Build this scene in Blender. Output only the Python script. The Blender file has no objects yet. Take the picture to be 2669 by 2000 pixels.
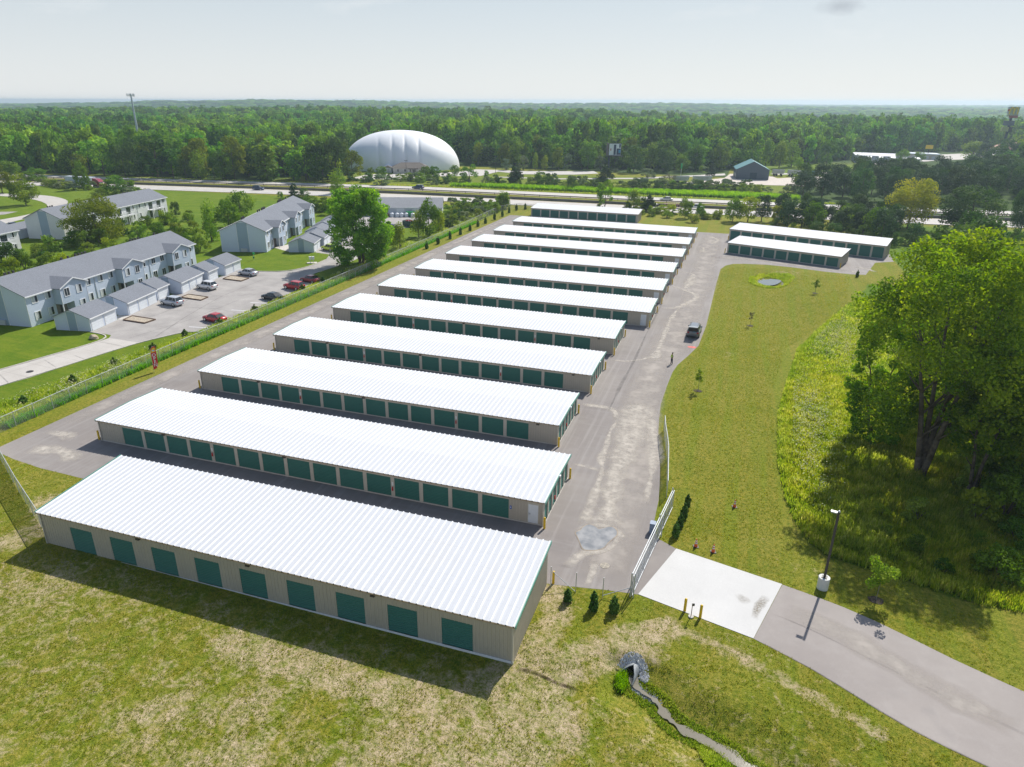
import bpy, math, random
import numpy as np
from mathutils import Vector, Matrix, geometry
sc = bpy.context.scene
R = math.radians
K = 1.04                                   # survey units to metres, applied to everything at the end
H = 35.25                                  # camera height over the yard, survey units

# ---------------------------------------------------------------- camera, sky, sun
cd = bpy.data.cameras.new('camera'); cam = bpy.data.objects.new('camera', cd); sc.collection.objects.link(cam)
fw = Vector((-0.28280464, 0.88128768, -0.37862061)); rt = Vector((0.95039311, 0.31076029, 0.01345314)); up = Vector((-0.12951634, 0.35603381, 0.92545418))
cam.matrix_world = Matrix(((rt.x, up.x, -fw.x, 0), (rt.y, up.y, -fw.y, 0), (rt.z, up.z, -fw.z, H * K), (0, 0, 0, 1)))
cd.sensor_width = 36; cd.lens = 1508.675 * 36 / 2212; cd.clip_start = 0.5; cd.clip_end = 30000
sc.camera = cam
HAZE = 0.00020
EXPO = 0.18
CLD = (0.0763, 0.9917, 0.1038)
SUN_E, SUN_AZ = 46.0, 14.5
w = bpy.data.worlds.new("World"); sc.world = w; w.use_nodes = True
nt = w.node_tree; nt.nodes.clear()
out = nt.nodes.new('ShaderNodeOutputWorld'); bg = nt.nodes.new('ShaderNodeBackground'); bg.inputs[1].default_value = 0.115
sky = nt.nodes.new('ShaderNodeTexSky'); sky.sky_type = 'NISHITA'; sky.sun_disc = False
sky.sun_elevation = R(SUN_E); sky.sun_rotation = R(SUN_AZ); sky.altitude = 100; sky.air_density = 1.0; sky.dust_density = 1.2; sky.ozone_density = 1.5
tc = nt.nodes.new('ShaderNodeTexCoord'); mp = nt.nodes.new('ShaderNodeMapping'); mp.inputs['Location'].default_value = (0, 0, 0.022)
nt.links.new(tc.outputs['Generated'], mp.inputs[0]); nt.links.new(mp.outputs[0], sky.inputs[0])
hs = nt.nodes.new('ShaderNodeHueSaturation'); hs.inputs['Saturation'].default_value = 0.95; hs.inputs['Value'].default_value = 1.0
nt.links.new(sky.outputs[0], hs.inputs['Color'])
# a few thin clouds high up
nz = nt.nodes.new('ShaderNodeTexNoise'); nz.inputs['Scale'].default_value = 7.0; nz.inputs['Detail'].default_value = 6; nz.inputs['Roughness'].default_value = .62
mp2 = nt.nodes.new('ShaderNodeMapping'); mp2.inputs['Scale'].default_value = (1, 1, 3.2); mp2.inputs['Location'].default_value = (.35, .1, .3)
nt.links.new(tc.outputs['Generated'], mp2.inputs[0]); nt.links.new(mp2.outputs[0], nz.inputs['Vector'])
rp = nt.nodes.new('ShaderNodeValToRGB'); rp.color_ramp.elements[0].position = .60; rp.color_ramp.elements[1].position = .82
rp.color_ramp.elements[1].color = (.5, .5, .5, 1)
nt.links.new(nz.outputs[0], rp.inputs[0])
mx = nt.nodes.new('ShaderNodeMix'); mx.data_type = 'RGBA'; mx.inputs[7].default_value = (6.7, 6.9, 7.0, 1)
nt.links.new(rp.outputs[0], mx.inputs[0])
sz = nt.nodes.new('ShaderNodeSeparateXYZ'); nt.links.new(tc.outputs['Generated'], sz.inputs[0])
hr = nt.nodes.new('ShaderNodeValToRGB'); e_ = hr.color_ramp.elements; e_[0].position = 0.0; e_[0].color = (.90, .90, .90, 1); e_[1].position = .45; e_[1].color = (0, 0, 0, 1); m_ = e_.new(.16); m_.color = (.82, .82, .82, 1)
nt.links.new(sz.outputs[2], hr.inputs[0])
hc = nt.nodes.new('ShaderNodeValToRGB'); e_ = hc.color_ramp.elements; e_[0].position = 0.0; e_[0].color = (.515, .530, .535, 1); e_[1].position = .13; e_[1].color = (.385, .430, .460, 1)
nt.links.new(sz.outputs[2], hc.inputs[0]); vm = nt.nodes.new('ShaderNodeVectorMath'); vm.operation = 'SCALE'; vm.inputs['Scale'].default_value = 12.4; nt.links.new(hc.outputs[0], vm.inputs[0])
mh = nt.nodes.new('ShaderNodeMix'); mh.data_type = 'RGBA'; nt.links.new(vm.outputs[0], mh.inputs[6 + 1])
nt.links.new(hr.outputs[0], mh.inputs[0]); nt.links.new(hs.outputs[0], mh.inputs[6])
nt.links.new(mh.outputs[2], mx.inputs[6])
# one small grey cloud near the top right
vs_ = nt.nodes.new('ShaderNodeVectorMath'); vs_.operation = 'SUBTRACT'; vs_.inputs[1].default_value = CLD; nrm_ = nt.nodes.new('ShaderNodeVectorMath'); nrm_.operation = 'NORMALIZE'; nt.links.new(tc.outputs['Generated'], nrm_.inputs[0]); nt.links.new(nrm_.outputs[0], vs_.inputs[0])
ms_ = nt.nodes.new('ShaderNodeVectorMath'); ms_.operation = 'MULTIPLY'; ms_.inputs[1].default_value = (38, 38, 105); nt.links.new(vs_.outputs[0], ms_.inputs[0]); ln_ = nt.nodes.new('ShaderNodeVectorMath'); ln_.operation = 'LENGTH'; nt.links.new(ms_.outputs[0], ln_.inputs[0])
n3_ = nt.nodes.new('ShaderNodeTexNoise'); n3_.inputs['Scale'].default_value = 60; n3_.inputs['Detail'].default_value = 5; nt.links.new(tc.outputs['Generated'], n3_.inputs['Vector'])
a_ = nt.nodes.new('ShaderNodeMath'); a_.operation = 'MULTIPLY_ADD'; a_.inputs[1].default_value = -1.0; a_.inputs[2].default_value = .55; nt.links.new(ln_.outputs['Value'], a_.inputs[0]); b_ = nt.nodes.new('ShaderNodeMath'); b_.operation = 'ADD'; b_.use_clamp = True; nt.links.new(a_.outputs[0], b_.inputs[0]); nt.links.new(n3_.outputs[0], b_.inputs[1])
c_ = nt.nodes.new('ShaderNodeMath'); c_.operation = 'MULTIPLY'; c_.inputs[1].default_value = .95; nt.links.new(b_.outputs[0], c_.inputs[0])
mc_ = nt.nodes.new('ShaderNodeMix'); mc_.data_type = 'RGBA'; mc_.inputs[7].default_value = (4.1, 4.5, 4.9, 1); nt.links.new(c_.outputs[0], mc_.inputs[0]); nt.links.new(mx.outputs[2], mc_.inputs[6])
nt.links.new(mc_.outputs[2], bg.inputs[0]); nt.links.new(bg.outputs[0], out.inputs[0])
ld = bpy.data.lights.new('sun', 'SUN'); ld.energy = 4.7; ld.angle = R(0.55); ld.color = (1, .955, .88)
sun = bpy.data.objects.new('sun', ld); sc.collection.objects.link(sun)
sd = Vector((math.sin(R(SUN_AZ)) * math.cos(R(SUN_E)), math.cos(R(SUN_AZ)) * math.cos(R(SUN_E)), math.sin(R(SUN_E))))
sun.rotation_euler = sd.to_track_quat('Z', 'Y').to_euler(); sun.location = (0, 0, 60)
vs = sc.view_settings; vs.view_transform = 'Standard'; vs.look = 'None'; vs.exposure = EXPO; vs.gamma = 1; vs.use_curve_mapping = False
sc.cycles.max_bounces = 6; sc.cycles.diffuse_bounces = 2; sc.cycles.glossy_bounces = 2; sc.cycles.transmission_bounces = 3
sc.cycles.transparent_max_bounces = 12; sc.cycles.volume_bounces = 0; sc.cycles.use_adaptive_sampling = True
sc.cycles.sample_clamp_indirect = 6

# ---------------------------------------------------------------- terrain height
def sstep(a, b, t):
    t = np.clip((t - a) / (b - a), 0, 1); return t * t * (3 - 2 * t)
CREEK = [(-3.0, 37.0), (-2.8, 36.2), (-2.1, 35.8), (-1.2, 35.5), (-0.8, 34.9), (-0.2, 34.3), (0.7, 33.8), (1.6, 33.6), (2.5, 33.3), (3.4, 33.0), (4.2, 32.4), (5.4, 32.0), (8, 31.2), (14, 30.0)]
def seg_dist(x, y, pts):
    d = np.full(np.shape(x), 1e9)
    for (ax, ay), (bx, by) in zip(pts[:-1], pts[1:]):
        vx, vy = bx - ax, by - ay; L = vx * vx + vy * vy + 1e-9
        t = np.clip(((x - ax) * vx + (y - ay) * vy) / L, 0, 1)
        d = np.minimum(d, np.hypot(x - ax - t * vx, y - ay - t * vy))
    return d
HILLS = [(-800, 880, 9, 750, 190), (-600, 1500, -13, 1500, 380), (800, 1500, -9, 900, 420), (-1750, 2450, 24, 1000, 380), (-350, 2900, 13, 600, 420), (2600, 5600, 20, 700, 400), (300, 1000, 5, 900, 160)]
def T(x, y):
    x = np.asarray(x, float); y = np.asarray(y, float)
    z = .0122 * np.minimum(0, x + 130) + .0122 * np.maximum(0, x - 60)
    for hx, hy, a, sx, sy in HILLS: z = z + a * np.exp(-((x - hx) / sx) ** 2 - ((y - hy) / sy) ** 2)
    fr = 1 - sstep(34.4, 37.0, y)
    z = z - fr * .24 * sstep(-52, -11, x) * (1 - sstep(6, 20, x)) - .35 * (1 - sstep(20, 34, y)) * (1 - sstep(6, 20, x))
    d = seg_dist(x, y, CREEK)
    z = z - .75 * (1 - sstep(.3, 3.4, d)) * (1 - sstep(37.2, 38.6, y))
    z = z - .35 * sstep(0, 3, x - 8.5) * sstep(53, 56, y) * (1 - sstep(130, 145, y)) * (1 - sstep(45, 60, x))
    pd = np.hypot((x - 7.2) / 3.9, (y - 155.6) / 5.8)
    z = z - .45 * (1 - sstep(.6, 1.5, pd))
    return z
def Tz(x, y): return float(T(x, y))

# ---------------------------------------------------------------- helpers
def tag(o, label=None, cat=None, group=None, kind=None):
    if label: o['label'] = label
    if cat: o['category'] = cat
    if group: o['group'] = group
    if kind: o['kind'] = kind
    return o
def link(o, parent=None):
    sc.collection.objects.link(o)
    if parent is not None: o.parent = parent
    return o
def empty(name, loc=(0, 0, 0), rz=0, label=None, cat=None, group=None):
    o = bpy.data.objects.new(name, None); link(o); o.location = loc; o.rotation_euler = (0, 0, rz); o.empty_display_size = .5
    return tag(o, label, cat, group)
def dup(o, parent=None):
    c = o.copy(); link(c, parent)
    for ch in list(o.children): dup(ch, c)
    return c
class MB:
    def __init__(s): s.v = []; s.f = []; s.m = []; s.mi = 0
    def add(s, vs, fs):
        n = len(s.v); s.v += [tuple(v) for v in vs]; s.f += [tuple(i + n for i in f) for f in fs]; s.m += [s.mi] * len(fs); return s
    def box(s, x0, x1, y0, y1, z0, z1):
        return s.add([(x0, y0, z0), (x1, y0, z0), (x1, y1, z0), (x0, y1, z0), (x0, y0, z1), (x1, y0, z1), (x1, y1, z1), (x0, y1, z1)],
                     [(0, 3, 2, 1), (4, 5, 6, 7), (0, 1, 5, 4), (1, 2, 6, 5), (2, 3, 7, 6), (3, 0, 4, 7)])
    def quad(s, *p): return s.add(p, [tuple(range(len(p)))])
    def tube(s, a, b, r0, r1=None, n=8, caps=True):
        a = Vector(a); b = Vector(b); r1 = r0 if r1 is None else r1
        d = (b - a).normalized(); q = d.to_track_quat('Z', 'Y'); vs = []
        for p, r in ((a, r0), (b, r1)):
            for i in range(n):
                t = 2 * math.pi * i / n; vs.append(p + q @ Vector((r * math.cos(t), r * math.sin(t), 0)))
        fs = [(i, (i + 1) % n, n + (i + 1) % n, n + i) for i in range(n)]
        if caps: fs += [tuple(range(n - 1, -1, -1)), tuple(range(n, 2 * n))]
        return s.add(vs, fs)
    def path(s, pts, rad, n=8):
        for i in range(len(pts) - 1):
            s.tube(pts[i], pts[i + 1], rad[i] if hasattr(rad, '__len__') else rad, rad[i + 1] if hasattr(rad, '__len__') else rad, n)
        return s
    def prism(s, prof, y0, y1, axis='y'):       # profile in (x,z) extruded along y
        n = len(prof)
        P = lambda a, c, t: (a, t, c) if axis == 'y' else (t, a, c)
        vs = [P(a, c, y0) for a, c in prof] + [P(a, c, y1) for a, c in prof]
        fs = [(i, (i + 1) % n, n + (i + 1) % n, n + i) for i in range(n)] + [tuple(range(n - 1, -1, -1)), tuple(range(n, 2 * n))]
        return s.add(vs, fs)
    def mesh(s, name, mats, smooth=False):
        me = bpy.data.meshes.new(name); me.from_pydata(s.v, [], s.f)
        for m in (mats if isinstance(mats, (list, tuple)) else [mats]): me.materials.append(m)
        if isinstance(mats, (list, tuple)): me.polygons.foreach_set('material_index', s.m)
        if smooth: me.polygons.foreach_set('use_smooth', [True] * len(s.f))
        me.update(); return me
    def build(s, name, mats, parent=None, smooth=False, loc=None, rz=None):
        o = bpy.data.objects.new(name, s.mesh(name, mats, smooth)); link(o, parent)
        if loc is not None: o.location = loc
        if rz is not None: o.rotation_euler = (0, 0, rz)
        return o
def np_mesh(name, V, F, mats, attr=None, dom='FACE'):
    V = np.asarray(V, np.float32); F = np.asarray(F, np.int32)
    me = bpy.data.meshes.new(name); n = F.shape[1]
    me.vertices.add(len(V)); me.vertices.foreach_set('co', V.ravel())
    me.loops.add(F.size); me.loops.foreach_set('vertex_index', F.ravel())
    me.polygons.add(len(F)); me.polygons.foreach_set('loop_start', np.arange(len(F), dtype=np.int32) * n)
    me.update(calc_edges=True)
    for m in (mats if isinstance(mats, (list, tuple)) else [mats]): me.materials.append(m)
    for k, a in (attr or {}).items():
        a = np.asarray(a, np.float32)
        if a.ndim == 1: at = me.attributes.new(k, 'FLOAT', dom); at.data.foreach_set('value', a)
        else: at = me.attributes.new(k, 'FLOAT_COLOR', dom); at.data.foreach_set('color', a.ravel())
    return me

# ---------------------------------------------------------------- materials
class NT:
    def __init__(s, name):
        s.m = bpy.data.materials.new(name); s.m.use_nodes = True; s.t = s.m.node_tree; s.t.nodes.clear()
        s.o = s.n('OutputMaterial'); s.b = s.n('BsdfPrincipled'); s.l(s.b.outputs[0], s.o.inputs[0])
    def n(s, t, **kw):
        nd = s.t.nodes.new('ShaderNode' + t)
        for k, v in kw.items(): setattr(nd, k, v)
        return nd
    def l(s, a, b): s.t.links.new(a, b)
    def pos(s):
        if not hasattr(s, '_p'): s._p = s.n('NewGeometry').outputs['Position']
        return s._p
    def obj(s):
        if not hasattr(s, '_q'): s._q = s.n('TexCoord').outputs['Object']
        return s._q
    def noise(s, scale, detail=4, rough=.55, vec=None, stretch=None, dist=0):
        nd = s.n('TexNoise'); nd.inputs['Scale'].default_value = scale; nd.inputs['Detail'].default_value = detail; nd.inputs['Roughness'].default_value = rough
        nd.inputs['Distortion'].default_value = dist
        v = vec or s.obj()
        if stretch:
            m = s.n('Mapping'); m.inputs['Scale'].default_value = stretch[:3]
            if len(stretch) > 3: m.inputs['Rotation'].default_value = (0, 0, stretch[3])
            s.l(v, m.inputs[0]); v = m.outputs[0]
        s.l(v, nd.inputs['Vector']); return nd.outputs[0]
    def ramp(s, fac, stops):
        nd = s.n('ValToRGB'); cr = nd.color_ramp
        while len(cr.elements) < len(stops): cr.elements.new(.5)
        for e, (p, c) in zip(cr.elements, stops):
            e.position = p; e.color = (c, c, c, 1) if not hasattr(c, '__len__') else (*c, 1)
        s.l(fac, nd.inputs[0]); return nd.outputs[0]
    def mix(s, f, a, b, blend='MIX'):
        nd = s.n('Mix', data_type='RGBA', blend_type=blend)
        for k, v in ((0, f), (6, a), (7, b)):
            if hasattr(v, 'is_output') or hasattr(v, 'links'): s.l(v, nd.inputs[k])
            elif hasattr(v, '__len__'): nd.inputs[k].default_value = (*v, 1)
            else: nd.inputs[k].default_value = v
        return nd.outputs[2]
    def math(s, op, a, b=0.0, c=None):
        nd = s.n('Math', operation=op)
        for k, v in ((0, a), (1, b), (2, c)):
            if v is None: continue
            if hasattr(v, 'links'): s.l(v, nd.inputs[k])
            else: nd.inputs[k].default_value = v
        return nd.outputs[0]
    def bump(s, h, st=.3, d=.05):
        nd = s.n('Bump'); nd.inputs['Strength'].default_value = st; nd.inputs['Distance'].default_value = d
        s.l(h, nd.inputs['Height']); s.l(nd.outputs[0], s.b.inputs['Normal'])
    def base(s, c):
        if hasattr(c, 'links'): s.l(c, s.b.inputs['Base Color'])
        else: s.b.inputs['Base Color'].default_value = (*c, 1)
    def attr(s, name, out=2):
        nd = s.n('Attribute'); nd.attribute_name = name; return nd.outputs[out]
    def rand(s):
        return s.n('ObjectInfo').outputs['Random']
def mk(name, col, rough=.6, var=.12, scale=1.5, metal=0, bump=0, spec=.5):
    a = NT(name); n = a.noise(scale, 5)
    lo = tuple(max(0, c * (1 - var)) for c in col); hi = tuple(min(1, c * (1 + var)) for c in col)
    a.base(a.ramp(n, [(.3, lo), (.7, hi)])); a.b.inputs['Roughness'].default_value = rough; a.b.inputs['Metallic'].default_value = metal
    a.b.inputs['Specular IOR Level'].default_value = spec
    if bump: a.bump(a.noise(scale * 8, 3), bump, .03)
    return a.m
M = {}
M['roof_white'] = None
def roof_white():
    a = NT('white ribbed roof paint'); g = a.noise(.35, 5, .6); st = a.noise(1.2, 4, .6, stretch=(3.2, .12, 1))
    c = a.mix(a.ramp(st, [(.42, 0), (.75, .5)]), (.57, .59, .62), (.50, .515, .54))
    c = a.mix(a.ramp(g, [(.55, 0), (.8, .4)]), c, (.58, .57, .55))
    sp = a.n('SeparateXYZ'); a.l(a.obj(), sp.inputs[0]); fr = a.math('FRACT', a.math('DIVIDE', sp.outputs[1], 1.52)); c = a.mix(a.ramp(fr, [(0, .35), (.035, 0), (1, 0)]), c, (.36, .38, .42)); fx = a.math('FRACT', a.math('DIVIDE', sp.outputs[0], .1783)); c = a.mix(a.ramp(fx, [(0, .3), (.25, 0), (1, 0)]), c, (.44, .47, .52))
    a.base(c); a.b.inputs['Roughness'].default_value = .6; a.b.inputs['Specular IOR Level'].default_value = .25; return a.m
M['roof_white'] = roof_white()
def ribbed(name, col, pitch=.28):
    a = NT(name); n = a.noise(.6, 5)
    c = a.mix(a.ramp(n, [(.35, 0), (.75, .35)]), col, tuple(v * .78 for v in col))
    st = a.noise(2.2, 3, .6, stretch=(3, 3, .25)); c = a.mix(a.ramp(st, [(.55, 0), (.8, .25)]), c, tuple(v * .6 for v in col))
    a.base(c); a.b.inputs['Roughness'].default_value = .5; return a.m
M['roof_rib'] = mk('white roof rib', (.81, .82, .83), .55, .03)  # ribs coloured lighter than the pans, in place of light and shade
M['wall'] = ribbed('beige ribbed steel wall', (.47, .43, .36))
M['rib'] = mk('beige wall rib', (.50, .46, .39), .5)
M['trim_beige'] = mk('beige steel trim', (.53, .50, .43), .5, .06)
M['trim_green'] = mk('green rake trim', (.10, .33, .26), .4, .08)
M['eave'] = mk('tan eave strip', (.38, .29, .19), .6, .3, 6)
def door_green():
    a = NT('green rolling door'); n = a.noise(1.1, 4, .6, stretch=(1, 1, 5)); r = a.rand()
    c = a.mix(a.ramp(n, [(.35, 0), (.7, .5)]), (.034, .170, .135), (.022, .120, .096))
    c = a.mix(a.math('MULTIPLY', r, .45), c, (.045, .175, .145)); a.base(c); a.b.inputs['Roughness'].default_value = .42; return a.m
M['door'] = door_green()
M['door_white'] = mk('white steel door', (.74, .78, .82), .45, .04)
M['yellow'] = mk('yellow bollard paint', (.80, .52, .01), .45, .08, 4)
M['black'] = mk('black steel', (.02, .02, .022), .5)
M['dark'] = mk('dark bronze metal', (.05, .045, .04), .5)
M['galv'] = mk('galvanised steel', (.55, .57, .58), .45, .1, 5, .3)
M['white'] = mk('white paint', (.78, .79, .80), .5, .04)
M['red'] = mk('red enamel', (.55, .02, .02), .4)
M['blue'] = mk('blue sign face', (.03, .12, .5), .5)
M['rubber'] = mk('black tyre rubber', (.018, .018, .018), .8)
M['glass'] = mk('dark window glass', (.02, .03, .035), .06, .05, 1, 0, 0, .9)
M['chrome'] = mk('bright rim metal', (.55, .56, .57), .25, .1, 3, .9)
M['taill'] = mk('red tail lamp', (.45, .01, .01), .2)
M['headl'] = mk('clear head lamp', (.8, .82, .85), .15)
M['siding_blue'] = None
def siding(name, col, pitch=.2):
    a = NT(name); sp = a.n('SeparateXYZ'); a.l(a.obj(), sp.inputs[0])
    f = a.math('FRACT', a.math('DIVIDE', sp.outputs[2], pitch)); n = a.noise(.5, 4)
    c = a.mix(a.ramp(f, [(0, 1), (.10, 0), (1, 0)]), col, tuple(v * .72 for v in col))
    c = a.mix(a.ramp(n, [(.4, 0), (.8, .3)]), c, tuple(v * .85 for v in col)); a.base(c)
    a.bump(f, .25, .02); a.b.inputs['Roughness'].default_value = .6; return a.m
M['siding'] = siding('pale blue lap siding', (.60, .67, .79))
M['siding_dark'] = siding('darker blue lap siding', (.32, .41, .50))
M['siding_bay'] = siding('grey lap siding', (.47, .55, .65))
def shingle(name, col):
    a = NT(name); n1 = a.noise(14, 3, .7); n2 = a.noise(.35, 4); br = a.n('TexBrick'); br.inputs['Scale'].default_value = 2.2; br.inputs['Mortar Size'].default_value = .012
    br.inputs['Color1'].default_value = (.92, .92, .92, 1); br.inputs['Color2'].default_value = (1.06, 1.06, 1.06, 1); br.inputs['Mortar'].default_value = (.7, .7, .7, 1)
    a.l(a.obj(), br.inputs['Vector'])
    c = a.ramp(n1, [(.25, tuple(v * .65 for v in col)), (.75, tuple(v * 1.35 for v in col))])
    c = a.mix(1.0, c, br.outputs[0], 'MULTIPLY'); c = a.mix(a.ramp(n2, [(.4, 0), (.8, .3)]), c, tuple(v * .7 for v in col))
    a.base(c); a.b.inputs['Roughness'].default_value = .95; a.b.inputs['Specular IOR Level'].default_value = .15; return a.m
M['shingle'] = shingle('grey asphalt shingles', (.215, .23, .26))
M['shingle_light'] = shingle('light grey shingles', (.33, .34, .36))
M['shingle_brown'] = shingle('brown shingles', (.19, .17, .15))
def asphalt(nm='worn asphalt', f=1.0):
    a = NT(nm); q3 = lambda *c: tuple(v * f for v in c); p = a.pos()
    n1 = a.noise(.09, 5, .6, p); n2 = a.noise(.7, 6, .65, p); n3 = a.noise(22, 3, .7, p)
    st = a.noise(1.0, 4, .6, p, (1.8, .05, 1)); st2 = a.noise(.8, 4, .6, p, (.08, 1.5, 1))
    c = a.ramp(n1, [(.3, q3(.215, .19, .178)), (.7, q3(.30, .27, .25))])
    c = a.mix(a.ramp(n2, [(.5, 0), (.85, .45)]), c, q3(.35, .325, .305))
    if f == 1.0: c = a.mix(a.ramp(st, [(.50, 0), (.72, .6)]), c, q3(.37, .345, .325)); c = a.mix(a.ramp(st2, [(.52, 0), (.75, .4)]), c, q3(.33, .31, .295))
    c = a.mix(a.ramp(a.noise(.35, 3, .5, p), [(.62, 0), (.72, .35)]), c, q3(.17, .157, .152))
    c = a.mix(a.ramp(n3, [(.3, .22), (.7, 0)]), c, (.10, .10, .10))
    a.base(c); a.b.inputs['Roughness'].default_value = .85; a.bump(n3, .25, .01); return a.m
M['asphalt'] = asphalt(); M['asphalt_drive'] = asphalt('driveway asphalt', 1.32)
def concrete(name, lo, hi, cell=None, rot=0):
    a = NT(name); p = a.pos(); n1 = a.noise(.3, 5, .6, p); n2 = a.noise(9, 4, .7, p)
    c = a.ramp(n1, [(.3, lo), (.7, hi)]); c = a.mix(a.ramp(n2, [(.3, .25), (.6, 0)]), c, tuple(v * .7 for v in lo))
    if cell:
        br = a.n('TexBrick'); br.offset = 0; br.inputs['Scale'].default_value = 1; br.inputs['Brick Width'].default_value = cell; br.inputs['Row Height'].default_value = cell * .8; br.inputs['Mortar Size'].default_value = .05
        mp_ = a.n('Mapping'); mp_.inputs['Rotation'].default_value = (0, 0, rot); a.l(p, mp_.inputs[0]); a.l(mp_.outputs[0], br.inputs['Vector'])
        c = a.mix(a.math('MULTIPLY', br.outputs[1], .35), c, tuple(v * .5 for v in lo))
    a.base(c); a.b.inputs['Roughness'].default_value = .85; return a.m
M['apron'] = concrete('new white concrete', (.57, .565, .55), (.63, .625, .61))
M['concrete'] = concrete('pale concrete paving', (.46, .43, .39), (.56, .53, .49), 4.6, .1)
M['highway'] = concrete('highway concrete', (.47, .44, .40), (.58, .55, .51), 5, .06)
M['lot'] = concrete('old parking asphalt', (.30, .28, .265), (.43, .405, .38))
M['kerb'] = concrete('kerb concrete', (.50, .47, .42), (.6, .57, .52))
def ground():
    a = NT('grass and soil'); p = a.pos(); m = a.n('Attribute'); m.attribute_name = 'mask'; sx = a.n('SeparateColor'); a.l(m.outputs[0], sx.inputs[0])
    lush, wild, soil = sx.outputs
    far = m.outputs[3]
    n0 = a.noise(.05, 4, .6, p); n1 = a.noise(.28, 6, .65, p, dist=.6); n2 = a.noise(2.6, 5, .72, p); n3 = a.noise(11, 3, .75, p); mow = a.noise(.5, 3, .5, p, (1.4, .06, 1, -.12))
    g = a.ramp(n1, [(.30, (.205, .215, .020)), (.52, (.30, .27, .030)), (.72, (.39, .32, .06))])
    g = a.mix(a.ramp(n0, [(.38, 0), (.62, .7)]), g, (.36, .305, .06)); g = a.mix(a.ramp(mow, [(.45, 0), (.62, .5)]), g, (.20, .28, .014))
    g = a.mix(a.ramp(n2, [(.34, .9), (.56, 0)]), g, (.09, .145, .010)); g = a.mix(a.ramp(n2, [(.56, 0), (.76, .42)]), g, (.42, .355, .10))
    g = a.mix(a.ramp(n3, [(.36, .75), (.56, 0)]), g, (.09, .125, .012))
    # bare soil where the mask allows it
    sn = a.math('ADD', a.math('MULTIPLY', a.noise(.62, 8, .72, p, dist=1.3), .75), a.math('MULTIPLY', n2, .42))
    th = a.math('SUBTRACT', .885, a.math('MULTIPLY', soil, .37)); sf = a.math('MULTIPLY', a.math('SUBTRACT', sn, th), 5.0); sf = a.math('MULTIPLY', a.math('MINIMUM', a.math('MAXIMUM', sf, 0), .95), a.ramp(a.noise(6.5, 4, .75, p), [(.36, .25), (.52, 1)]))
    so = a.ramp(a.noise(1.3, 5, .7, p), [(.3, (.46, .35, .22)), (.7, (.62, .50, .35))]); so = a.mix(a.ramp(n3, [(.25, .5), (.5, 0)]), so, (.30, .24, .12))
    g = a.mix(sf, g, so)
    lu = a.ramp(n1, [(.3, (.095, .175, .010)), (.7, (.175, .235, .018))]); lu = a.mix(a.ramp(n2, [(.3, .55), (.55, 0)]), lu, (.06, .12, .006)); lu = a.mix(a.ramp(a.noise(.9, 3, .5, p, (.15, 1.5, 1, .2)), [(.5, 0), (.8, .5)]), lu, (.24, .25, .03))
    g = a.mix(lush, g, lu)
    wi = a.ramp(n1, [(.3, (.075, .16, .014)), (.55, (.14, .22, .018)), (.8, (.27, .30, .045))]); wi = a.mix(a.ramp(n2, [(.3, .8), (.6, 0)]), wi, (.07, .14, .010))
    g = a.mix(wild, g, wi); g = a.mix(far, g, a.ramp(n1, [(.3, (.035, .065, .015)), (.7, (.07, .12, .022))]))
    a.base(g); a.b.inputs['Roughness'].default_value = .95; a.b.inputs['Specular IOR Level'].default_value = .1
    a.bump(a.math('ADD', n2, n3), .9, .10); return a.m
M['ground'] = ground()
def leafmat(name, cols, trans=.35, spread=.35):
    a = NT(name); t = a.attr('tint'); r = a.rand()
    n = len(cols); c = a.ramp(t, [(i / max(1, n - 1), cc) for i, cc in enumerate(cols)])
    pt = a.ramp(a.noise(.013 if 'forest' in name else .12, 3, .6, a.pos()), [(.38, 0), (.60, 1)]); c = a.mix(1.0, c, a.mix(pt, (.58, .88, .76), (1.36, 1.34, .80)) if 'forest' in name else a.mix(pt, (.85, .92, .9), (1.1, 1.05, .9)), 'MULTIPLY')
    hv = a.n('HueSaturation'); a.l(c, hv.inputs['Color'])
    a.l(a.math('ADD', a.math('MULTIPLY', r, spread), 1 - spread * .5), hv.inputs['Value'])
    a.l(a.math('ADD', a.math('MULTIPLY', a.math('FRACT', a.math('MULTIPLY', r, 7.31)), .035), .482), hv.inputs['Hue'])
    a.base(hv.outputs[0]); a.b.inputs['Roughness'].default_value = .75; a.b.inputs['Specular IOR Level'].default_value = .12
    tr = a.n('BsdfTranslucent'); bo = a.n('HueSaturation'); bo.inputs['Value'].default_value = 1.6; bo.inputs['Saturation'].default_value = 1.1; a.l(hv.outputs[0], bo.inputs['Color']); a.l(bo.outputs[0], tr.inputs[0])
    ms = a.n('MixShader'); ms.inputs[0].default_value = trans; a.l(a.b.outputs[0], ms.inputs[1]); a.l(tr.outputs[0], ms.inputs[2]); a.l(ms.outputs[0], a.o.inputs[0])
    return a.m
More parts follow.
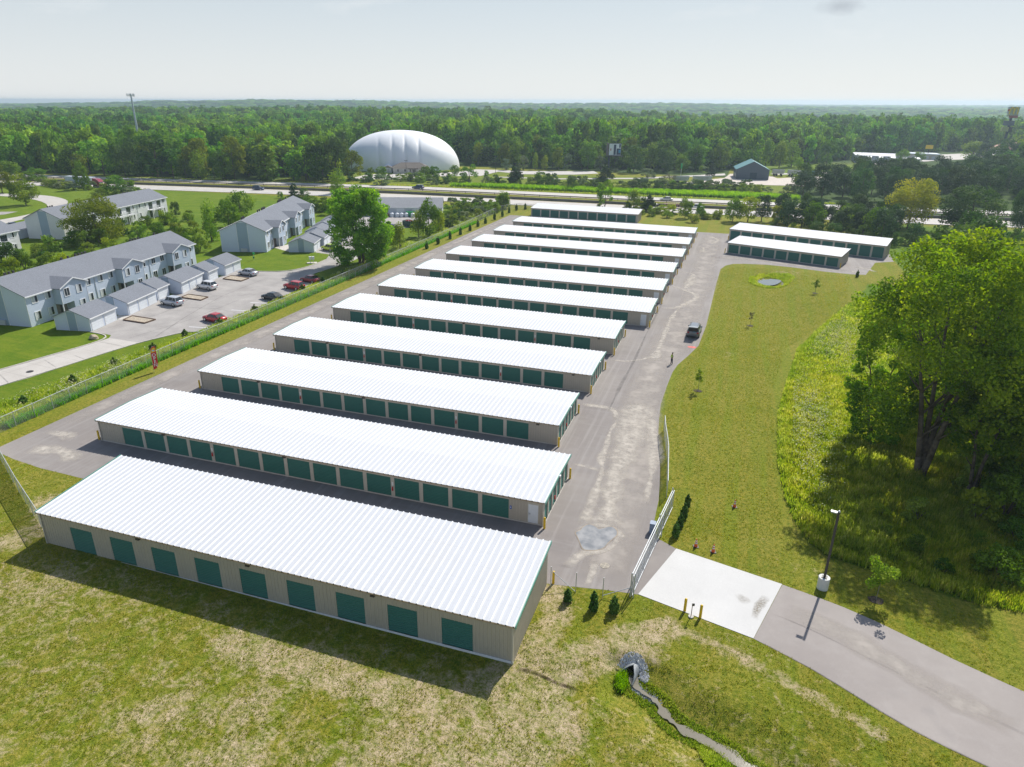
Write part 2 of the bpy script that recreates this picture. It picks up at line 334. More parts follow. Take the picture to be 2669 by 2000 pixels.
L = {'green': leafmat('green leaves', [(.055, .12, .015), (.12, .215, .022), (.22, .32, .035)]),
     'dark': leafmat('dark green leaves', [(.035, .085, .022), (.07, .14, .030), (.14, .22, .045)], .25),
     'pine': leafmat('dark pine needles', [(.03, .065, .026), (.055, .105, .036), (.10, .165, .05)], .12),
     'yellow': leafmat('bright yellow-green leaves', [(0.112, 0.195, 0.018), (0.210, 0.300, 0.027), (0.330, 0.390, 0.045)]),
     'gold': leafmat('golden yellow leaves', [(.16, .21, .016), (.29, .33, .022), (.44, .43, .05)]),
     'olive': leafmat('olive leaves', [(.085, .13, .014), (.16, .215, .02), (.27, .31, .04)]),
     'big': leafmat('cottonwood leaves', [(.065, .145, .014), (.17, .265, .020), (.36, .43, .035)], .5),
     'cotton': leafmat('bright cottonwood leaves', [(.07, .14, .016), (.15, .27, .024), (.30, .41, .045)], .5),
     'grey': leafmat('grey-green leaves', [(0.091, 0.143, 0.065), (0.169, 0.221, 0.111), (0.273, 0.325, 0.195)], .25),
     'bush': leafmat('shrub leaves', [(0.096, 0.160, 0.024), (0.184, 0.272, 0.040), (0.304, 0.384, 0.080)]),
     'brown': leafmat('brownish leaves', [(0.096, 0.096, 0.060), (0.156, 0.156, 0.096), (0.228, 0.216, 0.144)], .2),
     'arb': leafmat('arborvitae foliage', [(.045, .105, .022), (.085, .17, .03), (.15, .25, .05)], .12),
     'forest': leafmat('forest leaves', [(.05, .115, .018), (.12, .22, .026), (.26, .37, .045)], .3, 1.15),
     'weed': leafmat('tall weeds', [(.11, .205, .022), (.225, .33, .036), (.38, .44, .07), (.54, .55, .17)], .55, .1),
     'reed': leafmat('bright reeds', [(0.075, 0.195, 0.015), (0.165, 0.360, 0.022), (0.300, 0.510, 0.060)], .55, .1),
     'flower': leafmat('whitish flower heads', [(.34, .40, .14), (.48, .50, .27), (.62, .60, .42)], .3, .1),
     'tuft': leafmat('short grass tufts', [(.15, .19, .018), (.28, .30, .03), (.42, .40, .07)], .5, .1)}
M['bark'] = mk('grey-brown bark', (.12, .095, .07), .9, .4, 3, 0, .6)
M['bark_pale'] = mk('pale bark', (.22, .20, .17), .9, .3, 3)
M['mulch'] = mk('dark mulch', (.06, .045, .035), 1, .5, 12, 0, .8)
def water(name, col, rough=.08):
    a = NT(name); a.base(col); a.b.inputs['Roughness'].default_value = rough; a.b.inputs['Specular IOR Level'].default_value = .8
    a.bump(a.noise(3, 4, .6, a.pos()), .12, .03); return a.m
M['water'] = water('shallow brown water', (.17, .155, .11))
M['pond'] = water('pond water', (.13, .15, .14))
def stain(name, col, amt=.8, rough=.9, spec=.1, sc_=1.1):
    a = NT(name); al = a.attr('al'); n = a.noise(sc_, 5, .65, a.pos()); f = a.math('MULTIPLY', al, a.ramp(n, [(.30, .15), (.62, 1)])); f = a.math('MULTIPLY', f, amt)
    a.base(a.ramp(a.noise(1.2, 4, .6, a.pos()), [(.3, tuple(v * .9 for v in col)), (.7, col)])); a.b.inputs['Roughness'].default_value = rough; a.b.inputs['Specular IOR Level'].default_value = spec
    tb = a.n('BsdfTransparent'); ms = a.n('MixShader'); a.l(f, ms.inputs[0]); a.l(tb.outputs[0], ms.inputs[1]); a.l(a.b.outputs[0], ms.inputs[2]); a.l(ms.outputs[0], a.o.inputs[0]); return a.m
M['dust'] = stain('pale dust stain', (.62, .57, .50), .85)
M['worn'] = stain('worn sandy asphalt', (.49, .445, .40), .85, .9, .1, .35)
M['dirt'] = stain('dirt on concrete', (.36, .32, .26), .7, .9, .1, 6)
M['tyre'] = stain('dark seam stain', (.12, .115, .11), .36); M['track'] = stain('faint wheel track', (.24, .22, .215), .28, .9, .1, .3)
def chain(name, col=(.42, .44, .45), dens=.30):
    a = NT(name); sp = a.n('SeparateXYZ'); a.l(a.obj(), sp.inputs[0]); s_ = a.math('ADD', sp.outputs[0], sp.outputs[1])
    u = a.math('ABSOLUTE', a.math('SUBTRACT', a.math('FRACT', a.math('MULTIPLY', a.math('ADD', s_, sp.outputs[2]), 12)), .5))
    v = a.math('ABSOLUTE', a.math('SUBTRACT', a.math('FRACT', a.math('MULTIPLY', a.math('SUBTRACT', s_, sp.outputs[2]), 12)), .5))
    f = a.math('LESS_THAN', a.math('MINIMUM', u, v), dens * .28)
    a.base(col); a.b.inputs['Metallic'].default_value = .3; a.b.inputs['Roughness'].default_value = .45
    tb = a.n('BsdfTransparent'); ms = a.n('MixShader'); a.l(f, ms.inputs[0]); a.l(tb.outputs[0], ms.inputs[1]); a.l(a.b.outputs[0], ms.inputs[2]); a.l(ms.outputs[0], a.o.inputs[0]); return a.m
M['chain'] = chain('chain link fabric', (.55, .58, .59), .20); M['chain_dense'] = chain('dense chain link fabric', (.62, .66, .68), .55)
def car_paint(name, col):
    a = NT(name); a.base(a.ramp(a.noise(2, 3), [(.3, tuple(v * .92 for v in col)), (.7, col)])); a.b.inputs['Roughness'].default_value = .28; a.b.inputs['Metallic'].default_value = .15; a.b.inputs['Coat Weight'].default_value = .6; return a.m
P = {k: car_paint(k + ' car paint', c) for k, c in dict(red=(.50, .012, .02), darkred=(.27, .01, .02), silver=(.52, .55, .60), white=(.78, .78, .78), black=(.015, .018, .022), lime=(.50, .62, .02), blue=(.015, .035, .10), maroon=(.28, .01, .035), grey=(.16, .18, .20)).items()}

# ---------------------------------------------------------------- ground sheet
def inpoly(x, y, poly):
    c = np.zeros(np.shape(x), bool); n = len(poly)
    for i in range(n):
        x0, y0 = poly[i]; x1, y1 = poly[i - 1]
        c ^= ((y0 > y) != (y1 > y)) & (x < (x1 - x0) * (y - y0) / (y1 - y0 + 1e-12) + x0)
    return c
def graded(segs):
    o = []
    for a, b, s in segs: o += list(np.arange(a, b, s))
    o.append(segs[-1][1]); return np.array(o)
gx = graded([(-6600, -3000, 400), (-3000, -900, 120), (-900, -340, 28), (-340, -140, 6), (-140, -76, 2), (-76, -14, .7), (-14, 12, .3), (12, 50, .6), (50, 140, 5), (140, 500, 24), (500, 2600, 120), (2600, 5000, 400)])
gy = graded([(-60, 2, 6), (2, 26, .7), (26, 60, .3), (60, 100, .7), (100, 240, 1.6), (240, 420, 6), (420, 1000, 30), (1000, 4000, 110), (4000, 6600, 400)])
X, Y = np.meshgrid(gx, gy); Z = T(X, Y)
nx, ny = len(gx), len(gy)
V = np.stack([X.ravel(), Y.ravel(), Z.ravel()], 1)
I = (np.arange(ny - 1)[:, None] * nx + np.arange(nx - 1)[None, :]).ravel()
F = np.stack([I, I + 1, I + nx + 1, I + nx], 1)
rs = np.random.RandomState(3)
lush = np.zeros(X.shape); wild = np.zeros(X.shape); far = np.zeros(X.shape); soil = np.zeros(X.shape)
lush[(X < -76.2) & (Y < 232)] = 1
MEADOW = [(9.0, 94.9), (7.6, 84.8), (7.1, 76.6), (7.2, 69.8), (7.6, 64.1), (8.3, 59.3), (9.3, 56.3), (10.9, 55.0), (12.9, 54.4), (14.9, 53.8), (16.8, 53.2), (18.6, 52.5), (20.9, 52.1), (24.0, 52.2), (34, 50), (60, 46), (60, 160), (27, 160), (22.9, 144.5), (19.6, 137.0), (17.0, 129.4), (13.6, 116.5), (11.2, 111.2), (10.1, 104.1)]
WETFIELD = [(-165, 175), (-172, 215), (-150, 222), (-138, 190), (-135, 150), (-122, 133), (-125, 126), (-140, 128), (-150, 160)]
wild[inpoly(X, Y, MEADOW)] = 1; wild[inpoly(X, Y, WETFIELD)] = .75
wild[(X < -120) & (Y > 96) & (Y < 160) & (X > -160)] = .6
wild[(Y > 286) & (Y < 360) & (X > -330)] = .55
wild[(X > 36) & (Y > 150) & (Y < 250)] = 1
far[(Y > 420)] = 1; far[(Y > 372) & (X < -10)] = 1; far[(X < -205) & (Y > 272)] = 1; far[(X < -340) & (Y > 262)] = 1
far[(X > 20) & (Y > 262) & (Y < 400)] = 1
far[inpoly(X, Y, [(5, 400), (60, 400), (75, 470), (75, 520), (5, 470)])] = 0
lush[inpoly(X, Y, [(5, 400), (60, 400), (75, 470), (75, 520), (5, 470)])] = 1; wild[inpoly(X, Y, [(5, 400), (60, 400), (75, 470), (75, 520), (5, 470)])] = 0
site = (X > -76.2) & (X < 45) & (Y < 245)
soil = np.where(site, .33, 0)
soil += np.where(site & (Y < 46), .34, 0) * (1 - sstep(8, 30, X)) + np.where(site & (Y < 34), .16, 0)
for pts, wd, am in (([(-10.8, 34.4), (-9.0, 40), (-10.6, 43.4)], .8, .9), ([(-9.5, 34.0), (-6.5, 37.0), (-4.0, 39.6), (-1.5, 41.4)], 1.0, .55), ([(-7.5, 34.5), (-5, 37.5), (-2, 39)], .8, .45), ([(-10.6, 34.3), (-12, 31), (-13, 27)], 1.2, .7), ([(-8.0, 31), (-10.5, 28), (-9, 23)], 2.0, .65),
                    ([(-4.5, 40.2), (-1, 42.2), (5, 39.8), (12, 36.6)], .45, .45), ([(-30, 30.5), (-18, 30.2), (-12, 31.0)], 1.1, .45), ([(-56, 33), (-54, 37), (-58, 40)], 1.2, .45), ([(6, 88), (3, 110), (-1, 90)], 2, .1)):
    soil = np.maximum(soil, soil + am * (1 - sstep(wd * .4, wd * 2.0, seg_dist(X, Y, pts))))
for q in ((-1.5, 84, 1.8, .35), (1.5, 68, 1.6, .35), (4.6, 78, 2.2, .3), (0.5, 104, 2.2, .35), (6, 130, 3, .3), (2.5, 140, 2.5, .3), (11, 140, 3, .25), (4.5, 55.5, 1.6, .35), (9.5, 52, 1.4, .4), (-1.2, 62, 1.5, .3), (12, 166, 4, .35), (-8, 225, 5, .3), (-14.5, 26, 3.0, .5), (-12, 21.5, 3.5, .5), (-30, 24, 2, .3), (-26, 27, 1.6, .4), (-24, 22, 3, .35), (4.5, 60, 2, .3), (3, 74, 3, .25), (7, 52, 2.2, .35), (4, 96, 3, .2), (9, 163, 6, .35), (-52, 26, 4, .3), (-47, 31, 3, .25)):
    soil = soil + q[3] * np.exp(-(((X - q[0]) ** 2 + (Y - q[1]) ** 2) / q[2] ** 2))
soil = np.clip(.33 + (soil - .33) * .98, 0, 1.15) * site
mask = np.stack([lush, wild, soil, far], -1).reshape(-1, 4)
g = bpy.data.objects.new('ground', np_mesh('ground', V, F, M['ground'], {'mask': mask}, 'POINT')); link(g); tag(g, kind='structure')
g.data.polygons.foreach_set('use_smooth', [True] * len(F))

def sheet(name, poly, m, dz=.004, kind='structure', thick=0):
    V3 = [Vector((x, y, 0)) for x, y in poly]; tri = geometry.tessellate_polygon([V3]); mb = MB()
    P3 = [(x, y, Tz(x, y) + dz) for x, y in poly]
    mb.add(P3, [tuple(t) for t in tri])
    o = mb.build(name, m); bmfix(o); return tag(o, kind=kind)
def bmfix(o):
    import bmesh
    bm = bmesh.new(); bm.from_mesh(o.data); bmesh.ops.recalc_face_normals(bm, faces=bm.faces)
    if sum(f.normal.z for f in bm.faces) < 0: bmesh.ops.reverse_faces(bm, faces=bm.faces)
    bm.to_mesh(o.data); bm.free()
def resample(pts, step):
    P_ = np.array(pts, float); d = np.r_[0, np.cumsum(np.hypot(*np.diff(P_[:, :2], axis=0).T))]
    n = max(2, int(d[-1] / step) + 1); t = np.linspace(0, d[-1], n)
    return np.stack([np.interp(t, d, P_[:, k]) for k in range(P_.shape[1])], 1)
def smooth_line(pts, step=1.0, it=3):
    q = resample(pts, step)
    for _ in range(it): q[1:-1] = (q[:-2] + 2 * q[1:-1] + q[2:]) / 4
    return q
def ribbon(name, pts, width, m, dz=.008, step=.8, soft=True, kind='structure', jitter=.0, seed=0):
    q = smooth_line(pts, step); n = len(q); r_ = np.random.RandomState(seed)
    t = np.gradient(q, axis=0); t /= np.hypot(t[:, 0], t[:, 1])[:, None] + 1e-9; nn = np.stack([-t[:, 1], t[:, 0]], 1)
    wd = np.full(n, width / 2.0) * (1 + jitter * (np.convolve(r_.randn(n + 8), np.ones(9) / 3, 'valid'))); wd = np.clip(wd, .1, None)
    offs = np.array([-1, -.55, 0, .55, 1]); al = np.array([0, .8, 1, .8, 0]) if soft else np.ones(5)
    V_ = []; A = []
    for i in range(n):
        e = min(1, i / 2.0, (n - 1 - i) / 2.0) if soft else 1
        for o_, a_ in zip(offs, al):
            x, y = q[i] + nn[i] * o_ * wd[i]; V_.append((x, y, Tz(x, y) + dz)); A.append(a_ * e)
    F_ = [(i * 5 + j, i * 5 + j + 1, i * 5 + j + 6, i * 5 + j + 5) for i in range(n - 1) for j in range(4)]
    me = np_mesh(name, V_, F_, m, {'al': A}, 'POINT'); o = bpy.data.objects.new(name, me); link(o); bmfix(o); return tag(o, kind=kind)

YARD = [(-72.2, 46.2), (-72.25, 100), (-72.2, 180), (-71.8, 219.2), (-29, 219.1), (-28.6, 209.5), (-12.1, 210.6), (-3, 211.0), (36.6, 199.5), (36, 187), (31.5, 184), (27.6, 169.2), (24.7, 168.6), (18.9, 169.3), (13, 171.1), (6.8, 171.9), (1.8, 171), (-.8, 169.8), (-2.3, 167.3), (-3.2, 163), (-3.4, 148), (-3.45, 118), (-3.9, 106.7), (-5, 101.5), (-6.1, 97), (-6.5, 93.7), (-6.65, 88.3), (-6.7, 82), (-6.3, 77), (-5.9, 73), (-5, 67.5), (-4.45, 62.8), (-4.1, 59), (-4, 54), (-3.2, 52.5), (-1.72, 51.6), (-3.9, 44.6), (-6.5, 44.3), (-8.1, 44.0), (-10.4, 43.6), (-58, 44.1), (-60.5, 44.2), (-64, 44.3), (-68.3, 44.8), (-70.8, 45.3)]
sheet('asphalt_yard', YARD, M['asphalt'], .006)
sheet('concrete_apron', [(-1.7, 51.6), (6.72, 49.55), (4.6, 42.5), (-3.88, 44.62)], M['apron'], .03)
DU = [(6.74, 49.52), (9.3, 48.8), (11.1, 48.2), (13.2, 47.3), (15.5, 46.1), (17.7, 44.9), (19.8, 43.9), (22, 42.9), (30, 39.8)]
DL = [(4.62, 42.5), (6.6, 41.6), (8.3, 40.8), (10.3, 39.6), (12.2, 38.4), (14.0, 37.4), (15.7, 36.7), (17.7, 36.0), (24, 33.5)]
sheet('driveway', DU + DL[::-1], M['asphalt_drive'], .012)
ribbon('asphalt_seam', [(5.8 + t * 2.5, float(np.interp(5.8 + t * 2.5, [p[0] for p in DU], [p[1] for p in DU]) * .5 + np.interp(5.8 + t * 2.5, [p[0] for p in DL], [p[1] for p in DL]) * .5)) for t in range(0, 7)], .16, M['track'], .02, .8, jitter=.5, seed=90)
ribbon('worn_lane', [(6.8, 46.6), (11, 45.0), (15, 42.2), (20, 39.4)], 2.2, M['worn'], .024, .8, jitter=.3, seed=91)
ribbon('worn_lane', [(-7.3, 45), (-6.8, 52), (-7.4, 62), (-8.4, 72), (-9.2, 84), (-9.2, 96), (-8.0, 108), (-7.0, 125), (-6.8, 145), (-6.9, 165), (-7.2, 188), (-7.4, 207)], 6.6, M['worn'], .0085, 1.5, jitter=.12, seed=70)
ribbon('worn_lane', [(-6, 176.5), (4, 177), (14, 174), (25, 171.5)], 4.0, M['worn'], .0085, 1.5, jitter=.12, seed=71)
ribbon('worn_lane', [(-70.8, 52), (-70.3, 90), (-70.2, 150), (-70.0, 214)], 3.2, M['worn'], .0085, 3, jitter=.12, seed=72)
ribbon('driveway_edge', DL, .16, M['tyre'], .02, .6, seed=4)
# wear on the asphalt
dl = [([(-10.0, 52.3), (-10.0, 54.4), (-10.0, 55.9), (-10.1, 58.0), (-10.2, 60.4), (-10.3, 63.1), (-11.0, 65.4), (-10.9, 68.8), (-11.3, 71.6), (-11.0, 75.2), (-11.3, 77.6), (-12.1, 78.6), (-14.3, 78.8), (-16.0, 78.6)], .55),
      ([(-10.2, 62.5), (-11.9, 63.3), (-13.7, 63.1)], .7), ([(-7.0, 54.2), (-8.4, 57.5), (-9.7, 59.7)], .8), ([(-11.4, 65.2), (-9.7, 66.2), (-8.3, 65.7)], .6), ([(-7.9, 43.9), (-7.7, 46.0), (-7.9, 48.1)], .8),
      ([(-8.1, 52.7), (-8.5, 57.5), (-8.8, 63.0), (-8.8, 69.6), (-9.0, 77.2), (-9.0, 81.6)], 2.4), ([(-11.3, 75.5), (-11.6, 77.9), (-12.8, 78.8), (-14.5, 78.5), (-16.1, 78.6)], .5),
      ([(-9.7, 99.5), (-11.4, 97.3), (-13.2, 95.7), (-16.0, 95.6)], .6), ([(-9.6, 97.3), (-9.6, 102.5), (-9.6, 111.2), (-9.6, 119.4), (-9.1, 126.0), (-8.0, 130.4), (-6.4, 135.2), (-6.6, 138.4), (-9.2, 140.8), (-10.8, 142.6), (-12.2, 143.2)], .8),
      ([(-9.2, 140.8), (-8.7, 147.1), (-8.6, 156.4), (-11.9, 157.2)], 1.0), ([(-12.1, 125.8), (-9.4, 126.9), (-7.6, 131.6)], .8), ([(-14.9, 104.7), (-12.6, 104.1)], .4), ([(-8.9, 165.2), (-12.1, 165.5)], .5),
      ([(-11.1, 188.0), (-8.6, 188.0), (-8.1, 180.6)], .5), ([(-11.7, 206.0), (-7.9, 205.3), (-5.3, 199.6), (-7.1, 192.6)], .9), ([(-11.6, 111.2), (-9.9, 111.4)], .5), ([(-12.4, 100.8), (-12.4, 105.6)], .5),
      ([(-67.0, 49.6), (-67.3, 50.9), (-70.9, 50.7)], .8), ([(-69, 47), (-65, 48), (-62, 46.5)], 1.2), ([(-5.2, 58), (-5.6, 68), (-7.4, 78)], .9), ([(26, 177), (29, 176), (30, 173)], 1.4), ([(28, 171.5), (24, 171.3)], 1.0), ([(-6.8, 49.8), (-9.5, 48), (-9.9, 46)], .9), ([(-10.6, 51.3), (-8.6, 53.2), (-6.4, 52.6), (-7, 49.3), (-9.8, 48.3)], .7)]
for i, (pts, wd) in enumerate(dl): ribbon('dust_stain', pts, wd * 1.35, M['dust'], .011 + .0012 * (i % 12), .6, jitter=.5, seed=i)
for i, pts in enumerate([[(-12.5, 77.2), (-12.5, 86.1), (-12.3, 97.6), (-12.4, 108.6), (-12.2, 130)], [(-8.6, 100.9), (-11.3, 100.7)], [(-10.9, 46.2), (-9.2, 46.1)], [(-11.2, 66.6), (-9.8, 67.0)]]): ribbon('asphalt_seam', pts, .35, M['tyre'], .026 + .001 * i, .8, jitter=.4, seed=i + 50)
# shallow puddle with a muddy rim
PUD = [(-10.4, 51.1), (-10.0, 51.5), (-9.9, 52.2), (-9.5, 52.8), (-8.9, 52.6), (-8.5, 52.2), (-8.0, 52.7), (-7.5, 53.1), (-7.0, 52.7), (-6.8, 51.9), (-7.1, 51.2), (-7.4, 50.4), (-7.5, 49.7), (-8.1, 49.1), (-8.8, 48.9), (-9.2, 48.9), (-9.6, 49.7), (-10.0, 50.5)]
def closed_smooth(poly, it=2):
    for _ in range(it):
        q = []
        for i in range(len(poly)):
            a, b = poly[i], poly[(i + 1) % len(poly)]; q += [(a[0] * .75 + b[0] * .25, a[1] * .75 + b[1] * .25), (a[0] * .25 + b[0] * .75, a[1] * .25 + b[1] * .75)]
        poly = q
    return poly
cx, cy = -8.55, 51.0
PS = closed_smooth(PUD)
sheet('puddle_rim', [(cx + (x - cx) * 1.05, cy + (y - cy) * 1.05) for x, y in PS], mk('muddy rim', (.33, .27, .20), .9, .3, 3), .030)
def pudmat():
    a = NT('clouded puddle water'); n = a.noise(.9, 4, .6, a.pos()); a.base(a.ramp(n, [(.35, (.20, .21, .22)), (.62, (.36, .36, .355))])); a.b.inputs['Roughness'].default_value = .12; return a.m
sheet('puddle', PS, pudmat(), .036)
sheet('red_ground_mark', closed_smooth([(-5.5, 105.2), (-4.2, 105.1), (-4.1, 106.0), (-5.4, 106.1)]), mk('faded red paint', (.62, .14, .12), .8, .25, 3), .02)
def ring(name, x, y, r, mats, label, z=0, slots=4):
    mb = MB(); mb.tube((x, y, z + .0), (x, y, z + .03), r, r, 20); mb.mi = 1
    for k in range(1, slots):
        rr = r * k / slots
        for a in range(0, 20):
            if a % 5 == 4: continue
            t0, t1 = a * math.pi / 10, (a + 1) * math.pi / 10
            mb.add([(x + rr * math.cos(t0), y + rr * math.sin(t0), z + .034), (x + rr * math.cos(t1), y + rr * math.sin(t1), z + .034), (x + (rr + r * .1) * math.cos(t1), y + (rr + r * .1) * math.sin(t1), z + .034), (x + (rr + r * .1) * math.cos(t0), y + (rr + r * .1) * math.sin(t0), z + .034)], [(0, 1, 2, 3)])
    return tag(mb.build(name, mats), label, 'manhole')
ring('drain_grate', -7.0, 47.3, .38, [mk('dusty cast iron', (.45, .40, .32), .8), M['dark']], 'round slotted drain grate set in the asphalt near the gate')
for i, (pts, w_) in enumerate((([(5.6, 47.6), (4.9, 46.2), (4.6, 44.6)], .5), ([(3.4, 47.2), (4.2, 46.2)], .6))): ribbon('apron_dirt', pts, w_, M['dirt'], .036 + .002 * i, .4, jitter=.6, seed=120 + i)
# apartment lanes
CL = [(-97.5, 44), (-95.2, 54), (-93.4, 62.8), (-92.6, 66.3), (-92.0, 70.2), (-91.1, 74.1), (-90.7, 78.4)]
CR = [(-91.5, 44), (-89.5, 51.5), (-88.0, 58.6), (-87.2, 62.0), (-86.4, 67.4), (-85.8, 72.3), (-84.7, 78.2)]
sheet('concrete_drive', CL + CR[::-1], M['concrete'], .012)
ring('manhole_cover', -89.1, 63.7, .45, [M['dark'], M['black']], 'dark round manhole cover in the concrete drive', .01)
LOT = [(-90.7, 78.3), (-91.6, 79.6), (-95.7, 79.9), (-97.1, 86.2), (-98.6, 88.9), (-99.9, 97.1), (-100.4, 99.1), (-100.4, 103.3), (-101.4, 111.4), (-101.3, 112.5), (-101.6, 118.3), (-102.3, 124.5), (-100, 124.3), (-97.5, 123.7), (-93.5, 124.8), (-91.3, 126.8), (-90.2, 130), (-89.9, 134), (-90.3, 139), (-92.6, 144.6), (-97.1, 145.4), (-100.4, 152), (-103.1, 158), (-107, 170), (-111, 181), (-113, 193), (-113.5, 199), (-91.5, 207.5), (-88, 190), (-91.5, 186.5), (-94.2, 179), (-90.5, 172), (-87.5, 163), (-85.5, 152), (-84.6, 146), (-83.8, 139), (-84.5, 133.5), (-85.2, 127), (-85.4, 121.6), (-79.4, 121.0), (-79.3, 85.8), (-82.3, 85.2), (-82.7, 82.9), (-84.0, 80.2), (-84.7, 78.1)]
sheet('parking_lot', LOT, M['lot'], .008)
for pts in ([(-90.3, 139), (-89.9, 134), (-90.2, 130), (-91.3, 126.8), (-93.5, 124.8), (-97.5, 123.7)], [(-79.3, 85.8), (-82.3, 85.2), (-82.7, 82.9), (-84, 80.2), (-84.7, 78.1), (-85.8, 72.3), (-86.4, 67.4), (-88, 58.6), (-91.5, 44)], [(-95.7, 79.6), (-91.6, 79.4), (-90.7, 78.3), (-91.1, 74.1), (-92, 70.2), (-93.4, 62.8), (-97.5, 44)], [(-85.4, 121.6), (-85.2, 127), (-84.5, 133.5), (-83.8, 139), (-84.6, 146)]):
    q = smooth_line(pts, 1.2); mb = MB()
    for a, b in zip(q[:-1], q[1:]):
        d = (b - a) / np.hypot(*(b - a)); n_ = np.array([-d[1], d[0]]) * .09; a = a - d * .02; b = b + d * .02
        P4 = [a - n_, b - n_, b + n_, a + n_]
        mb.add([(x, y, -.02) for x, y in P4] + [(x, y, .11) for x, y in P4], [(4, 5, 6, 7), (0, 1, 5, 4), (1, 2, 6, 5), (2, 3, 7, 6), (3, 0, 4, 7)])
    tag(mb.build('kerb', M['kerb']), kind='structure')
for k in range(7):
    ribbon('parking_line', [(-79.5, 88 + k * 5.2), (-83.4, 87.2 + k * 5.2)], .12, M['white'], .02, .8, soft=False)
for i, pts in enumerate([[(-84.5, 81), (-88, 92), (-91, 104), (-92, 118)], [(-95, 82), (-93, 92), (-96, 104)], [(-80, 96), (-86, 97.5), (-92, 96)], [(-88, 78.6), (-86, 90), (-86.5, 104)]]): ribbon('lot_crack', pts, .14, M['tyre'], .022, .7, jitter=.8, seed=i)
for i, pts in enumerate([[(-91.6, 67.9), (-87.0, 66.0)], [(-89.6, 70.8), (-85.4, 69.6)], [(-92.8, 62), (-87.6, 59.6)], [(-91, 76.5), (-85, 76)]]): ribbon('drive_joint', pts, .1, M['tyre'], .02, .5)
LOOP = [(-290, 204), (-272.4, 203.0), (-262, 204.6), (-252, 204.2), (-243, 201.5), (-233, 196.5), (-225, 189.5), (-217.5, 180), (-211.5, 168), (-207, 157), (-204.5, 148), (-204.5, 130), (-214, 130), (-213.3, 150), (-213.4, 160), (-215.5, 168), (-220, 176.5), (-228, 184.5), (-240, 191.5), (-252, 196), (-264, 197.6), (-290, 197)]
sheet('loop_drive', closed_smooth(LOOP, 1), M['concrete'], .05)
sheet('side_lot', [(-232, 150), (-222, 164), (-224, 170), (-236, 164), (-246, 150)], M['lot'], .04)
sheet('walk', [(-109.8, 146.6), (-103.2, 143.6), (-101.5, 150), (-108.5, 152.2)], M['kerb'], .01)
sheet('walk', [(-96.6, 86.4), (-99.2, 87.0), (-99.0, 88.6), (-96.8, 88.4)], M['kerb'], .012)
# far side: highway, median, service road, yards
NB = [(-700, 196), (-420, 217), (-267, 229.0), (-176, 235.4), (-100, 240.2), (-40, 243.8), (0, 247.5), (55, 252.8), (90, 256), (200, 268), (600, 320)]
def offs(l, d): return [(x, y + d) for x, y in l]
def strip(name, lo, hi, m, dz):
    a, b = resample(lo, 25), resample(hi, 25); n = min(len(a), len(b)); a = resample(lo, 1e9) if n < 2 else np.stack([np.interp(np.linspace(0, 1, 60), np.linspace(0, 1, len(a)), a[:, k]) for k in (0, 1)], 1)
    b = np.stack([np.interp(np.linspace(0, 1, 60), np.linspace(0, 1, len(b)), b[:, k]) for k in (0, 1)], 1)
    mb = MB(); V_ = [(x, y, Tz(x, y) + dz) for x, y in a] + [(x, y, Tz(x, y) + dz) for x, y in b]
    mb.add(V_, [(i, i + 1, 61 + i, 60 + i) for i in range(59)]); o = mb.build(name, m); bmfix(o); return tag(o, kind='structure')
strip('highway', NB, offs(NB, 13.2), M['highway'], .10)
strip('highway', offs(NB, 26.5), offs(NB, 38.5), M['highway'], .10)
for dy, n_ in ((.9, 1), (12.4, 1), (27.3, 1), (37.7, 1)): ribbon('lane_line', offs(NB, dy), .18, M['yellow'] if dy in (12.4, 27.3) else M['white'], .13, 25, soft=False)
for dy in (4.6, 8.4, 31, 34.4):
    q = resample(offs(NB, dy), 9); mb = MB()
    for a, b in zip(q[::2], q[1::2]):
        e = a + (b - a) * .38; mb.quad((a[0], a[1] - .09, Tz(*a) + .13), (e[0], e[1] - .09, Tz(*a) + .13), (e[0], e[1] + .09, Tz(*a) + .13), (a[0], a[1] + .09, Tz(*a) + .13))
    tag(mb.build('lane_dashes', M['white']), kind='structure')
def guardrail(dy, label, wall):
    root = empty('guardrail', (0, 0, 0), 0, label, 'guardrail'); q = resample(offs(NB, dy), 6.0); q = q[(q[:, 0] > -330) & (q[:, 0] < 110)]
    mb = MB()
    z0, z1, th = ((.05, .95, .14) if wall else (.45, .78, .05))
    for a, b in zip(q[:-1], q[1:]):
        za, zb = Tz(*a), Tz(*b); mb.add([(a[0], a[1] - th, za + z0), (b[0], b[1] - th, zb + z0), (b[0], b[1] + th, zb + z0), (a[0], a[1] + th, za + z0), (a[0], a[1] - th, za + z1), (b[0], b[1] - th, zb + z1), (b[0], b[1] + th, zb + z1), (a[0], a[1] + th, za + z1)], [(0, 1, 5, 4), (2, 3, 7, 6), (4, 5, 6, 7), (0, 3, 2, 1)])
    mb.build('barrier' if wall else 'rail', mk('shade-dark barrier' if wall else 'weathered rail', (.16, .15, .14) if wall else (.13, .12, .11), .7, .2, .5), root)  # concrete barrier coloured dark for the shade on it
    pm = MB().box(-.08, .08, -.08, .08, 0, 1.0 if wall else .8).mesh('post', M['dark'])
    for a in q[::1][:98]:
        o = bpy.data.objects.new('post', pm); link(o, root); o.location = (a[0], a[1] + .2, Tz(*a))
guardrail(14.8, 'dark solid median barrier along the nearer carriageway', True)
guardrail(25.2, 'thin steel guardrail on posts beside the farther carriageway', False)
sheet('service_road', [(-145, 302), (-170, 296), (-176, 300), (-178, 317), (-168.5, 322), (-159.5, 325.5), (-150, 331), (-140, 345), (-137, 360), (-118, 362), (-111, 361), (-90, 371), (-77.7, 377.7), (-72.7, 366), (-82, 356), (-89.4, 351.5), (-106.8, 346), (-122, 352), (-123, 329), (-145, 318)], M['highway'], .08)
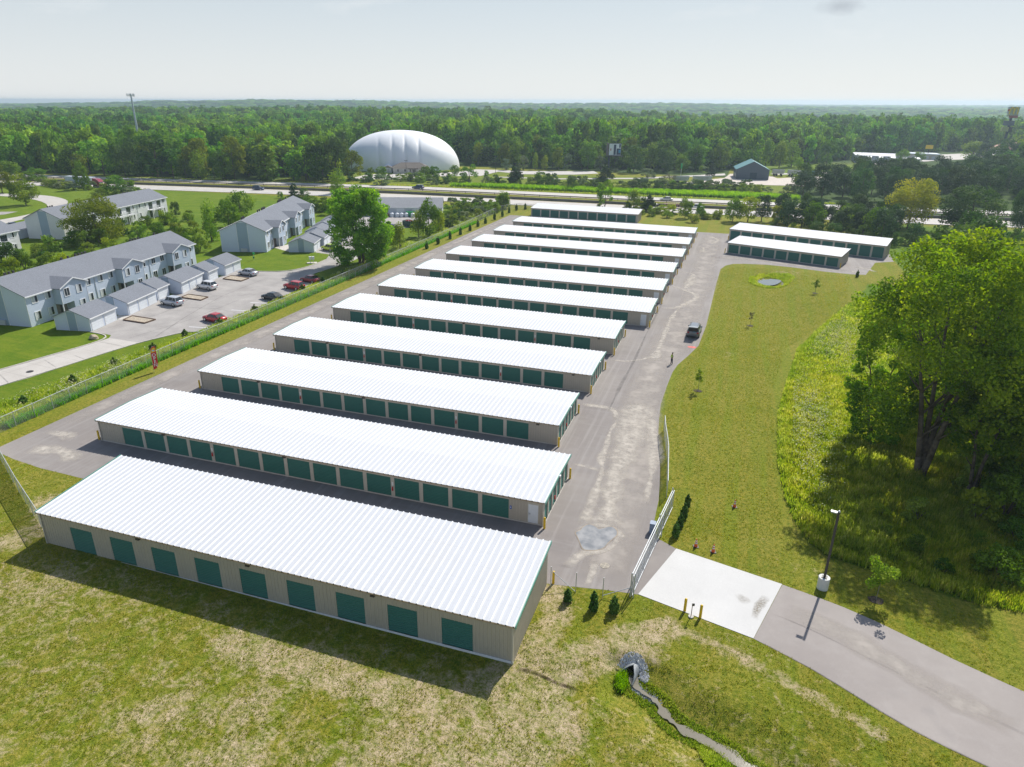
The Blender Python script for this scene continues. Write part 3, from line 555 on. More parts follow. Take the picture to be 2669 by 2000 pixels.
sheet('service_road', [(-114, 329), (-85, 334), (-64, 346.5), (-50, 354), (-37, 369), (-25, 380), (-11.8, 396), (-11, 386), (-34, 364), (-48, 349), (-64, 341.5), (-85, 330), (-113, 326)], M['highway'], .1)
sheet('gravel_yard', [(-31, 337), (-11, 372), (-9, 396), (12, 390), (14, 382), (34, 404), (44, 380), (29, 352), (0, 346)], concrete('pale gravel', (.50, .44, .38), (.62, .55, .48)), .09)
sheet('service_road', [(11, 406), (33, 424), (60, 440), (61, 434), (34, 417), (13, 400)], M['highway'], .12)
sheet('truck_yard', [(62, 495), (84, 497), (118, 545), (190, 600), (190, 660), (100, 575), (70, 530)], M['concrete'], .2)
# creek and pond water, gravel, mud
q = smooth_line(CREEK[:], .22); r_ = np.random.RandomState(5); nn = len(q); wdt = .16 + .20 * np.clip(np.linspace(0, 2.4, nn), 0, 1) + .12 * np.convolve(r_.randn(nn + 2), np.ones(3) / 1.7, 'valid')
t = np.gradient(q, axis=0); t /= np.hypot(t[:, 0], t[:, 1])[:, None]; n2 = np.stack([-t[:, 1], t[:, 0]], 1); Vw = []
for i in range(nn):
    z = Tz(*q[i]) + .10
    for s_ in (-1, 1): x, y = q[i] + n2[i] * s_ * wdt[i]; Vw.append((x, y, z))
o = MB().add(Vw, [(2 * i, 2 * i + 1, 2 * i + 3, 2 * i + 2) for i in range(nn - 1)]).build('creek_water', M['water']); bmfix(o); tag(o, kind='structure')
sheet('pond_water', closed_smooth([(5.0, 153.2), (6.7, 151.8), (8.4, 153.2), (9.4, 155.8), (9.8, 158.0), (8.3, 158.6), (6.3, 157.4), (5.0, 155.6)]), M['pond'], .0)
bpy.data.objects['pond_water'].data.vertices.foreach_set('co', np.array([(v.co.x, v.co.y, -.22) for v in bpy.data.objects['pond_water'].data.vertices], np.float32).ravel())
for px, py, a in ((20.3, 53.3, .8), (21.9, 53.4, .9)):
    o = sheet('marsh_water', closed_smooth([(px - a, py - .3), (px, py - .7), (px + a, py), (px + .2, py + .8)]), M['pond'], 0)
    for v in o.data.vertices: v.co.z = Tz(px, py) + .05

r_ = random.Random(17); mb = MB()
for k in range(260):
    t_ = r_.uniform(0, 6.28); x, y = 7.4 + math.cos(t_) * r_.uniform(2.3, 3.0), 155.2 + math.sin(t_) * r_.uniform(3.3, 4.2)
    if math.sin(t_) > .3 and r_.random() < .8: continue
    z = Tz(x, y); r0 = r_.uniform(.12, .34); a = r_.uniform(0, 6); vs = [(x + r0 * math.cos(a + i * 1.256) * r_.uniform(.7, 1.2), y + r0 * math.sin(a + i * 1.256) * r_.uniform(.7, 1.2), z - .04) for i in range(5)] + [(x, y, z + r0 * .6)]
    mb.add(vs, [(i, (i + 1) % 5, 5) for i in range(5)])
tag(mb.build('pond_stones', mk('pale grey stone', (.55, .53, .48), .9, .2, 3)), kind='stuff')

# ---------------------------------------------------------------- storage buildings
def slat_door(w_, h_, n=13):
    mb = MB(); s_ = h_ / n
    for i in range(n):
        z = i * s_
        mb.add([(0, .012, z), (w_, .012, z), (w_, -.018, z + s_ * .35), (0, -.018, z + s_ * .35), (w_, -.018, z + s_ * .75), (0, -.018, z + s_ * .75), (w_, .012, z + s_), (0, .012, z + s_)], [(0, 1, 2, 3), (3, 2, 4, 5), (5, 4, 6, 7)])
    mb.box(w_ * .5 - .15, w_ * .5 + .15, -.05, -.019, .05, .12)
    return mb.mesh('roll_up_door', M['door'])
DM = {}
def door_mesh(w_, h_):
    k = (round(w_, 2), round(h_, 2))
    if k not in DM: DM[k] = slat_door(w_, h_, max(8, int(h_ / .16)))
    return DM[k]
def storage(x, y, rz, L_, dep, eave, ridge, doors, dh, label, white_door=None, end_doors=0, mono=False, base=0.0, lights=(), ext=(), rake='trim_green', dz0=0.0):
    """doors: list of (x0, x1) in local x; front face at local y=0"""
    root = empty('storage_building', (x, y, 0), rz, label, 'storage building', 'white roofed storage buildings')
    W_ = MB(); th = .12
    def panel(a, b, z0, z1, ribs=True, mi=0):
        W_.mi = mi; W_.box(a, b, 0, th, z0, z1)
        if ribs:
            W_.mi = 1; n = int((b - a) / .267)
            for i in range(n):
                c = a + (i + .5) * (b - a) / n; W_.box(c - .025, c + .025, -.022, .0, z0 + .002, z1 - .002)
        W_.mi = 0
    z0 = base; top = eave - .02; ds = sorted(doors + ([white_door] if white_door else []))
    prev = 0
    big = ds and (ds[1][0] - ds[0][1] < 1 if len(ds) > 1 else False)
    for a, b in ds:
        if a - prev > .01: panel(prev, a, z0, top, a - prev > .9, 0 if a - prev > .9 else 2)
        prev = b
    panel(prev, L_, z0, top, L_ - prev > .6, 0)
    for a, b in ds:
        hh_ = dh if (a, b) != white_door else 2.02
        panel(a, b, dz0 + hh_, top, not big, 2 if big else 0)
    # back and left end
    W_.mi = 0; W_.box(0, L_, dep - th, dep, z0, top + (0 if not mono else ridge))
    zz = lambda t: top + (ridge * t / dep if mono else ridge * (1 - abs(2 * t / dep - 1)))
    def end(xa, xb, out):
        ys = [0.121, dep / 2, dep - .121]
        for a, b in zip(ys[:-1], ys[1:]):
            W_.mi = 0; W_.add([(xa, a, z0), (xb, a, z0), (xb, b, z0), (xa, b, z0), (xa, a, zz(a)), (xb, a, zz(a)), (xb, b, zz(b)), (xa, b, zz(b))], [(0, 3, 2, 1), (4, 5, 6, 7), (0, 1, 5, 4), (1, 2, 6, 5), (2, 3, 7, 6), (3, 0, 4, 7)])
        W_.mi = 1; n = int(dep / .267)
        for i in range(n):
            c = .13 + (i + .5) * (dep - .26) / n; xo = xb if out > 0 else xa
            W_.box(min(xo, xo + out * .022), max(xo, xo + out * .022), c - .025, c + .025, z0 + .002, zz(c) - .02)
        W_.mi = 0
    end(0, th, -1)
    if end_doors:
        n = end_doors; pit = (dep - .3) / n; dw = pit - .34; zt = 2.02
        for i in range(n + 1):
            a = .121 if i == 0 else .15 + i * pit - .17; b = dep - .121 if i == n else .15 + i * pit + .17
            W_.mi = 2; W_.box(L_ - th, L_, a, b, z0, zt)
        W_.mi = 2
        for a, b in ((.121, dep / 2), (dep / 2, dep - .121)):
            W_.add([(L_ - th, a, zt), (L_, a, zt), (L_, b, zt), (L_ - th, b, zt), (L_ - th, a, zz(a)), (L_, a, zz(a)), (L_, b, zz(b)), (L_ - th, b, zz(b))], [(0, 3, 2, 1), (4, 5, 6, 7), (0, 1, 5, 4), (1, 2, 6, 5), (2, 3, 7, 6), (3, 0, 4, 7)])
    else: end(L_ - th, L_, 1)
    W_.build('wall', [M['wall'], M['rib'], M['trim_beige']], root)
    # roof with standing ribs
    Rf = MB(); ov = .16; er = .22
    def rz_(t): return eave + (ridge * t / dep if mono else ridge * (1 - abs(2 * t / dep - 1)))
    secs = [(-er, dep + er)] if mono else [(-er, dep / 2), (dep / 2, dep + er)]
    for a, b in secs:
        Rf.mi = 0; za, zb = rz_(a), rz_(b)
        Rf.add([(-ov, a, za), (L_ + ov, a, za), (L_ + ov, b, zb), (-ov, b, zb), (-ov, a, za + .05), (L_ + ov, a, za + .05), (L_ + ov, b, zb + .05), (-ov, b, zb + .05)], [(0, 3, 2, 1), (4, 5, 6, 7), (0, 1, 5, 4), (1, 2, 6, 5), (2, 3, 7, 6), (3, 0, 4, 7)])
        n = int((L_ + 2 * ov - .2) / .535)
        for i in range(n + 1):
            Rf.mi = 1; c = -ov + .1 + i * (L_ + 2 * ov - .2) / n; h_ = .065; r0, r1 = .075, .03; e0 = a - (.02 if a < 0 else 0); e1 = b + (.02 if b > dep else 0)
            Rf.add([(c - r0, e0, za + .049), (c + r0, e0, za + .049), (c + r1, e0, za + .05 + h_), (c - r1, e0, za + .05 + h_), (c - r0, e1, zb + .049), (c + r0, e1, zb + .049), (c + r1, e1, zb + .05 + h_), (c - r1, e1, zb + .05 + h_)], [(0, 1, 2, 3), (7, 6, 5, 4), (1, 5, 6, 2), (2, 6, 7, 3), (3, 7, 4, 0)])
    roof = Rf.build('roof', [M['roof_white'], M['roof_rib']], root)
    E = MB(); E.box(-ov + .01, L_ + ov - .01, -er - .03, -er - .004, eave - .09, eave + .02)
    n = int((L_ + 2 * ov - .2) / .535)
    E.mi = 1
    for i in range(n + 1):
        c = -ov + .1 + i * (L_ + 2 * ov - .2) / n; E.box(c - .04, c + .04, -er - .045, -er - .031, eave - .01, eave + .055)
    E.build('eave_trim', [M['eave'], M['dark']], root)
    for xe in (-ov - .05, L_ + ov + .002):
        t_ = MB()
        for a, b in secs:
            za, zb = rz_(a) - .13, rz_(b) - .13
            t_.add([(xe, a, za), (xe + .048, a, za), (xe + .048, b, zb), (xe, b, zb), (xe, a, za + .27), (xe + .048, a, za + .27), (xe + .048, b, zb + .27), (xe, b, zb + .27)], [(0, 3, 2, 1), (4, 5, 6, 7), (0, 1, 5, 4), (1, 2, 6, 5), (2, 3, 7, 6), (3, 0, 4, 7)])
        t_.build('rake_trim', M[rake], root)
    # doors
    for a, b in doors:
        o = bpy.data.objects.new('roll_up_door', door_mesh(b - a, dh)); link(o, root); o.location = (a, .045, dz0)
    if big:
        MB().box(0, L_, -.05, -.002, z0 + (.0 if z0 >= 0 else 0), max(.07, z0 + .12)).build('door_sill', M['kerb'], root)
    else: MB().box(-.03, L_ + .03, -.06, -.024, z0, .03 if z0 > -.1 else -.02).build('base_trim', M['white'], root)
    if end_doors:
        for i in range(end_doors):
            o = bpy.data.objects.new('roll_up_door', door_mesh(dw, 2.0)); link(o, root); o.location = (L_ - .09, .15 + i * pit + .17, .02); o.rotation_euler = (0, 0, math.pi / 2)
        MB().box(L_ + .002, L_ + .05, 0, dep, -.01, .06).build('door_sill', M['kerb'], root)
        ym = dep / 2; wl = MB().box(L_ + .2, L_ + .34, ym - .14, ym + .14, rz_(ym) - .02, rz_(ym) + .12).build('roof_light', M['white'], root)
        e = MB(); e.tube((L_ + .09, ym - 1.0, .75), (L_ + .09, ym - 1.0, 1.1), .075, .06, 8); e.build('fire_extinguisher', M['red'], root)
    if white_door:
        a, b = white_door; d = MB(); d.box(a + .06, b - .06, .02, .07, .02, 2.0); dd = d.build('personnel_door', M['door_white'], root)
        f = MB(); f.box(a, a + .06, -.01, .1, 0, 2.06); f.box(b - .06, b, -.01, .1, 0, 2.06); f.box(a + .061, b - .061, -.01, .1, 2.002, 2.06); f.build('door_frame', M['trim_beige'], dd)
        hnd = MB(); hnd.box(a + .12, a + .3, -.04, .0, .98, 1.02); hnd.box(a + .12, a + .16, -.01, .021, .9, 1.12); hnd.build('door_handle', M['galv'], dd)
    for lx in lights:
        l_ = MB(); l_.prism([(lx - .17, eave - .30), (lx + .17, eave - .30), (lx + .13, eave - .12), (lx - .13, eave - .12)], -.26, -.024); l_.build('wall_light', M['dark'], root)
    for lx in ext:
        e = MB(); e.tube((lx, -.09, .75), (lx, -.09, 1.1), .075, .06, 8); e.tube((lx, -.09, 1.1), (lx, -.09, 1.17), .03, .03, 6); e.build('fire_extinguisher', M['red'], root)
        MB().box(lx - .08, lx + .08, -.03, -.003, 1.25, 1.62).build('extinguisher_sign', M['white'], root)
    for c in (0.02, L_ - .05):
        MB().box(c - .05, c + .05, -.09, -.024, z0 + .02, eave - .1).build('corner_trim', M['trim_beige'], root)
    return root
rowname = ['second', 'third', 'fourth', 'fifth', 'sixth', 'seventh', 'eighth', 'ninth', 'tenth', 'eleventh']
d1 = [(-49.1 + i * 4.13, -46.8 + i * 4.13) for i in range(9)]
storage(-52.1, 34.95, 0, 41.25, 8.55, 3.08, .72, [(a + 52.1, b + 52.1) for a, b in d1], 2.3, 'wide white-roofed building nearest the camera, nine spaced green doors facing the grass', mono=True, base=-.42, lights=(10.3, 20.5, 30.9), dz0=-.05)
SB = [(-63.3, -13.3, 51.15, 15, 1), (-63.25, -16.05, 66.75, 14, 0), (-63.3, -15.85, 82.5, 14, 0), (-63.1, -15.7, 98.15, 14, 0), (-62.95, -12.6, 113.8, 15, 1), (-62.75, -12.45, 129.3, 15, 1), (-62.65, -12.2, 145.15, 15, 1), (-62.75, -11.9, 161.5, 15, 1), (-62.5, -11.75, 177.1, 15, 1), (-62.4, -11.65, 193.3, 15, 1)]
for i, (x0, x1, y0, nd, wd) in enumerate(SB):
    Lb = x1 - x0; fd = 3.15; pit = 2.932
    ds = [(fd + k * pit, fd + k * pit + 2.55) for k in range(nd)]
    lab = f"long beige building with white ribbed roof and green doors, {rowname[i]} row from the front"
    storage(x0, y0, 0, Lb, 9.1, 2.47, .16, ds, 2.1, lab, white_door=(Lb - 1.5, Lb - .45) if wd else None, end_doors=6, lights=(fd + 2 * pit - .19, fd + 7 * pit - .19) + ((Lb - 2.3,) if not wd else ()), ext=(fd + 4 * pit - .19, fd + 11 * pit - .19))
    if i == 0:
        bs = MB().box(x1 - 3.15, x1 - 2.97, y0 - .035, y0 - .024, 1.15, 1.5).build('parking_sign', M['blue']); tag(bs, 'small blue sign on the beige wall beside the white door', 'sign')
        sg = MB(); sg.tube((x1 - 3.06, y0 - .037, 1.30), (x1 - 3.06, y0 - .04, 1.30), .05, .05, 10); sg.box(x1 - 3.075, x1 - 3.045, y0 - .04, y0 - .036, 1.33, 1.45); o = sg.build('symbol', M['white'], bs)
storage(-64.75, 219.4, 0, 34.2, 7.6, 2.62, .5, [(.3 + k * 3.06, .3 + k * 3.06 + 2.65) for k in range(11)], 2.25, 'low white-roofed building farthest back before the highway, eleven dark green doors', mono=True, rake='trim_beige')
a13 = math.atan2(-10.55, 36.85)
storage(-2.75, 200.1, a13, 38.4, 8.6, 3.15, .5, [(.3 + k * 2.935, .3 + k * 2.935 + 2.5) for k in range(13)], 2.75, 'taller angled building with thirteen green doors, behind the shorter angled one', mono=True, rake='dark')
storage(-2.55, 182.75, math.atan2(-7.9, 25.2), 26.5, 8.7, 2.55, .4, [(.28 + k * 2.9, .28 + k * 2.9 + 2.5) for k in range(9)], 2.1, 'short angled white-roofed building with nine green doors facing the grassy pond', mono=True, rake='dark')

# bollards
bm_ = MB(); bm_.tube((0, 0, 0), (0, 0, 1.1), .105, .105, 14, False); bm_.tube((0, 0, 1.1), (0, 0, 1.16), .105, .06, 14)
bol = bm_.mesh('yellow_bollard', M['yellow'], True)
def bollard(x, y, lab, h=1.0):
    o = bpy.data.objects.new('yellow_bollard', bol); link(o); o.location = (x, y, Tz(x, y)); o.scale = (1, 1, h); return tag(o, lab, 'bollard', 'yellow bollards at building corners')
for i, (x0, x1, y0, nd, wd) in enumerate(SB):
    r_ = rowname[i]
    bollard(x1 + .2, y0 - .35, f'yellow bollard at the front right corner of the {r_} building row')
    bollard(x1 + .25, y0 + 9.0, f'yellow bollard at the rear right corner of the {r_} building row')
    bollard(x0 - .5, y0 + .05, f'yellow bollard at the left end of the {r_} building row', .95)
for x, y, l_ in ((-10.4, 43.75, 'yellow bollard at the end of the nearest building by the slack fence brace'), (-2.95, 201.1, 'yellow bollard at the left end of the taller angled building'), (-3.05, 182.4, 'yellow bollard at the left end of the short angled building'), (25.25, 183.3, 'yellow bollard behind the right end of the short angled building'), (22.85, 174.6, 'yellow bollard at the front right corner of the short angled building'),
                 (-.3, 43.85, 'yellow bollard left of the keypad on the concrete apron edge'), (.85, 43.5, 'yellow bollard right of the keypad on the concrete apron edge')): bollard(x, y, l_)

# ---------------------------------------------------------------- apartment houses
def gable_roof(mb, x0, x1, y0, y1, ze, zr, th=.12, ov=.3):
    ym = (y0 + y1) / 2; sl = (zr - ze) / (ym - y0)
    for a, b in ((y0 - ov, ym), (y1 + ov, ym)):
        za = ze - sl * ov; zb = zr; v = [(x0 - ov, a, za), (x1 + ov, a, za), (x1 + ov, b, zb), (x0 - ov, b, zb)]
        mb.add([(p[0], p[1], p[2]) for p in v] + [(p[0], p[1], p[2] + th) for p in v], [(0, 3, 2, 1), (4, 5, 6, 7), (0, 1, 5, 4), (1, 2, 6, 5), (2, 3, 7, 6), (3, 0, 4, 7)] if a < b else [(0, 1, 2, 3), (7, 6, 5, 4), (4, 5, 1, 0), (5, 6, 2, 1), (6, 7, 3, 2), (7, 4, 0, 3)])
def house_body(mb, x0, x1, y0, y1, ze, zr, z0=0):
    ym = (y0 + y1) / 2
    mb.add([(x0, y0, z0), (x1, y0, z0), (x1, y1, z0), (x0, y1, z0), (x0, y0, ze), (x1, y0, ze), (x1, y1, ze), (x0, y1, ze), (x0, ym, zr), (x1, ym, zr)], [(0, 1, 5, 4), (2, 3, 7, 6), (1, 2, 6, 9, 5), (3, 0, 4, 8, 7)])
WF = MB(); ww, wh = 1.05, 1.25
for a, b, c, d in ((-ww / 2 - .1, -ww / 2, -.1, wh + .1), (ww / 2, ww / 2 + .1, -.1, wh + .1), (-ww / 2, ww / 2, -.1, 0), (-ww / 2, ww / 2, wh, wh + .1), (-.03, .03, 0, wh)): WF.box(a, b, -.07, -.002, c, d)
WFm = WF.mesh('window', M['white']); WGm = MB().box(-ww / 2, ww / 2, -.035, -.004, .001, wh - .001).mesh('pane', M['glass'])
WCm = MB().box(-ww / 2 + .02, -.04, -.039, -.036, .02, wh - .02).mesh('blind', mk('pale blind', (.55, .58, .58), .8))
def window(root, x, y, z, rz=0, sx=1):
    o = bpy.data.objects.new('window', WFm); link(o, root); o.location = (x, y, z); o.rotation_euler = (0, 0, rz); o.scale = (sx, 1, 1)
    p_ = bpy.data.objects.new('pane', WGm); link(p_, o)
    if random.random() < .7: c = bpy.data.objects.new('blind', WCm); link(c, o)
    return o
random.seed(4)
def apartment(x, y, rz, label, front='bays', Lx=44.8, z=0):
    D_ = 10.7; ze, zr = 5.05, 7.45
    root = empty('apartment_building', (x, y, z), rz, label, 'apartment building', 'pale blue apartment buildings')
    b = MB(); house_body(b, 0, Lx, 0, D_, ze, zr, -.3); b.build('wall', M['siding'] if front == 'bays' else siding_white, root)
    for xe, s_ in ((-.02, 0), (Lx + .004, 1)):       # flat darker centre strip with white trims on each gable
        g_ = MB(); x0 = xe if s_ == 0 else xe; g_.box(x0, x0 + .016, 4.1, 6.6, -.2, 6.9 if 1 else 0); g_.build('gable_strip', M['siding_dark'], root)
        t_ = MB()
        for c in (4.0, 6.6): t_.box(x0 - .03, x0 + .045, c, c + .1, -.2, 6.85)
        for c in (0.0, D_ - .1): t_.box(x0 - .03, x0 + .045, c, c + .1, -.2, ze - .1)
        t_.build('corner_trim', M['white'], root)
        w_ = MB()
        if s_ == 0 and front == 'bays': w_.box(-.35, -.025, 4.6, 6.1, .1, .9); w_.build('meter_bank', M['galv'], root)
    r_ = MB(); gable_roof(r_, 0, Lx, 0, D_, ze, zr); roof = r_.build('roof', M['shingle'] if front == 'bays' else M['shingle'], root)
    f = MB(); f.box(-.33, Lx + .33, -.44, -.302, ze - .2, ze - .02); f.box(-.33, Lx + .33, D_ + .302, D_ + .42, ze - .2, ze - .02); f.build('gutter', M['white'], root)
    v_ = MB()
    for c in (3.5, 4.3, 5.1, 15.5, 17, 18.8, 19.6, 20.4, 21.2, 33.6, 34.4, 35.2, 36, 41):
        v_.box(c, c + .3, D_ / 2 + .9, D_ / 2 + 1.2, zr - .4, zr + .25)
    v_.build('roof_vents', M['dark'], roof)
    ws_up = (1.7, 4.4, 13.4, 16.4, 19.0, 28.1, 31.1, 33.8, 43.0)
    if front == 'bays':
        for u in ws_up: window(root, u, 0, 3.65)
        for u in ws_up: window(root, u, 0, .85)
        for bu in (5.4, 20.25, 35.05):
            b0, b1 = bu, bu + 5.85; pj = -1.55; bay = empty('bay', (0, 0, 0)); bay.parent = root
            m_ = MB(); m_.add([(b0, pj, 2.35), (b1, pj, 2.35), (b1, pj, ze), (b0, pj, ze), ((b0 + b1) / 2, pj, ze + 1.15)], [(0, 1, 2, 4, 3)])
            m_.add([(b0, pj, 2.35), (b0, 0, 2.35), (b0, 0, ze), (b0, pj, ze), (b1, pj, 2.35), (b1, 0, 2.35), (b1, 0, ze), (b1, pj, ze)], [(0, 3, 2, 1), (4, 5, 6, 7), (0, 1, 5, 4)])
            m_.add([(b0 + 2.5, pj + .003, -.2), (b1, pj + .003, -.2), (b1, pj + .003, 2.35), (b0 + 2.5, pj + .003, 2.35), (b0 + 2.5, -.01, -.2), (b0 + 2.5, -.01, 2.35), (b1, -.01, -.2), (b1, -.01, 2.35)], [(0, 1, 2, 3), (4, 0, 3, 5), (1, 6, 7, 2)])
            m_.build('bay_wall', M['siding_bay'], bay)
            # cross gable roof of the bay
            rr = MB(); zc = ze + 1.15; ym_ = 5.35; sl = (zr - ze) / (ym_ + 0); yb = (zc - ze) / sl
            for s_, xe in ((1, b0 - .25), (-1, b1 + .25)):
                zo = ze - .1; mid = (b0 + b1) / 2
                P_ = [(xe, pj - .3, zo + .14), (mid, pj - .3, zc + .14), (mid, yb + .35, zc + .14), (xe, -.05, zo + .14)]
                Q_ = [(p[0], p[1], p[2] - .12) for p in P_]
                rr.add(P_ + Q_, [(0, 1, 2, 3) if s_ < 0 else (3, 2, 1, 0), (0, 3, 7, 4), (4, 5, 1, 0), (1, 5, 6, 2), (4, 7, 6, 5)])
            rr.build('bay_roof', M['shingle'], bay)
            tr = MB(); mid = (b0 + b1) / 2
            for xe in (b0 - .27, b1 + .27):
                tr.add([(xe, pj - .34, ze - .12), (mid, pj - .34, zc - .0), (mid, pj - .34, zc + .2), (xe, pj - .34, ze + .07), (xe, pj - .302, ze - .12), (mid, pj - .302, zc - .0), (mid, pj - .302, zc + .2), (xe, pj - .302, ze + .07)], [(0, 1, 2, 3), (7, 6, 5, 4), (3, 2, 6, 7), (0, 4, 5, 1)])
            tr.box(b0 - .01, b0 + .09, pj - .03, pj - .002, 2.35, ze); tr.box(b1 - .09, b1 + .01, pj - .03, pj - .002, 0, ze); tr.build('fascia', M['white'], bay)
            for u in (1.35, 4.05): window(bay, b0 + u, pj, 3.55)
            window(bay, b0 + 4.3, pj + .003, .9)
            ps = MB(); ps.box(b0 + .02, b0 + .17, pj + .02, pj + .17, -.1, 2.35); ps.build('entry_post', M['white'], bay)
            en = MB(); en.box(b0 + .2, b0 + 2.4, -.03, -.004, 0, 2.3); e_ = en.build('entry', M['bark_pale'], bay)
            sd_ = MB(); sd_.box(b0 + .9, b0 + 1.8, -.07, -.035, 0, 2.0); sd_.build('entry_door', M['dark'], e_)
        for u in (14.9, 29.7): MB().box(u, u + .09, -.1, -.004, 0, ze - .2).build('downspout', M['galv'], root)
    else:
        for u in ws_up[::1]:
            if u not in (13.4,): window(root, u, 0, 3.65)
        for u in (1.7, 13.4, 16.4, 28.1, 31.1, 43.0): window(root, u, 0, .85)
        for bu in (5.8, 20.5, 35.0):
            for u, ww_ in ((bu, 3.4), (bu + 4.0, 3.4)):
                bal = empty('balcony', (u, 0, 0)); bal.parent = root
                MB().box(0, ww_, -1.6, -.004, 2.35, 2.5).build('deck', M['white'], bal)
                rl = MB(); rl.box(0, ww_, -1.6, -1.54, 3.35, 3.43); rl.box(0, .06, -1.53, -.01, 3.35, 3.43); rl.box(ww_ - .06, ww_, -1.53, -.01, 3.35, 3.43)
                for i in range(int(ww_ / .16)): rl.box(.04 + i * .16, .08 + i * .16, -1.59, -1.55, 2.5, 3.35)
                rl.build('railing', M['white'], bal)
                pp = MB(); pp.box(.02, .16, -1.58, -1.44, -.2, 2.35); pp.box(ww_ - .16, ww_ - .02, -1.58, -1.44, -.2, 2.35); pp.build('post', M['white'], bal)
                sl_ = MB(); sl_.box(.7, 2.5, -.05, -.004, 2.5, 4.5); sl_.box(.7, 2.5, -.05, -.004, .0, 2.0); sl_.build('sliding_door', M['glass'], bal)
        for u in (15, 30): MB().box(u, u + .09, -.1, -.004, 0, ze - .2).build('downspout', M['galv'], root)
    return root
siding_white = siding('white lap siding', (.70, .71, .72))
apartment(-106.5, 78.4, math.atan2(.991, -.132), 'long two-storey pale blue apartment building with three gabled bays, nearest the lawn at left')
apartment(-107.8, 141.3, math.atan2(.946, -.325), 'two-storey pale blue apartment building seen end on, behind the oval lawn')
apartment(-166.4, 137.4, math.atan2(.985, -.173), 'two-storey building with white balconies half hidden behind a willow', 'balcony', z=-.35)
apartment(-162.5 + 44.8 * .15, 122.0 - 44.8 * .9887, math.atan2(.9887, -.15), 'white apartment building cut off by the left edge of the photo', 'balcony', z=-.3)
def garage(x, y, rz, n, w_, label, dep=6.0, ze=2.2, zr=3.4, gm=None, z=0):
    root = empty('garage', (x, y, z), rz, label, 'garage', 'small pale blue garages')
    b = MB(); house_body(b, 0, w_, 0, dep, ze, zr, -.15); b.build('wall', M['siding'], root)
    st = MB(); st.box(-.018, -.004, dep / 2 - .75, dep / 2 + .75, -.1, zr - .35); st.build('gable_strip', M['siding_dark'], root)
    t_ = MB()
    for c in (dep / 2 - .8, dep / 2 + .72, 0, dep - .08): t_.box(-.04, -.0185, c, c + .08, -.1, (zr - .42) if 1 < c < dep - 1 else ze - .05)
    t_.build('corner_trim', M['white'], root)
    r_ = MB(); gable_roof(r_, 0, w_, 0, dep, ze, zr, .1, .22); r_.build('roof', M['shingle'], root)
    f = MB(); f.box(-.22, w_ + .22, -.30, -.222, ze - .2, ze - .02); f.build('fascia', M['white'], root)
    cw = w_ / n
    for i in range(n):
        a, b_ = i * cw + .32, (i + 1) * cw - .32; d = MB(); d.box(a, b_, -.03, -.004, 0, 1.98)
        for k in range(4): d.box(a + .03, b_ - .03, -.045, -.031, .06 + k * .48, .42 + k * .48)
        d.build('garage_door', M['door_white'], root)
        jf = MB(); jf.box(a - .1, a, -.045, -.004, 0, 2.1); jf.box(b_, b_ + .1, -.045, -.004, 0, 2.1); jf.box(a, b_, -.045, -.004, 1.982, 2.1); jf.build('door_frame', M['white'], root)
    return root
def ga(x, y, ux, uy, n, w_, l_, **k): return garage(x, y, math.atan2(uy, ux), n, w_, l_, **k)
ga(-95.8, 79.9, -.2, .98, 2, 6.4, 'nearest two-door pale blue garage beside the green lawn')
ga(-97.3, 88.9, -.215, .977, 3, 8.4, 'pale blue garage behind the raised gravel bed, second from the front')
ga(-99.75, 98.1, -.2, .98, 1, 3.6, 'narrow one-door garage between two wider ones, nearer the camera', dep=5.0)
ga(-99.0, 103.3, -.235, .972, 3, 8.3, 'wide garage behind the silver crossover')
ga(-100.5, 112.4, -.2, .98, 1, 3.7, 'narrow one-door garage near the silver sedan', dep=5.2)
ga(-101.2, 118.2, -.15, .989, 2, 6.3, 'last two-door garage in the row, beside the oval lawn')
ga(-97.3, 145.2, -.325, .946, 2, 6.6, 'garage end facing the oval lawn, by the lime car')
ga(-99.0, 152.4, -.325, .946, 2, 6.2, 'garage second in the far row, behind the white sedan')
ga(-102.2, 159.6, -.325, .946, 2, 6.6, 'garage third in the far row, partly behind the big tree')
ga(-105.0, 167.4, -.325, .946, 2, 6.2, 'garage fourth in the far row')
ga(-108.0, 176.5, -.325, .946, 2, 6.2, 'last garage of the far row')
ga(-178.0, 133.0, -.2, .98, 2, 8.0, 'garage with grey roof between the far-left buildings', z=-.5)
ga(-173.0, 121.0, -.2, .98, 2, 7.5, 'garage behind the cut-off white building', z=-.5)
# maintenance building
um = (.93, .3676); rm = math.atan2(um[1], um[0])
root = empty('maintenance_building', (-113.3, 199.6, 0), rm, 'large shed with light grey roof and white gable beyond the big tree', 'shed')
Lm, Dm = 23.9, 11.0
b = MB(); house_body(b, 0, Lm, 0, Dm, 2.75, 5.0); b.build('wall', siding('shed siding', (.60, .64, .70), .3), root)
r_ = MB(); gable_roof(r_, 0, Lm, 0, Dm, 2.75, 5.0, .12, .3); r_.build('roof', M['shingle_light'], root)
MB().box(-.3, Lm + .3, -.42, -.302, 2.5, 2.72).build('gutter', M['white'], root)
for u, n_ in ((2.2, 2.8), (9.6, 2.4), (14.4, 3.3), (18.6, 3.0)):
    d = MB().box(u, u + n_, -.04, -.004, 0, 2.3).build('garage_door', M['door_white'], root)
    j = MB(); j.box(u - .09, u, -.06, -.004, 0, 2.4); j.box(u + n_, u + n_ + .09, -.06, -.004, 0, 2.4); j.build('door_frame', M['galv'], d)
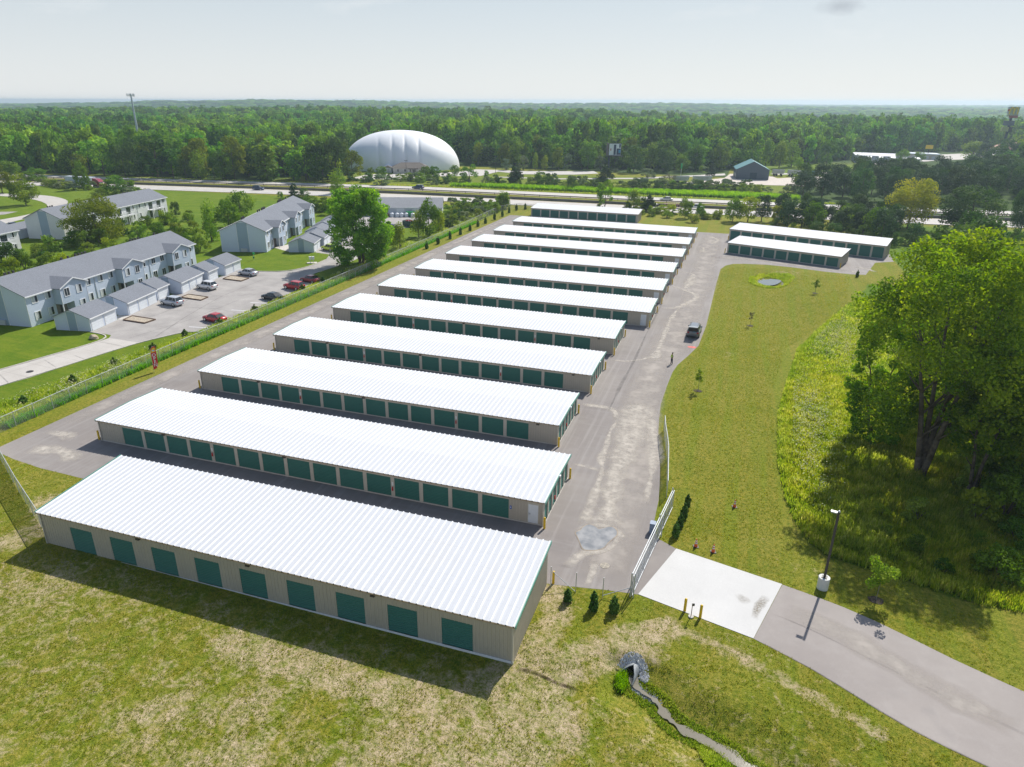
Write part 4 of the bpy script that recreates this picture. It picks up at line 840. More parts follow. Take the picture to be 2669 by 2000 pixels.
def tank(x, y, col, lab, r=.62, h=1.3):
    mb = MB(); mb.tube((0, 0, .08), (0, 0, h - .2), r, r, 12, True); mb.tube((0, 0, h - .2), (0, 0, h), r, r * .45, 12); mb.tube((0, 0, h), (0, 0, h + .12), r * .3, r * .3, 8)
    for k in range(3): mb.tube((0, 0, .25 + k * .35), (0, 0, .30 + k * .35), r * 1.03, r * 1.03, 12)
    tag(mb.build('plastic_tank', col, None, False, (x, y, 0)), lab, 'tank', 'tanks in front of the maintenance shed')
wp = mk('white plastic', (.70, .74, .78), .5); gp = mk('green plastic', (.03, .42, .12), .5)
for i, (x, y, c, l_) in enumerate([(-105.9, 200.2, M['bark'], 'small dark drum leftmost in front of the grey shed'), (-104.9, 200.8, wp, 'white tank next to the dark drum at the grey shed'), (-103.3, 201.2, wp, 'left one of a white tank pair in the middle at the shed'), (-102.0, 201.7, wp, 'right one of a white tank pair in the middle at the shed'), (-100.8, 202.6, wp, 'white tank just left of the green bin'), (-98.8, 203.0, wp, 'white tank just right of the green bin')]): tank(x, y, c, l_, .38 if i == 0 else .6)
mb = MB(); mb.prism([(-1.2, .2), (1.2, .2), (1.3, 1.5), (-1.3, 1.5)], -.5, .5); mb.mi = 1; mb.box(-1.35, 1.35, -.56, .56, 1.5, 1.62)
tag(mb.build('green_bin', [gp, gp], None, False, (-99.9, 203.8, 0), rm), 'bright green bin between white tanks at the grey shed', 'bin')
def dumpster(x, y, rz, lab):
    root = empty('dumpster', (x, y, 0), rz, lab, 'dumpster'); mb = MB()
    t = .06; mb.box(-3, 3, -1.2, 1.2, .2, .3); mb.box(-3, 3, -1.2, -1.2 + t, .3, 1.7); mb.box(-3, 3, 1.2 - t, 1.2, .3, 1.7); mb.box(-3, -3 + t, -1.14, 1.14, .3, 1.7); mb.box(3 - t, 3, -1.14, 1.14, .3, 1.7)
    for k in range(7): mb.box(-2.8 + k * .9, -2.7 + k * .9, -1.28, -1.201, .3, 1.62)
    mb.build('container', mk('dark green container', (.02, .08, .055), .5), root)
    r_ = random.Random(2); d = MB()
    for k in range(60):
        a, b_, c = r_.uniform(-2.6, 2.3), r_.uniform(-1, .8), r_.uniform(1.1, 1.75); d.mi = r_.randrange(3); d.box(a, a + r_.uniform(.2, .7), b_, b_ + r_.uniform(.1, .4), c, c + r_.uniform(.05, .3))
    d.build('rubbish', [M['red'], M['white'], M['bark_pale']], root)
dumpster(-91.0, 187.2, -.12, 'long dark green open-top dumpster full of rubbish in front of the shed')

# ---------------------------------------------------------------- air dome and clubhouse
rd = math.atan2(.45, .89); DC = (-178.4, 356)
root = empty('air_dome', (*DC, Tz(*DC)), rd, 'huge white inflated sports dome behind the highway', 'dome')
Vd = []; nu, nv = 280, 40; AX, BY, HZ = 31.0, 22.5, 19.2
creases = [-11.6, -4.6, 1.8, 8.8]
for j in range(nv + 1):
    ph = (j / nv) * math.pi / 2
    for i in range(nu):
        th = 2 * math.pi * i / nu; c, s_ = math.cos(th), math.sin(th); e = 1.0
        rr = 1 / ((abs(c) ** 2.25 + abs(s_) ** 2.25) ** (1 / 2.25)); ch = math.cos(ph) ** .92
        x_ = AX * rr * c * ch; y_ = BY * rr * s_ * ch; z_ = HZ * math.sin(ph) ** .93
        # cable creases across the skin, with the fabric bulging between them
        dmin = min(abs(x_ - q) for q in creases); k = (s_ < 0) * math.exp(-(dmin / .5) ** 2) * (1 if abs(x_) < 20 else 0) * min(1, ch * 1.6)
        bul = 0
        cs = [-31] + creases + [31]
        for a, b_ in zip(cs[:-1], cs[1:]):
            if a <= x_ <= b_: t_ = (x_ - a) / (b_ - a); bul = math.sin(math.pi * t_) * (.5 if b_ - a < 12 else .25)
        bul *= (s_ < 0); sc_ = 1 - .022 * k + .05 * bul * min(1, ch * 1.3)
        Vd.append((x_, y_ * sc_, z_))
Fd = [(j * nu + i, j * nu + (i + 1) % nu, (j + 1) * nu + (i + 1) % nu, (j + 1) * nu + i) for j in range(nv) for i in range(nu)]
dm = NT('white dome membrane'); dm.base(dm.ramp(dm.noise(.25, 4), [(.3, (.82, .84, .86)), (.7, (.87, .88, .89))])); dm.b.inputs['Roughness'].default_value = .5
MB().add(Vd, Fd).build('membrane', dm.m, root, True)
mb = MB(); mb.tube((-7.2, -BY - 3.2, 1.1), (-7.2, -BY + 2.0, 2.2), 2.0, 2.2, 16); mb.build('entrance_tunnel', dm.m, root, True)
mb = MB(); mb.box(-9.0, -5.4, -BY - 6.5, -BY - 3.0, -.2, 2.7); mb.mi = 1; mb.box(-7.8, -6.6, -BY - 6.54, -BY - 6.502, 0, 2.1); mb.mi = 2; mb.prism([(-9.3, 2.72), (-5.1, 2.72), (-7.2, 3.5)], -BY - 6.8, -BY - 2.9); mb.build('airlock', [M['white'], M['galv'], M['shingle_brown']], root)
root = empty('clubhouse', (-167.6, 324.3, -.4), rd, 'low clubhouse with brown hip roof in front of the white dome', 'clubhouse')
Lc, Dc = 17.6, 9.5; b = MB(); b.box(0, Lc, 0, Dc, -.2, 2.7); b.build('wall', siding('pale clubhouse siding', (.60, .58, .55)), root)
b = MB(); o_ = .5; b.add([(-o_, -o_, 2.65), (Lc + o_, -o_, 2.65), (Lc + o_, Dc + o_, 2.65), (-o_, Dc + o_, 2.65), (4.2, Dc / 2, 5.0), (Lc - 4.2, Dc / 2, 5.0)], [(0, 1, 5, 4), (1, 2, 5), (2, 3, 4, 5), (3, 0, 4), (3, 2, 1, 0)]); b.build('roof', M['shingle_brown'], root)
window(root, 2.4, 0, .9); window(root, 6.0, 0, .9); window(root, 8.3, 0, .9); window(root, 14.4, 0, .8, sx=1.6)
p_ = MB(); p_.prism([(7.2, 2.2), (12.6, 2.2), (12.0, 2.75), (7.8, 2.75)], -1.6, -.004); p_.build('porch_roof', M['shingle_brown'], root); d = MB().box(9.6, 11.1, -.05, -.004, 0, 2.15).build('entrance_door', M['glass'], root)
for px in (7.5, 12.3): MB().box(px - .1, px + .1, -1.5, -1.3, 0, 2.2).build('porch_post', M['white'], root)
def lightpole(x, y, h, lab, heads=2, col=None, grp=None):
    z = Tz(x, y); root = empty('light_pole', (x, y, z), .2, lab, 'light pole', grp); MB().tube((0, 0, 0), (0, 0, h), .10, .06, 8).build('pole', col or M['dark'], root)
    for s_ in ((-1, 1) if heads == 2 else (1,)):
        mb = MB(); mb.box(min(.1 * s_, s_ * .8), max(.1 * s_, s_ * .8), -.14, .14, h - .08, h + .08); mb.build('lamp_head', M['dark'], root)
    return root
lightpole(-159.5, 322.5, 6.6, 'tall twin-head light pole in front of the clubhouse'); lightpole(-121, 345, 8, 'thin light pole right of the dome', 1); lightpole(69, 528, 12, 'light pole over the truck yard, left of two', 2); lightpole(72.5, 515, 10, 'light pole over the truck yard, right of two', 2)
# billboard
root = empty('billboard', (-65.5, 353.3, 0), .35, 'tall billboard on a dark steel mast beyond the highway', 'billboard')
MB().tube((0, 0, -.5), (0, 0, 9.9), .55, .5, 14).build('mast', mk('dark blue mast', (.02, .035, .06), .6), root)
b = MB(); b.box(-.3, 5.6, -.35, -.1, 9.9, 15.5); b.box(-1.6, 6.6, -1.2, -.1, 9.6, 9.8); b.build('frame', M['dark'], root)
f = MB(); bx = lambda mi, a, b_, c, d: (setattr(f, 'mi', mi), f.box(a, b_, -.42 - .02 * mi, -.351, c, d))
bx(0, -.2, 5.5, 10.1, 15.4); bx(1, 2.0, 3.1, 10.3, 15.0); bx(1, 3.4, 5.4, 10.3, 13.2); bx(1, 4.6, 5.3, 13.6, 15.3); bx(2, 4.4, 5.3, 11.2, 12.6); bx(3, .4, .8, 12.2, 13.2); bx(0, 2.4, 2.6, 11, 14.6); bx(0, 3.8, 4.1, 10.6, 13.0)
f.build('poster', [mk('pale poster', (.60, .66, .72)), mk('navy print', (.02, .04, .10)), mk('blue print', (.04, .28, .50)), mk('red print', (.35, .05, .06))], root)
f2 = MB(); f2.add([(-.4, -.2, 10), (-.5, 4.6, 10), (-.5, 4.6, 15.5), (-.4, -.2, 15.5), (-.65, -.2, 10), (-.75, 4.6, 10), (-.75, 4.6, 15.5), (-.65, -.2, 15.5)], [(0, 1, 2, 3), (7, 6, 5, 4), (0, 3, 7, 4), (1, 5, 6, 2), (3, 2, 6, 7), (0, 4, 5, 1)]); f2.build('rear_panel', mk('rear poster', (.10, .08, .09), .6, .6, .5), root)
# small green blade sign
root = empty('pole_sign', (-31.6, 366, 0), .1, 'small green pole sign beside the service road', 'sign'); MB().tube((0, 0, 0), (0, 0, 6.2), .12, .1, 8).build('pole', M['galv'], root); MB().box(-.35, .35, -.12, .12, 4.2, 6.6).build('panel', gp, root)
# barn
rb = math.atan2(-3.5, 5.6) + .0
root = empty('steel_barn', (-10.3, 373.5, 0), math.atan2(-3.4, 5.8), 'dark steel barn with a green roof beyond the highway', 'barn')
b = MB(); Wb, Lb_ = 6.8, 15.0
# local x: short left wall seen at left (eave side), local y: depth. gable faces right-front
root.rotation_euler = (0, 0, .10); root.location = (-5.6, 369.8, 0)
Lg, Dg = 15.2, 17.0; zeB, zrB = 4.6, 8.3
b = MB(); b.add([(0, 0, -.5), (Lg, 0, -.5), (Lg, Dg, -.5), (0, Dg, -.5), (0, 0, zeB), (Lg, 0, zeB), (Lg, Dg, zeB), (0, Dg, zeB), (Lg / 2, 0, zrB), (Lg / 2, Dg, zrB)], [(0, 1, 5, 8, 4), (1, 2, 6, 5), (2, 3, 7, 9, 6), (3, 0, 4, 7)])
def vsid(name, col):
    a = NT(name); sp = a.n('SeparateXYZ'); a.l(a.obj(), sp.inputs[0]); f_ = a.math('FRACT', a.math('MULTIPLY', a.math('ADD', sp.outputs[0], sp.outputs[1]), 1.6)); a.base(a.mix(a.ramp(f_, [(0, 1), (.15, 0)]), col, tuple(v * .65 for v in col))); a.b.inputs['Roughness'].default_value = .55; return a.m
b.build('wall', vsid('slate steel wall', (.085, .115, .145)), root)
r_ = MB(); ro = .4; sl = (zrB - zeB) / (Lg / 2)
for a_, s_ in ((-ro, 1), (Lg + ro, -1)):
    za = zeB - sl * ro + .06
    v = [(a_, -ro, za), (a_, Dg + ro, za), (Lg / 2, Dg + ro, zrB + .06), (Lg / 2, -ro, zrB + .06)]
    r_.add(v + [(p[0], p[1], p[2] + .12) for p in v], [(0, 1, 2, 3), (7, 6, 5, 4), (0, 3, 7, 4), (1, 5, 6, 2), (0, 4, 5, 1)])
r_.build('roof', vsid('teal steel roof', (.07, .23, .24)), root)
MB().box(6.4, 9.6, -.06, -.005, -.2, 3.2).build('overhead_door', mk('dark barn door', (.03, .06, .08)), root)
for i_, (yy, dz) in enumerate(((4.2, 1.2), (8.4, 1.2))): MB().box(-.05, -.004, yy, yy + .9, dz, dz + 1.2).build('side_window', M['white'], root)
MB().box(-.05, -.004, 12.0, 13.1, 0, 2.1).build('side_door', M['dark'], root)
# trucks and trailers around the barn
def wheel_set(mb, xs, hw, r=.5):
    for x in xs:
        for s_ in (-1, 1): mb.tube((x, s_ * (hw - .28), r), (x, s_ * hw, r), r, r, 12)
def dump_trailer(x, y, rz, L_, lab, col):
    root = empty('dump_trailer', (x, y, Tz(x, y) + .08), rz, lab, 'trailer', 'dump trailers by the barn')
    b = MB(); b.add([(-L_ / 2, -1.2, 1.1), (L_ / 2 - .5, -1.2, 1.1), (L_ / 2 - .5, 1.2, 1.1), (-L_ / 2, 1.2, 1.1), (-L_ / 2, -1.25, 3.0), (L_ / 2, -1.25, 3.0), (L_ / 2, 1.25, 3.0), (-L_ / 2, 1.25, 3.0)], [(0, 3, 2, 1), (0, 1, 5, 4), (1, 2, 6, 5), (2, 3, 7, 6), (3, 0, 4, 7)])
    for k in range(int(L_ / .7)): b.box(-L_ / 2 + .2 + k * .7, -L_ / 2 + .3 + k * .7, -1.34, -1.2, 1.15, 2.95)
    b.box(-L_ / 2, L_ / 2, -1.36, -1.26, 2.9, 3.05); b.build('tub', col, root); w_ = MB(); wheel_set(w_, (-L_ / 2 + 1, -L_ / 2 + 2.2, L_ / 2 - 1.5), 1.2); w_.build('wheels', M['rubber'], root)
alu = mk('bare aluminium', (.55, .57, .60), .4, .15, .6, .3)
dump_trailer(-29.0, 340.0, .3, 7.0, 'pale ribbed trailer, left one of the pair left of the barn', alu); dump_trailer(-19.8, 344.0, .3, 8.5, 'longer pale ribbed trailer, right one of the pair left of the barn', alu)
dump_trailer(22.5, 397, -.15, 7.0, 'rusty pale container trailer right of the barn', alu); dump_trailer(14.5, 396, .1, 6.0, 'pale container trailer against the right side of the barn', alu)
dump_trailer(30.5, 400.5, -.2, 5.5, 'greenish skip trailer farthest right in the gravel yard', mk('green skip', (.10, .25, .20)))

# ---------------------------------------------------------------- cars
def loft(mb, secs, caps=True):
    n = len(secs[0]); base = len(mb.v); V_ = [p for s_ in secs for p in s_]; F_ = []
    for i in range(len(secs) - 1):
        for j in range(n): F_.append((i * n + j, i * n + (j + 1) % n, (i + 1) * n + (j + 1) % n, (i + 1) * n + j))
    if caps: F_ += [tuple(range(n - 1, -1, -1)), tuple((len(secs) - 1) * n + j for j in range(n))]
    return mb.add(V_, F_)
CARP = {   # belt profile stations: x, sill z, belt z, half width ; greenhouse: x0b,x1b at belt, x0r,x1r at roof, roof z
    'sedan': dict(L=4.5, st=[(-2.25, .38, .70, .62), (-2.18, .28, .86, .78), (-1.7, .22, .95, .86), (-.9, .2, .98, .88), (.6, .2, .95, .88), (1.4, .22, .86, .86), (2.0, .26, .74, .78), (2.25, .36, .60, .60)], gh=(-1.75, 1.15, -1.0, .35, 1.40), wx=(-1.35, 1.38), r=.33),
    'suv': dict(L=4.5, st=[(-2.22, .42, .85, .70), (-2.15, .32, 1.02, .82), (-1.6, .26, 1.06, .90), (0, .24, 1.05, .91), (1.0, .26, 1.02, .91), (1.6, .28, .95, .88), (2.1, .32, .84, .80), (2.25, .42, .68, .64)], gh=(-2.1, 1.05, -1.75, .35, 1.64), wx=(-1.3, 1.38), r=.37)}
CARMESH = {}
def car_parts(kind):
    if kind in CARMESH: return CARMESH[kind]
    c = CARP[kind]; b = MB(); secs = []
    for x, zs, zb, hw in c['st']: secs.append([(x, -hw * .92, zs), (x, -hw, (zs + zb) * .45), (x, -hw * .98, zb - .12), (x, -hw * .86, zb), (x, 0, zb + .04), (x, hw * .86, zb), (x, hw * .98, zb - .12), (x, hw, (zs + zb) * .45), (x, hw * .92, zs)])
    loft(b, secs)
    x0, x1, r0, r1, zr = c['gh']; zb = 0.93 if kind == 'sedan' else 1.0; hb, hr = .80, .62
    g_ = MB(); ring_ = lambda xa, xb, h_, z: [(xa, -h_ * .88, z), (xa + .25, -h_, z), (xb - .35, -h_, z), (xb, -h_ * .72, z), (xb, h_ * .72, z), (xb - .35, h_, z), (xa + .25, h_, z), (xa, h_ * .88, z)]
    g_.add(ring_(x0, x1, hb, zb - .02) + ring_(r0, r1, hr, zr - .03), [(i, (i + 1) % 8, 8 + (i + 1) % 8, 8 + i) for i in range(8)] + [tuple(range(8, 16))])
    rf = MB(); rf.add(ring_(r0 - .02, r1 + .02, hr + .03, zr - .03) + ring_(r0 + .12, r1 - .12, hr - .1, zr + .03), [(i, (i + 1) % 8, 8 + (i + 1) % 8, 8 + i) for i in range(8)] + [tuple(range(8, 16)), tuple(range(7, -1, -1))])
    for xa, xr in ((x0 + .05, r0), (x0 + (x1 - x0) * .32, r0 + (r1 - r0) * .25), (x0 + (x1 - x0) * .62, r0 + (r1 - r0) * .75), (x1 - .35, r1 - .05)):
        for s_ in (-1, 1): rf.tube((xa, s_ * (hb - .0), zb - .02), (xr, s_ * (hr + .0), zr), .035, .035, 4, False)
    out_ = dict(body=b, glass=g_, roof=rf, c=c); CARMESH[kind] = out_; return out_
WT = MB(); WT.tube((0, -.11, 0), (0, .11, 0), 1, 1, 16)
RM = MB(); RM.tube((0, -.118, 0), (0, -.105, 0), .62, .66, 10); RM.tube((0, .105, 0), (0, .118, 0), .66, .62, 10)
WTm, RMm = WT.mesh('tyre', M['rubber'], False), RM.mesh('rim', M['chrome'])
def car(x, y, rz, kind, col, lab, s=1.0, open_hatch=False, grp=None, z=None):
    root = empty('parked_car' if grp != 'hw' else 'car', (x, y, (Tz(x, y) + .02) if z is None else z), rz, lab, 'car', 'cars driving on the highway' if grp == 'hw' else 'cars parked at the apartments'); root.scale = (s, s, s)
    c = car_parts(kind); b = bpy.data.objects.new('body', c['body'].mesh('body', P[col], True)); link(b, root)
    bpy.data.objects.new('dummy', None) if 0 else None
    o = bpy.data.objects.new('windows', c['glass'].mesh('windows', M['glass'])); link(o, root)
    o = bpy.data.objects.new('roof', c['roof'].mesh('roof', P[col])); link(o, root)
    C = c['c']
    for wx in C['wx']:
        for s_ in (-1, 1):
            t_ = bpy.data.objects.new('wheel', WTm); link(t_, root); t_.location = (wx, s_ * .80, C['r']); t_.scale = (C['r'], 1, C['r']); r_ = bpy.data.objects.new('rim', RMm); link(r_, t_)
    zl = C['st'][-2][2] - .14; zt = C['st'][1][2] - .16
    for s_ in (-1, 1):
        MB().box(2.0, 2.17, s_ * .62 - .13, s_ * .62 + .13, zl - .05, zl + .06).build('headlight', M['headl'], root); MB().box(-2.26, -2.12, s_ * .66 - .12, s_ * .66 + .12, zt - .08, zt + .10).build('tail_light', M['taill'], root)
        MB().box(.62, .78, min(s_ * .84, s_ * 1.02), max(s_ * .84, s_ * 1.02), zt + .08, zt + .22).build('mirror', P[col], root)
    MB().box(2.13, 2.27, -.42, .42, zl - .14, zl - .03).build('grille', M['black'], root)
    return root
# rz: direction the bonnet points
ucar = math.atan2(.17, -.98)
car(-81.6, 91.2, ucar, 'sedan', 'red', 'bright red sedan alone at the near end of the lot, beside the fence')
car(-80.9, 105.9, ucar, 'sedan', 'black', 'black sedan parked by the fence between red cars')
car(-81.6, 113.9, ucar, 'suv', 'red', 'bright red crossover parked next to the dark red sedan')
car(-81.9, 119.9, ucar, 'sedan', 'darkred', 'dark red sedan in the last space by the grass verge')
car(-95.3, 96.6, ucar + .05, 'suv', 'silver', 'silver crossover in front of the garages, nearest of three silver cars')
car(-97.3, 108.0, ucar + .05, 'suv', 'white', 'silver-white crossover in front of the garages, middle of three silver cars')
car(-97.2, 120.3, ucar + .05, 'sedan', 'silver', 'silver sedan by the farthest gravel bed')
car(-95.2, 148.6, ucar - .12, 'suv', 'lime', 'lime green crossover beside the garage end wall')
car(-95.6, 151.5, ucar - .12, 'suv', 'grey', 'dark and white crossover just behind the lime one')
car(-100.0, 161.8, ucar - .12, 'sedan', 'white', 'long white sedan at the garages behind the lawn', 1.1)
car(-95.0, 181.2, ucar, 'sedan', 'blue', 'dark blue car by the dumpster')
car(-222.5, 157.2, .5, 'suv', 'silver', 'silver crossover parked under the loop tree, right one of two')
car(-226.5, 155.2, .5, 'sedan', 'silver', 'silver sedan parked under the loop tree, left one of two')
car(-196.5, 147.0, 1.0, 'sedan', 'blue', 'dark blue car behind the gable end building', z=-.75); car(-201.5, 136.5, 1.9, 'suv', 'black', 'black car at the far left lane edge', z=-.85)
car(-282, 221, .3, 'sedan', 'white', 'white car half hidden behind the left lawn tree'); car(-187.3, 244.5 + .3, math.atan2(.06, 1) + 0, 'suv', 'blue', 'dark blue crossover on the nearer carriageway at left', grp='hw', s=1.1)
car(-128, 269.0, math.pi + .06, 'suv', 'blue', 'dark crossover on the farther carriageway below the dome', grp='hw', s=1.1)
car(-28.2, 275.2, math.pi + .07, 'sedan', 'white', 'white sedan on the farther carriageway at right', grp='hw', s=1.1)
car(-31.5, 257.8, .07, 'suv', 'black', 'black car on the nearer carriageway behind a conifer', grp='hw', s=1.1)
car(33, 262.5, .08, 'suv', 'white', 'white crossover on the nearer carriageway between the dark trees', grp='hw', s=1.1)
def pickup(x, y, rz, lab):
    root = empty('pickup_truck', (x, y, Tz(x, y) + .1), rz, lab, 'pickup truck'); b = MB(); secs = []
    for X_, zs, zb, hw in ((-2.7, .5, 1.1, .9), (-2.6, .45, 1.15, .95), (-.6, .45, 1.15, .95), (.9, .45, 1.15, .95), (1.9, .45, 1.1, .93), (2.6, .5, 1.0, .88), (2.75, .6, .85, .75)): secs.append([(X_, -hw, zs), (X_, -hw, zb - .05), (X_, -hw * .9, zb), (X_, hw * .9, zb), (X_, hw, zb - .05), (X_, hw, zs)])
    loft(b, secs); b.build('body', P['white'], root); g_ = MB(); g_.add([(-.8, -.85, 1.12), (1.4, -.85, 1.12), (1.4, .85, 1.12), (-.8, .85, 1.12), (-.6, -.7, 1.75), (.7, -.7, 1.75), (.7, .7, 1.75), (-.6, .7, 1.75)], [(0, 1, 5, 4), (1, 2, 6, 5), (2, 3, 7, 6), (3, 0, 4, 7)]); g_.build('windows', M['glass'], root)
    MB().box(-.62, .72, -.72, .72, 1.752, 1.82).build('roof', P['white'], root); MB().box(-2.55, -.95, -.78, .78, 1.152, 1.17).build('bed', M['black'], root)
    for wx in (-1.7, 1.75):
        for s_ in (-1, 1): t_ = bpy.data.objects.new('wheel', WTm); link(t_, root); t_.location = (wx, s_ * .88, .42); t_.scale = (.42, 1, .42); r_ = bpy.data.objects.new('rim', RMm); link(r_, t_)
    return root
pickup(-15.8, 256.5, .07, 'white pickup truck towing a trailer on the nearer carriageway')
root = empty('trailer', (-23.8, 256.2, .1), .07, 'low maroon trailer behind the white pickup', 'trailer'); MB().box(-3.2, 3.0, -1.1, 1.1, .55, .7).build('deck', M['dark'], root); b = MB()
for k in range(8): b.box(-3.1 + k * .82, -2.6 + k * .82, -1.05, 1.05, .71, 1.5)
b.build('load', mk('maroon crates', (.18, .06, .07), .6, .4, 2), root); w_ = MB(); wheel_set(w_, (-.6, .6), 1.15, .38); w_.build('wheels', M['rubber'], root); MB().box(3.0, 4.9, -.07, .07, .55, .65).build('hitch', M['dark'], root)
# semi truck
root = empty('semi_truck', (-262.5, 231.8, Tz(-262, 232) + .1), math.atan2(.02, 1), 'maroon semi truck pulling a long white trailer on the highway', 'semi truck')
b = MB(); b.box(-9.6, 4.1, -1.25, 1.25, 1.1, 3.9); b.build('trailer_box', mk('white trailer side', (.62, .68, .74), .4), root); b = MB(); b.box(-9.2, 4.0, -1.0, 1.0, .85, 1.098); b.box(-3, 2, -1.2, -1.1, .4, 1.0); b.build('trailer_frame', M['dark'], root)
b = MB(); b.prism([(4.6, .6), (9.6, .6), (9.7, 1.6), (8.1, 1.75), (7.6, 2.7), (6.6, 3.3), (4.6, 3.6)], -1.18, 1.18); b.build('cab', P['maroon'], root); MB().prism([(7.68, 1.8), (8.08, 1.8), (7.62, 2.65), (7.4, 2.65)], -1.19, 1.19).build('side_window', M['glass'], root)
w_ = MB(); wheel_set(w_, (-8.6, -7.4, 5.1, 6.2, 8.9), 1.2, .5); w_.build('wheels', M['rubber'], root)
# motorcycle behind the big tree
root = empty('motorcycle', (-91.5, 164.0, 0), -.6, 'black motorcycle standing just right of the big tree', 'motorcycle'); b = MB()
for x_ in (-.7, .7): b.tube((x_, -.06, .32), (x_, .06, .32), .32, .32, 14)
b.build('wheels', M['rubber'], root); b = MB(); b.prism([(-.75, .7), (-.2, .85), (.3, .95), (.55, .8), (.3, .4), (-.4, .4)], -.17, .17); b.tube((.7, 0, .35), (.42, 0, 1.05), .05, .05, 6); b.tube((.4, -.35, 1.08), (.4, .35, 1.08), .03, .03, 6); b.build('frame', M['black'], root); MB().box(-.75, .0, -.15, .15, .86, .95).build('seat', M['rubber'], root)

# silver-grey crossover with its tailgate open in the yard lane
root = car(-5.05, 112.4, math.pi / 2 - .03, 'suv', 'grey', 'grey crossover with its tailgate raised, stopped in the yard lane', 1.12)
root['group'] = ''; del root['group']; root.name = 'crossover'
b = MB(); b.add([(-1.78, -.62, 1.66), (-1.78, .62, 1.66), (-2.75, .60, 1.78), (-2.75, -.60, 1.78), (-1.78, -.62, 1.71), (-1.78, .62, 1.71), (-2.75, .60, 1.83), (-2.75, -.60, 1.83)], [(0, 1, 2, 3), (7, 6, 5, 4), (0, 3, 7, 4), (1, 5, 6, 2), (3, 2, 6, 7), (0, 4, 5, 1)]); b.build('tailgate', P['silver'], root)
b = MB(); b.box(-2.16, -1.9, -.60, .60, .72, 1.5); b.build('boot_shade_block', M['black'], root)  # solid black block stands for the shade inside the open boot
b = MB(); b.box(-2.19, -2.162, -.3, -.05, .80, 1.05); b.mi = 1; b.box(-2.185, -2.162, .1, .45, .78, .98); b.build('cargo', [mk('blue bag', (.05, .2, .35)), M['galv']], root)
for s_ in (-1, 1): MB().tube((-1.5, s_ * .52, 1.70), (.2, s_ * .52, 1.70), .03, .03, 6).build('roof_rack', M['dark'], root)

# ---------------------------------------------------------------- person in hi-vis vest
def skinned(name, V_, E_, Rr, m, parent, sub=1):
    me = bpy.data.meshes.new(name); me.from_pydata(V_, E_, []); me.materials.append(m); o = bpy.data.objects.new(name, me); link(o, parent)
    sk = o.modifiers.new('skin', 'SKIN'); me.skin_vertices or None
    for i, r_ in enumerate(Rr):
        d = me.skin_vertices[0].data[i]; d.radius = (r_, r_ * .85) if not hasattr(r_, '__len__') else r_; d.use_root = (i == 0)
    sk.use_smooth_shade = True; s2 = o.modifiers.new('sub', 'SUBSURF'); s2.levels = sub; s2.render_levels = sub; return o
root = empty('person', (-7.0, 96.9, .006), 2.3, 'person in a yellow-green safety vest and dark trousers standing on the asphalt', 'person')
skin = mk('skin', (.30, .16, .10), .6); jeans = mk('dark navy trousers', (.015, .025, .06), .8); vest = mk('hi-vis vest', (.50, .85, .03), .7, .05); shirt = mk('grey shirt', (.25, .27, .27), .8)
body_v = [(0, 0, .92), (0, 0, 1.08), (.0, 0, 1.25), (0, .0, 1.40), (0, .01, 1.50), (0, .02, 1.60), (0, .03, 1.70),
          (.09, 0, .88), (.10, .02, .50), (.11, -.01, .09), (.11, .12, .04), (-.09, 0, .88), (-.11, -.02, .50), (-.13, -.05, .09), (-.13, .08, .04),
          (.17, 0, 1.40), (.24, .02, 1.15), (.16, .22, 1.12), (.08, .30, 1.16), (-.17, 0, 1.40), (-.24, .03, 1.14), (-.15, .24, 1.10), (-.06, .31, 1.14)]
body_e = [(0, 1), (1, 2), (2, 3), (3, 4), (4, 5), (5, 6), (0, 7), (7, 8), (8, 9), (9, 10), (0, 11), (11, 12), (12, 13), (13, 14), (3, 15), (15, 16), (16, 17), (17, 18), (3, 19), (19, 20), (20, 21), (21, 22)]
body_r = [(.15, .11), (.14, .10), (.16, .11), (.15, .09), .055, .085, .08, .09, .06, .042, .04, .09, .06, .042, .04, .06, .042, .032, .03, .06, .042, .032, .03]
skinned('body', body_v, body_e, body_r, skin, root)
skinned('trousers', [(0, 0, .98), (0, 0, .90), (.09, 0, .86), (.10, .02, .50), (.11, -.01, .10), (-.09, 0, .86), (-.11, -.02, .50), (-.13, -.05, .10)], [(0, 1), (1, 2), (2, 3), (3, 4), (1, 5), (5, 6), (6, 7)], [(.17, .13), (.17, .13), .11, .078, .065, .11, .078, .065], jeans, root)
skinned('vest', [(0, 0, 1.0), (0, 0, 1.12), (0, 0, 1.27), (0, 0, 1.42), (.10, 0, 1.43), (-.10, 0, 1.43)], [(0, 1), (1, 2), (2, 3), (3, 4), (3, 5)], [(.17, .13), (.165, .125), (.185, .13), (.14, .10), (.075, .07), (.075, .07)], vest, root)
skinned('sleeves', [(0, 0, 1.42), (.17, 0, 1.40), (.22, .01, 1.24), (-.17, 0, 1.40), (-.22, .015, 1.24)], [(0, 1), (1, 2), (0, 3), (3, 4)], [.06, .072, .06, .072, .06], shirt, root)
skinned('hair', [(0, .0, 1.72), (0, -.02, 1.77), (0, -.05, 1.68)], [(0, 1), (0, 2)], [.092, .07, .08], M['black'], root)
skinned('boot', [(.11, -.03, .05), (.11, .14, .04)], [(0, 1)], [.055, .045], M['black'], root); skinned('boot', [(-.13, -.07, .05), (-.13, .10, .04)], [(0, 1)], [.055, .045], M['black'], root)
f = MB(); f.box(.02, .05, .10, .13, 1.60, 1.66); f.box(-.05, -.02, .10, .13, 1.60, 1.66)

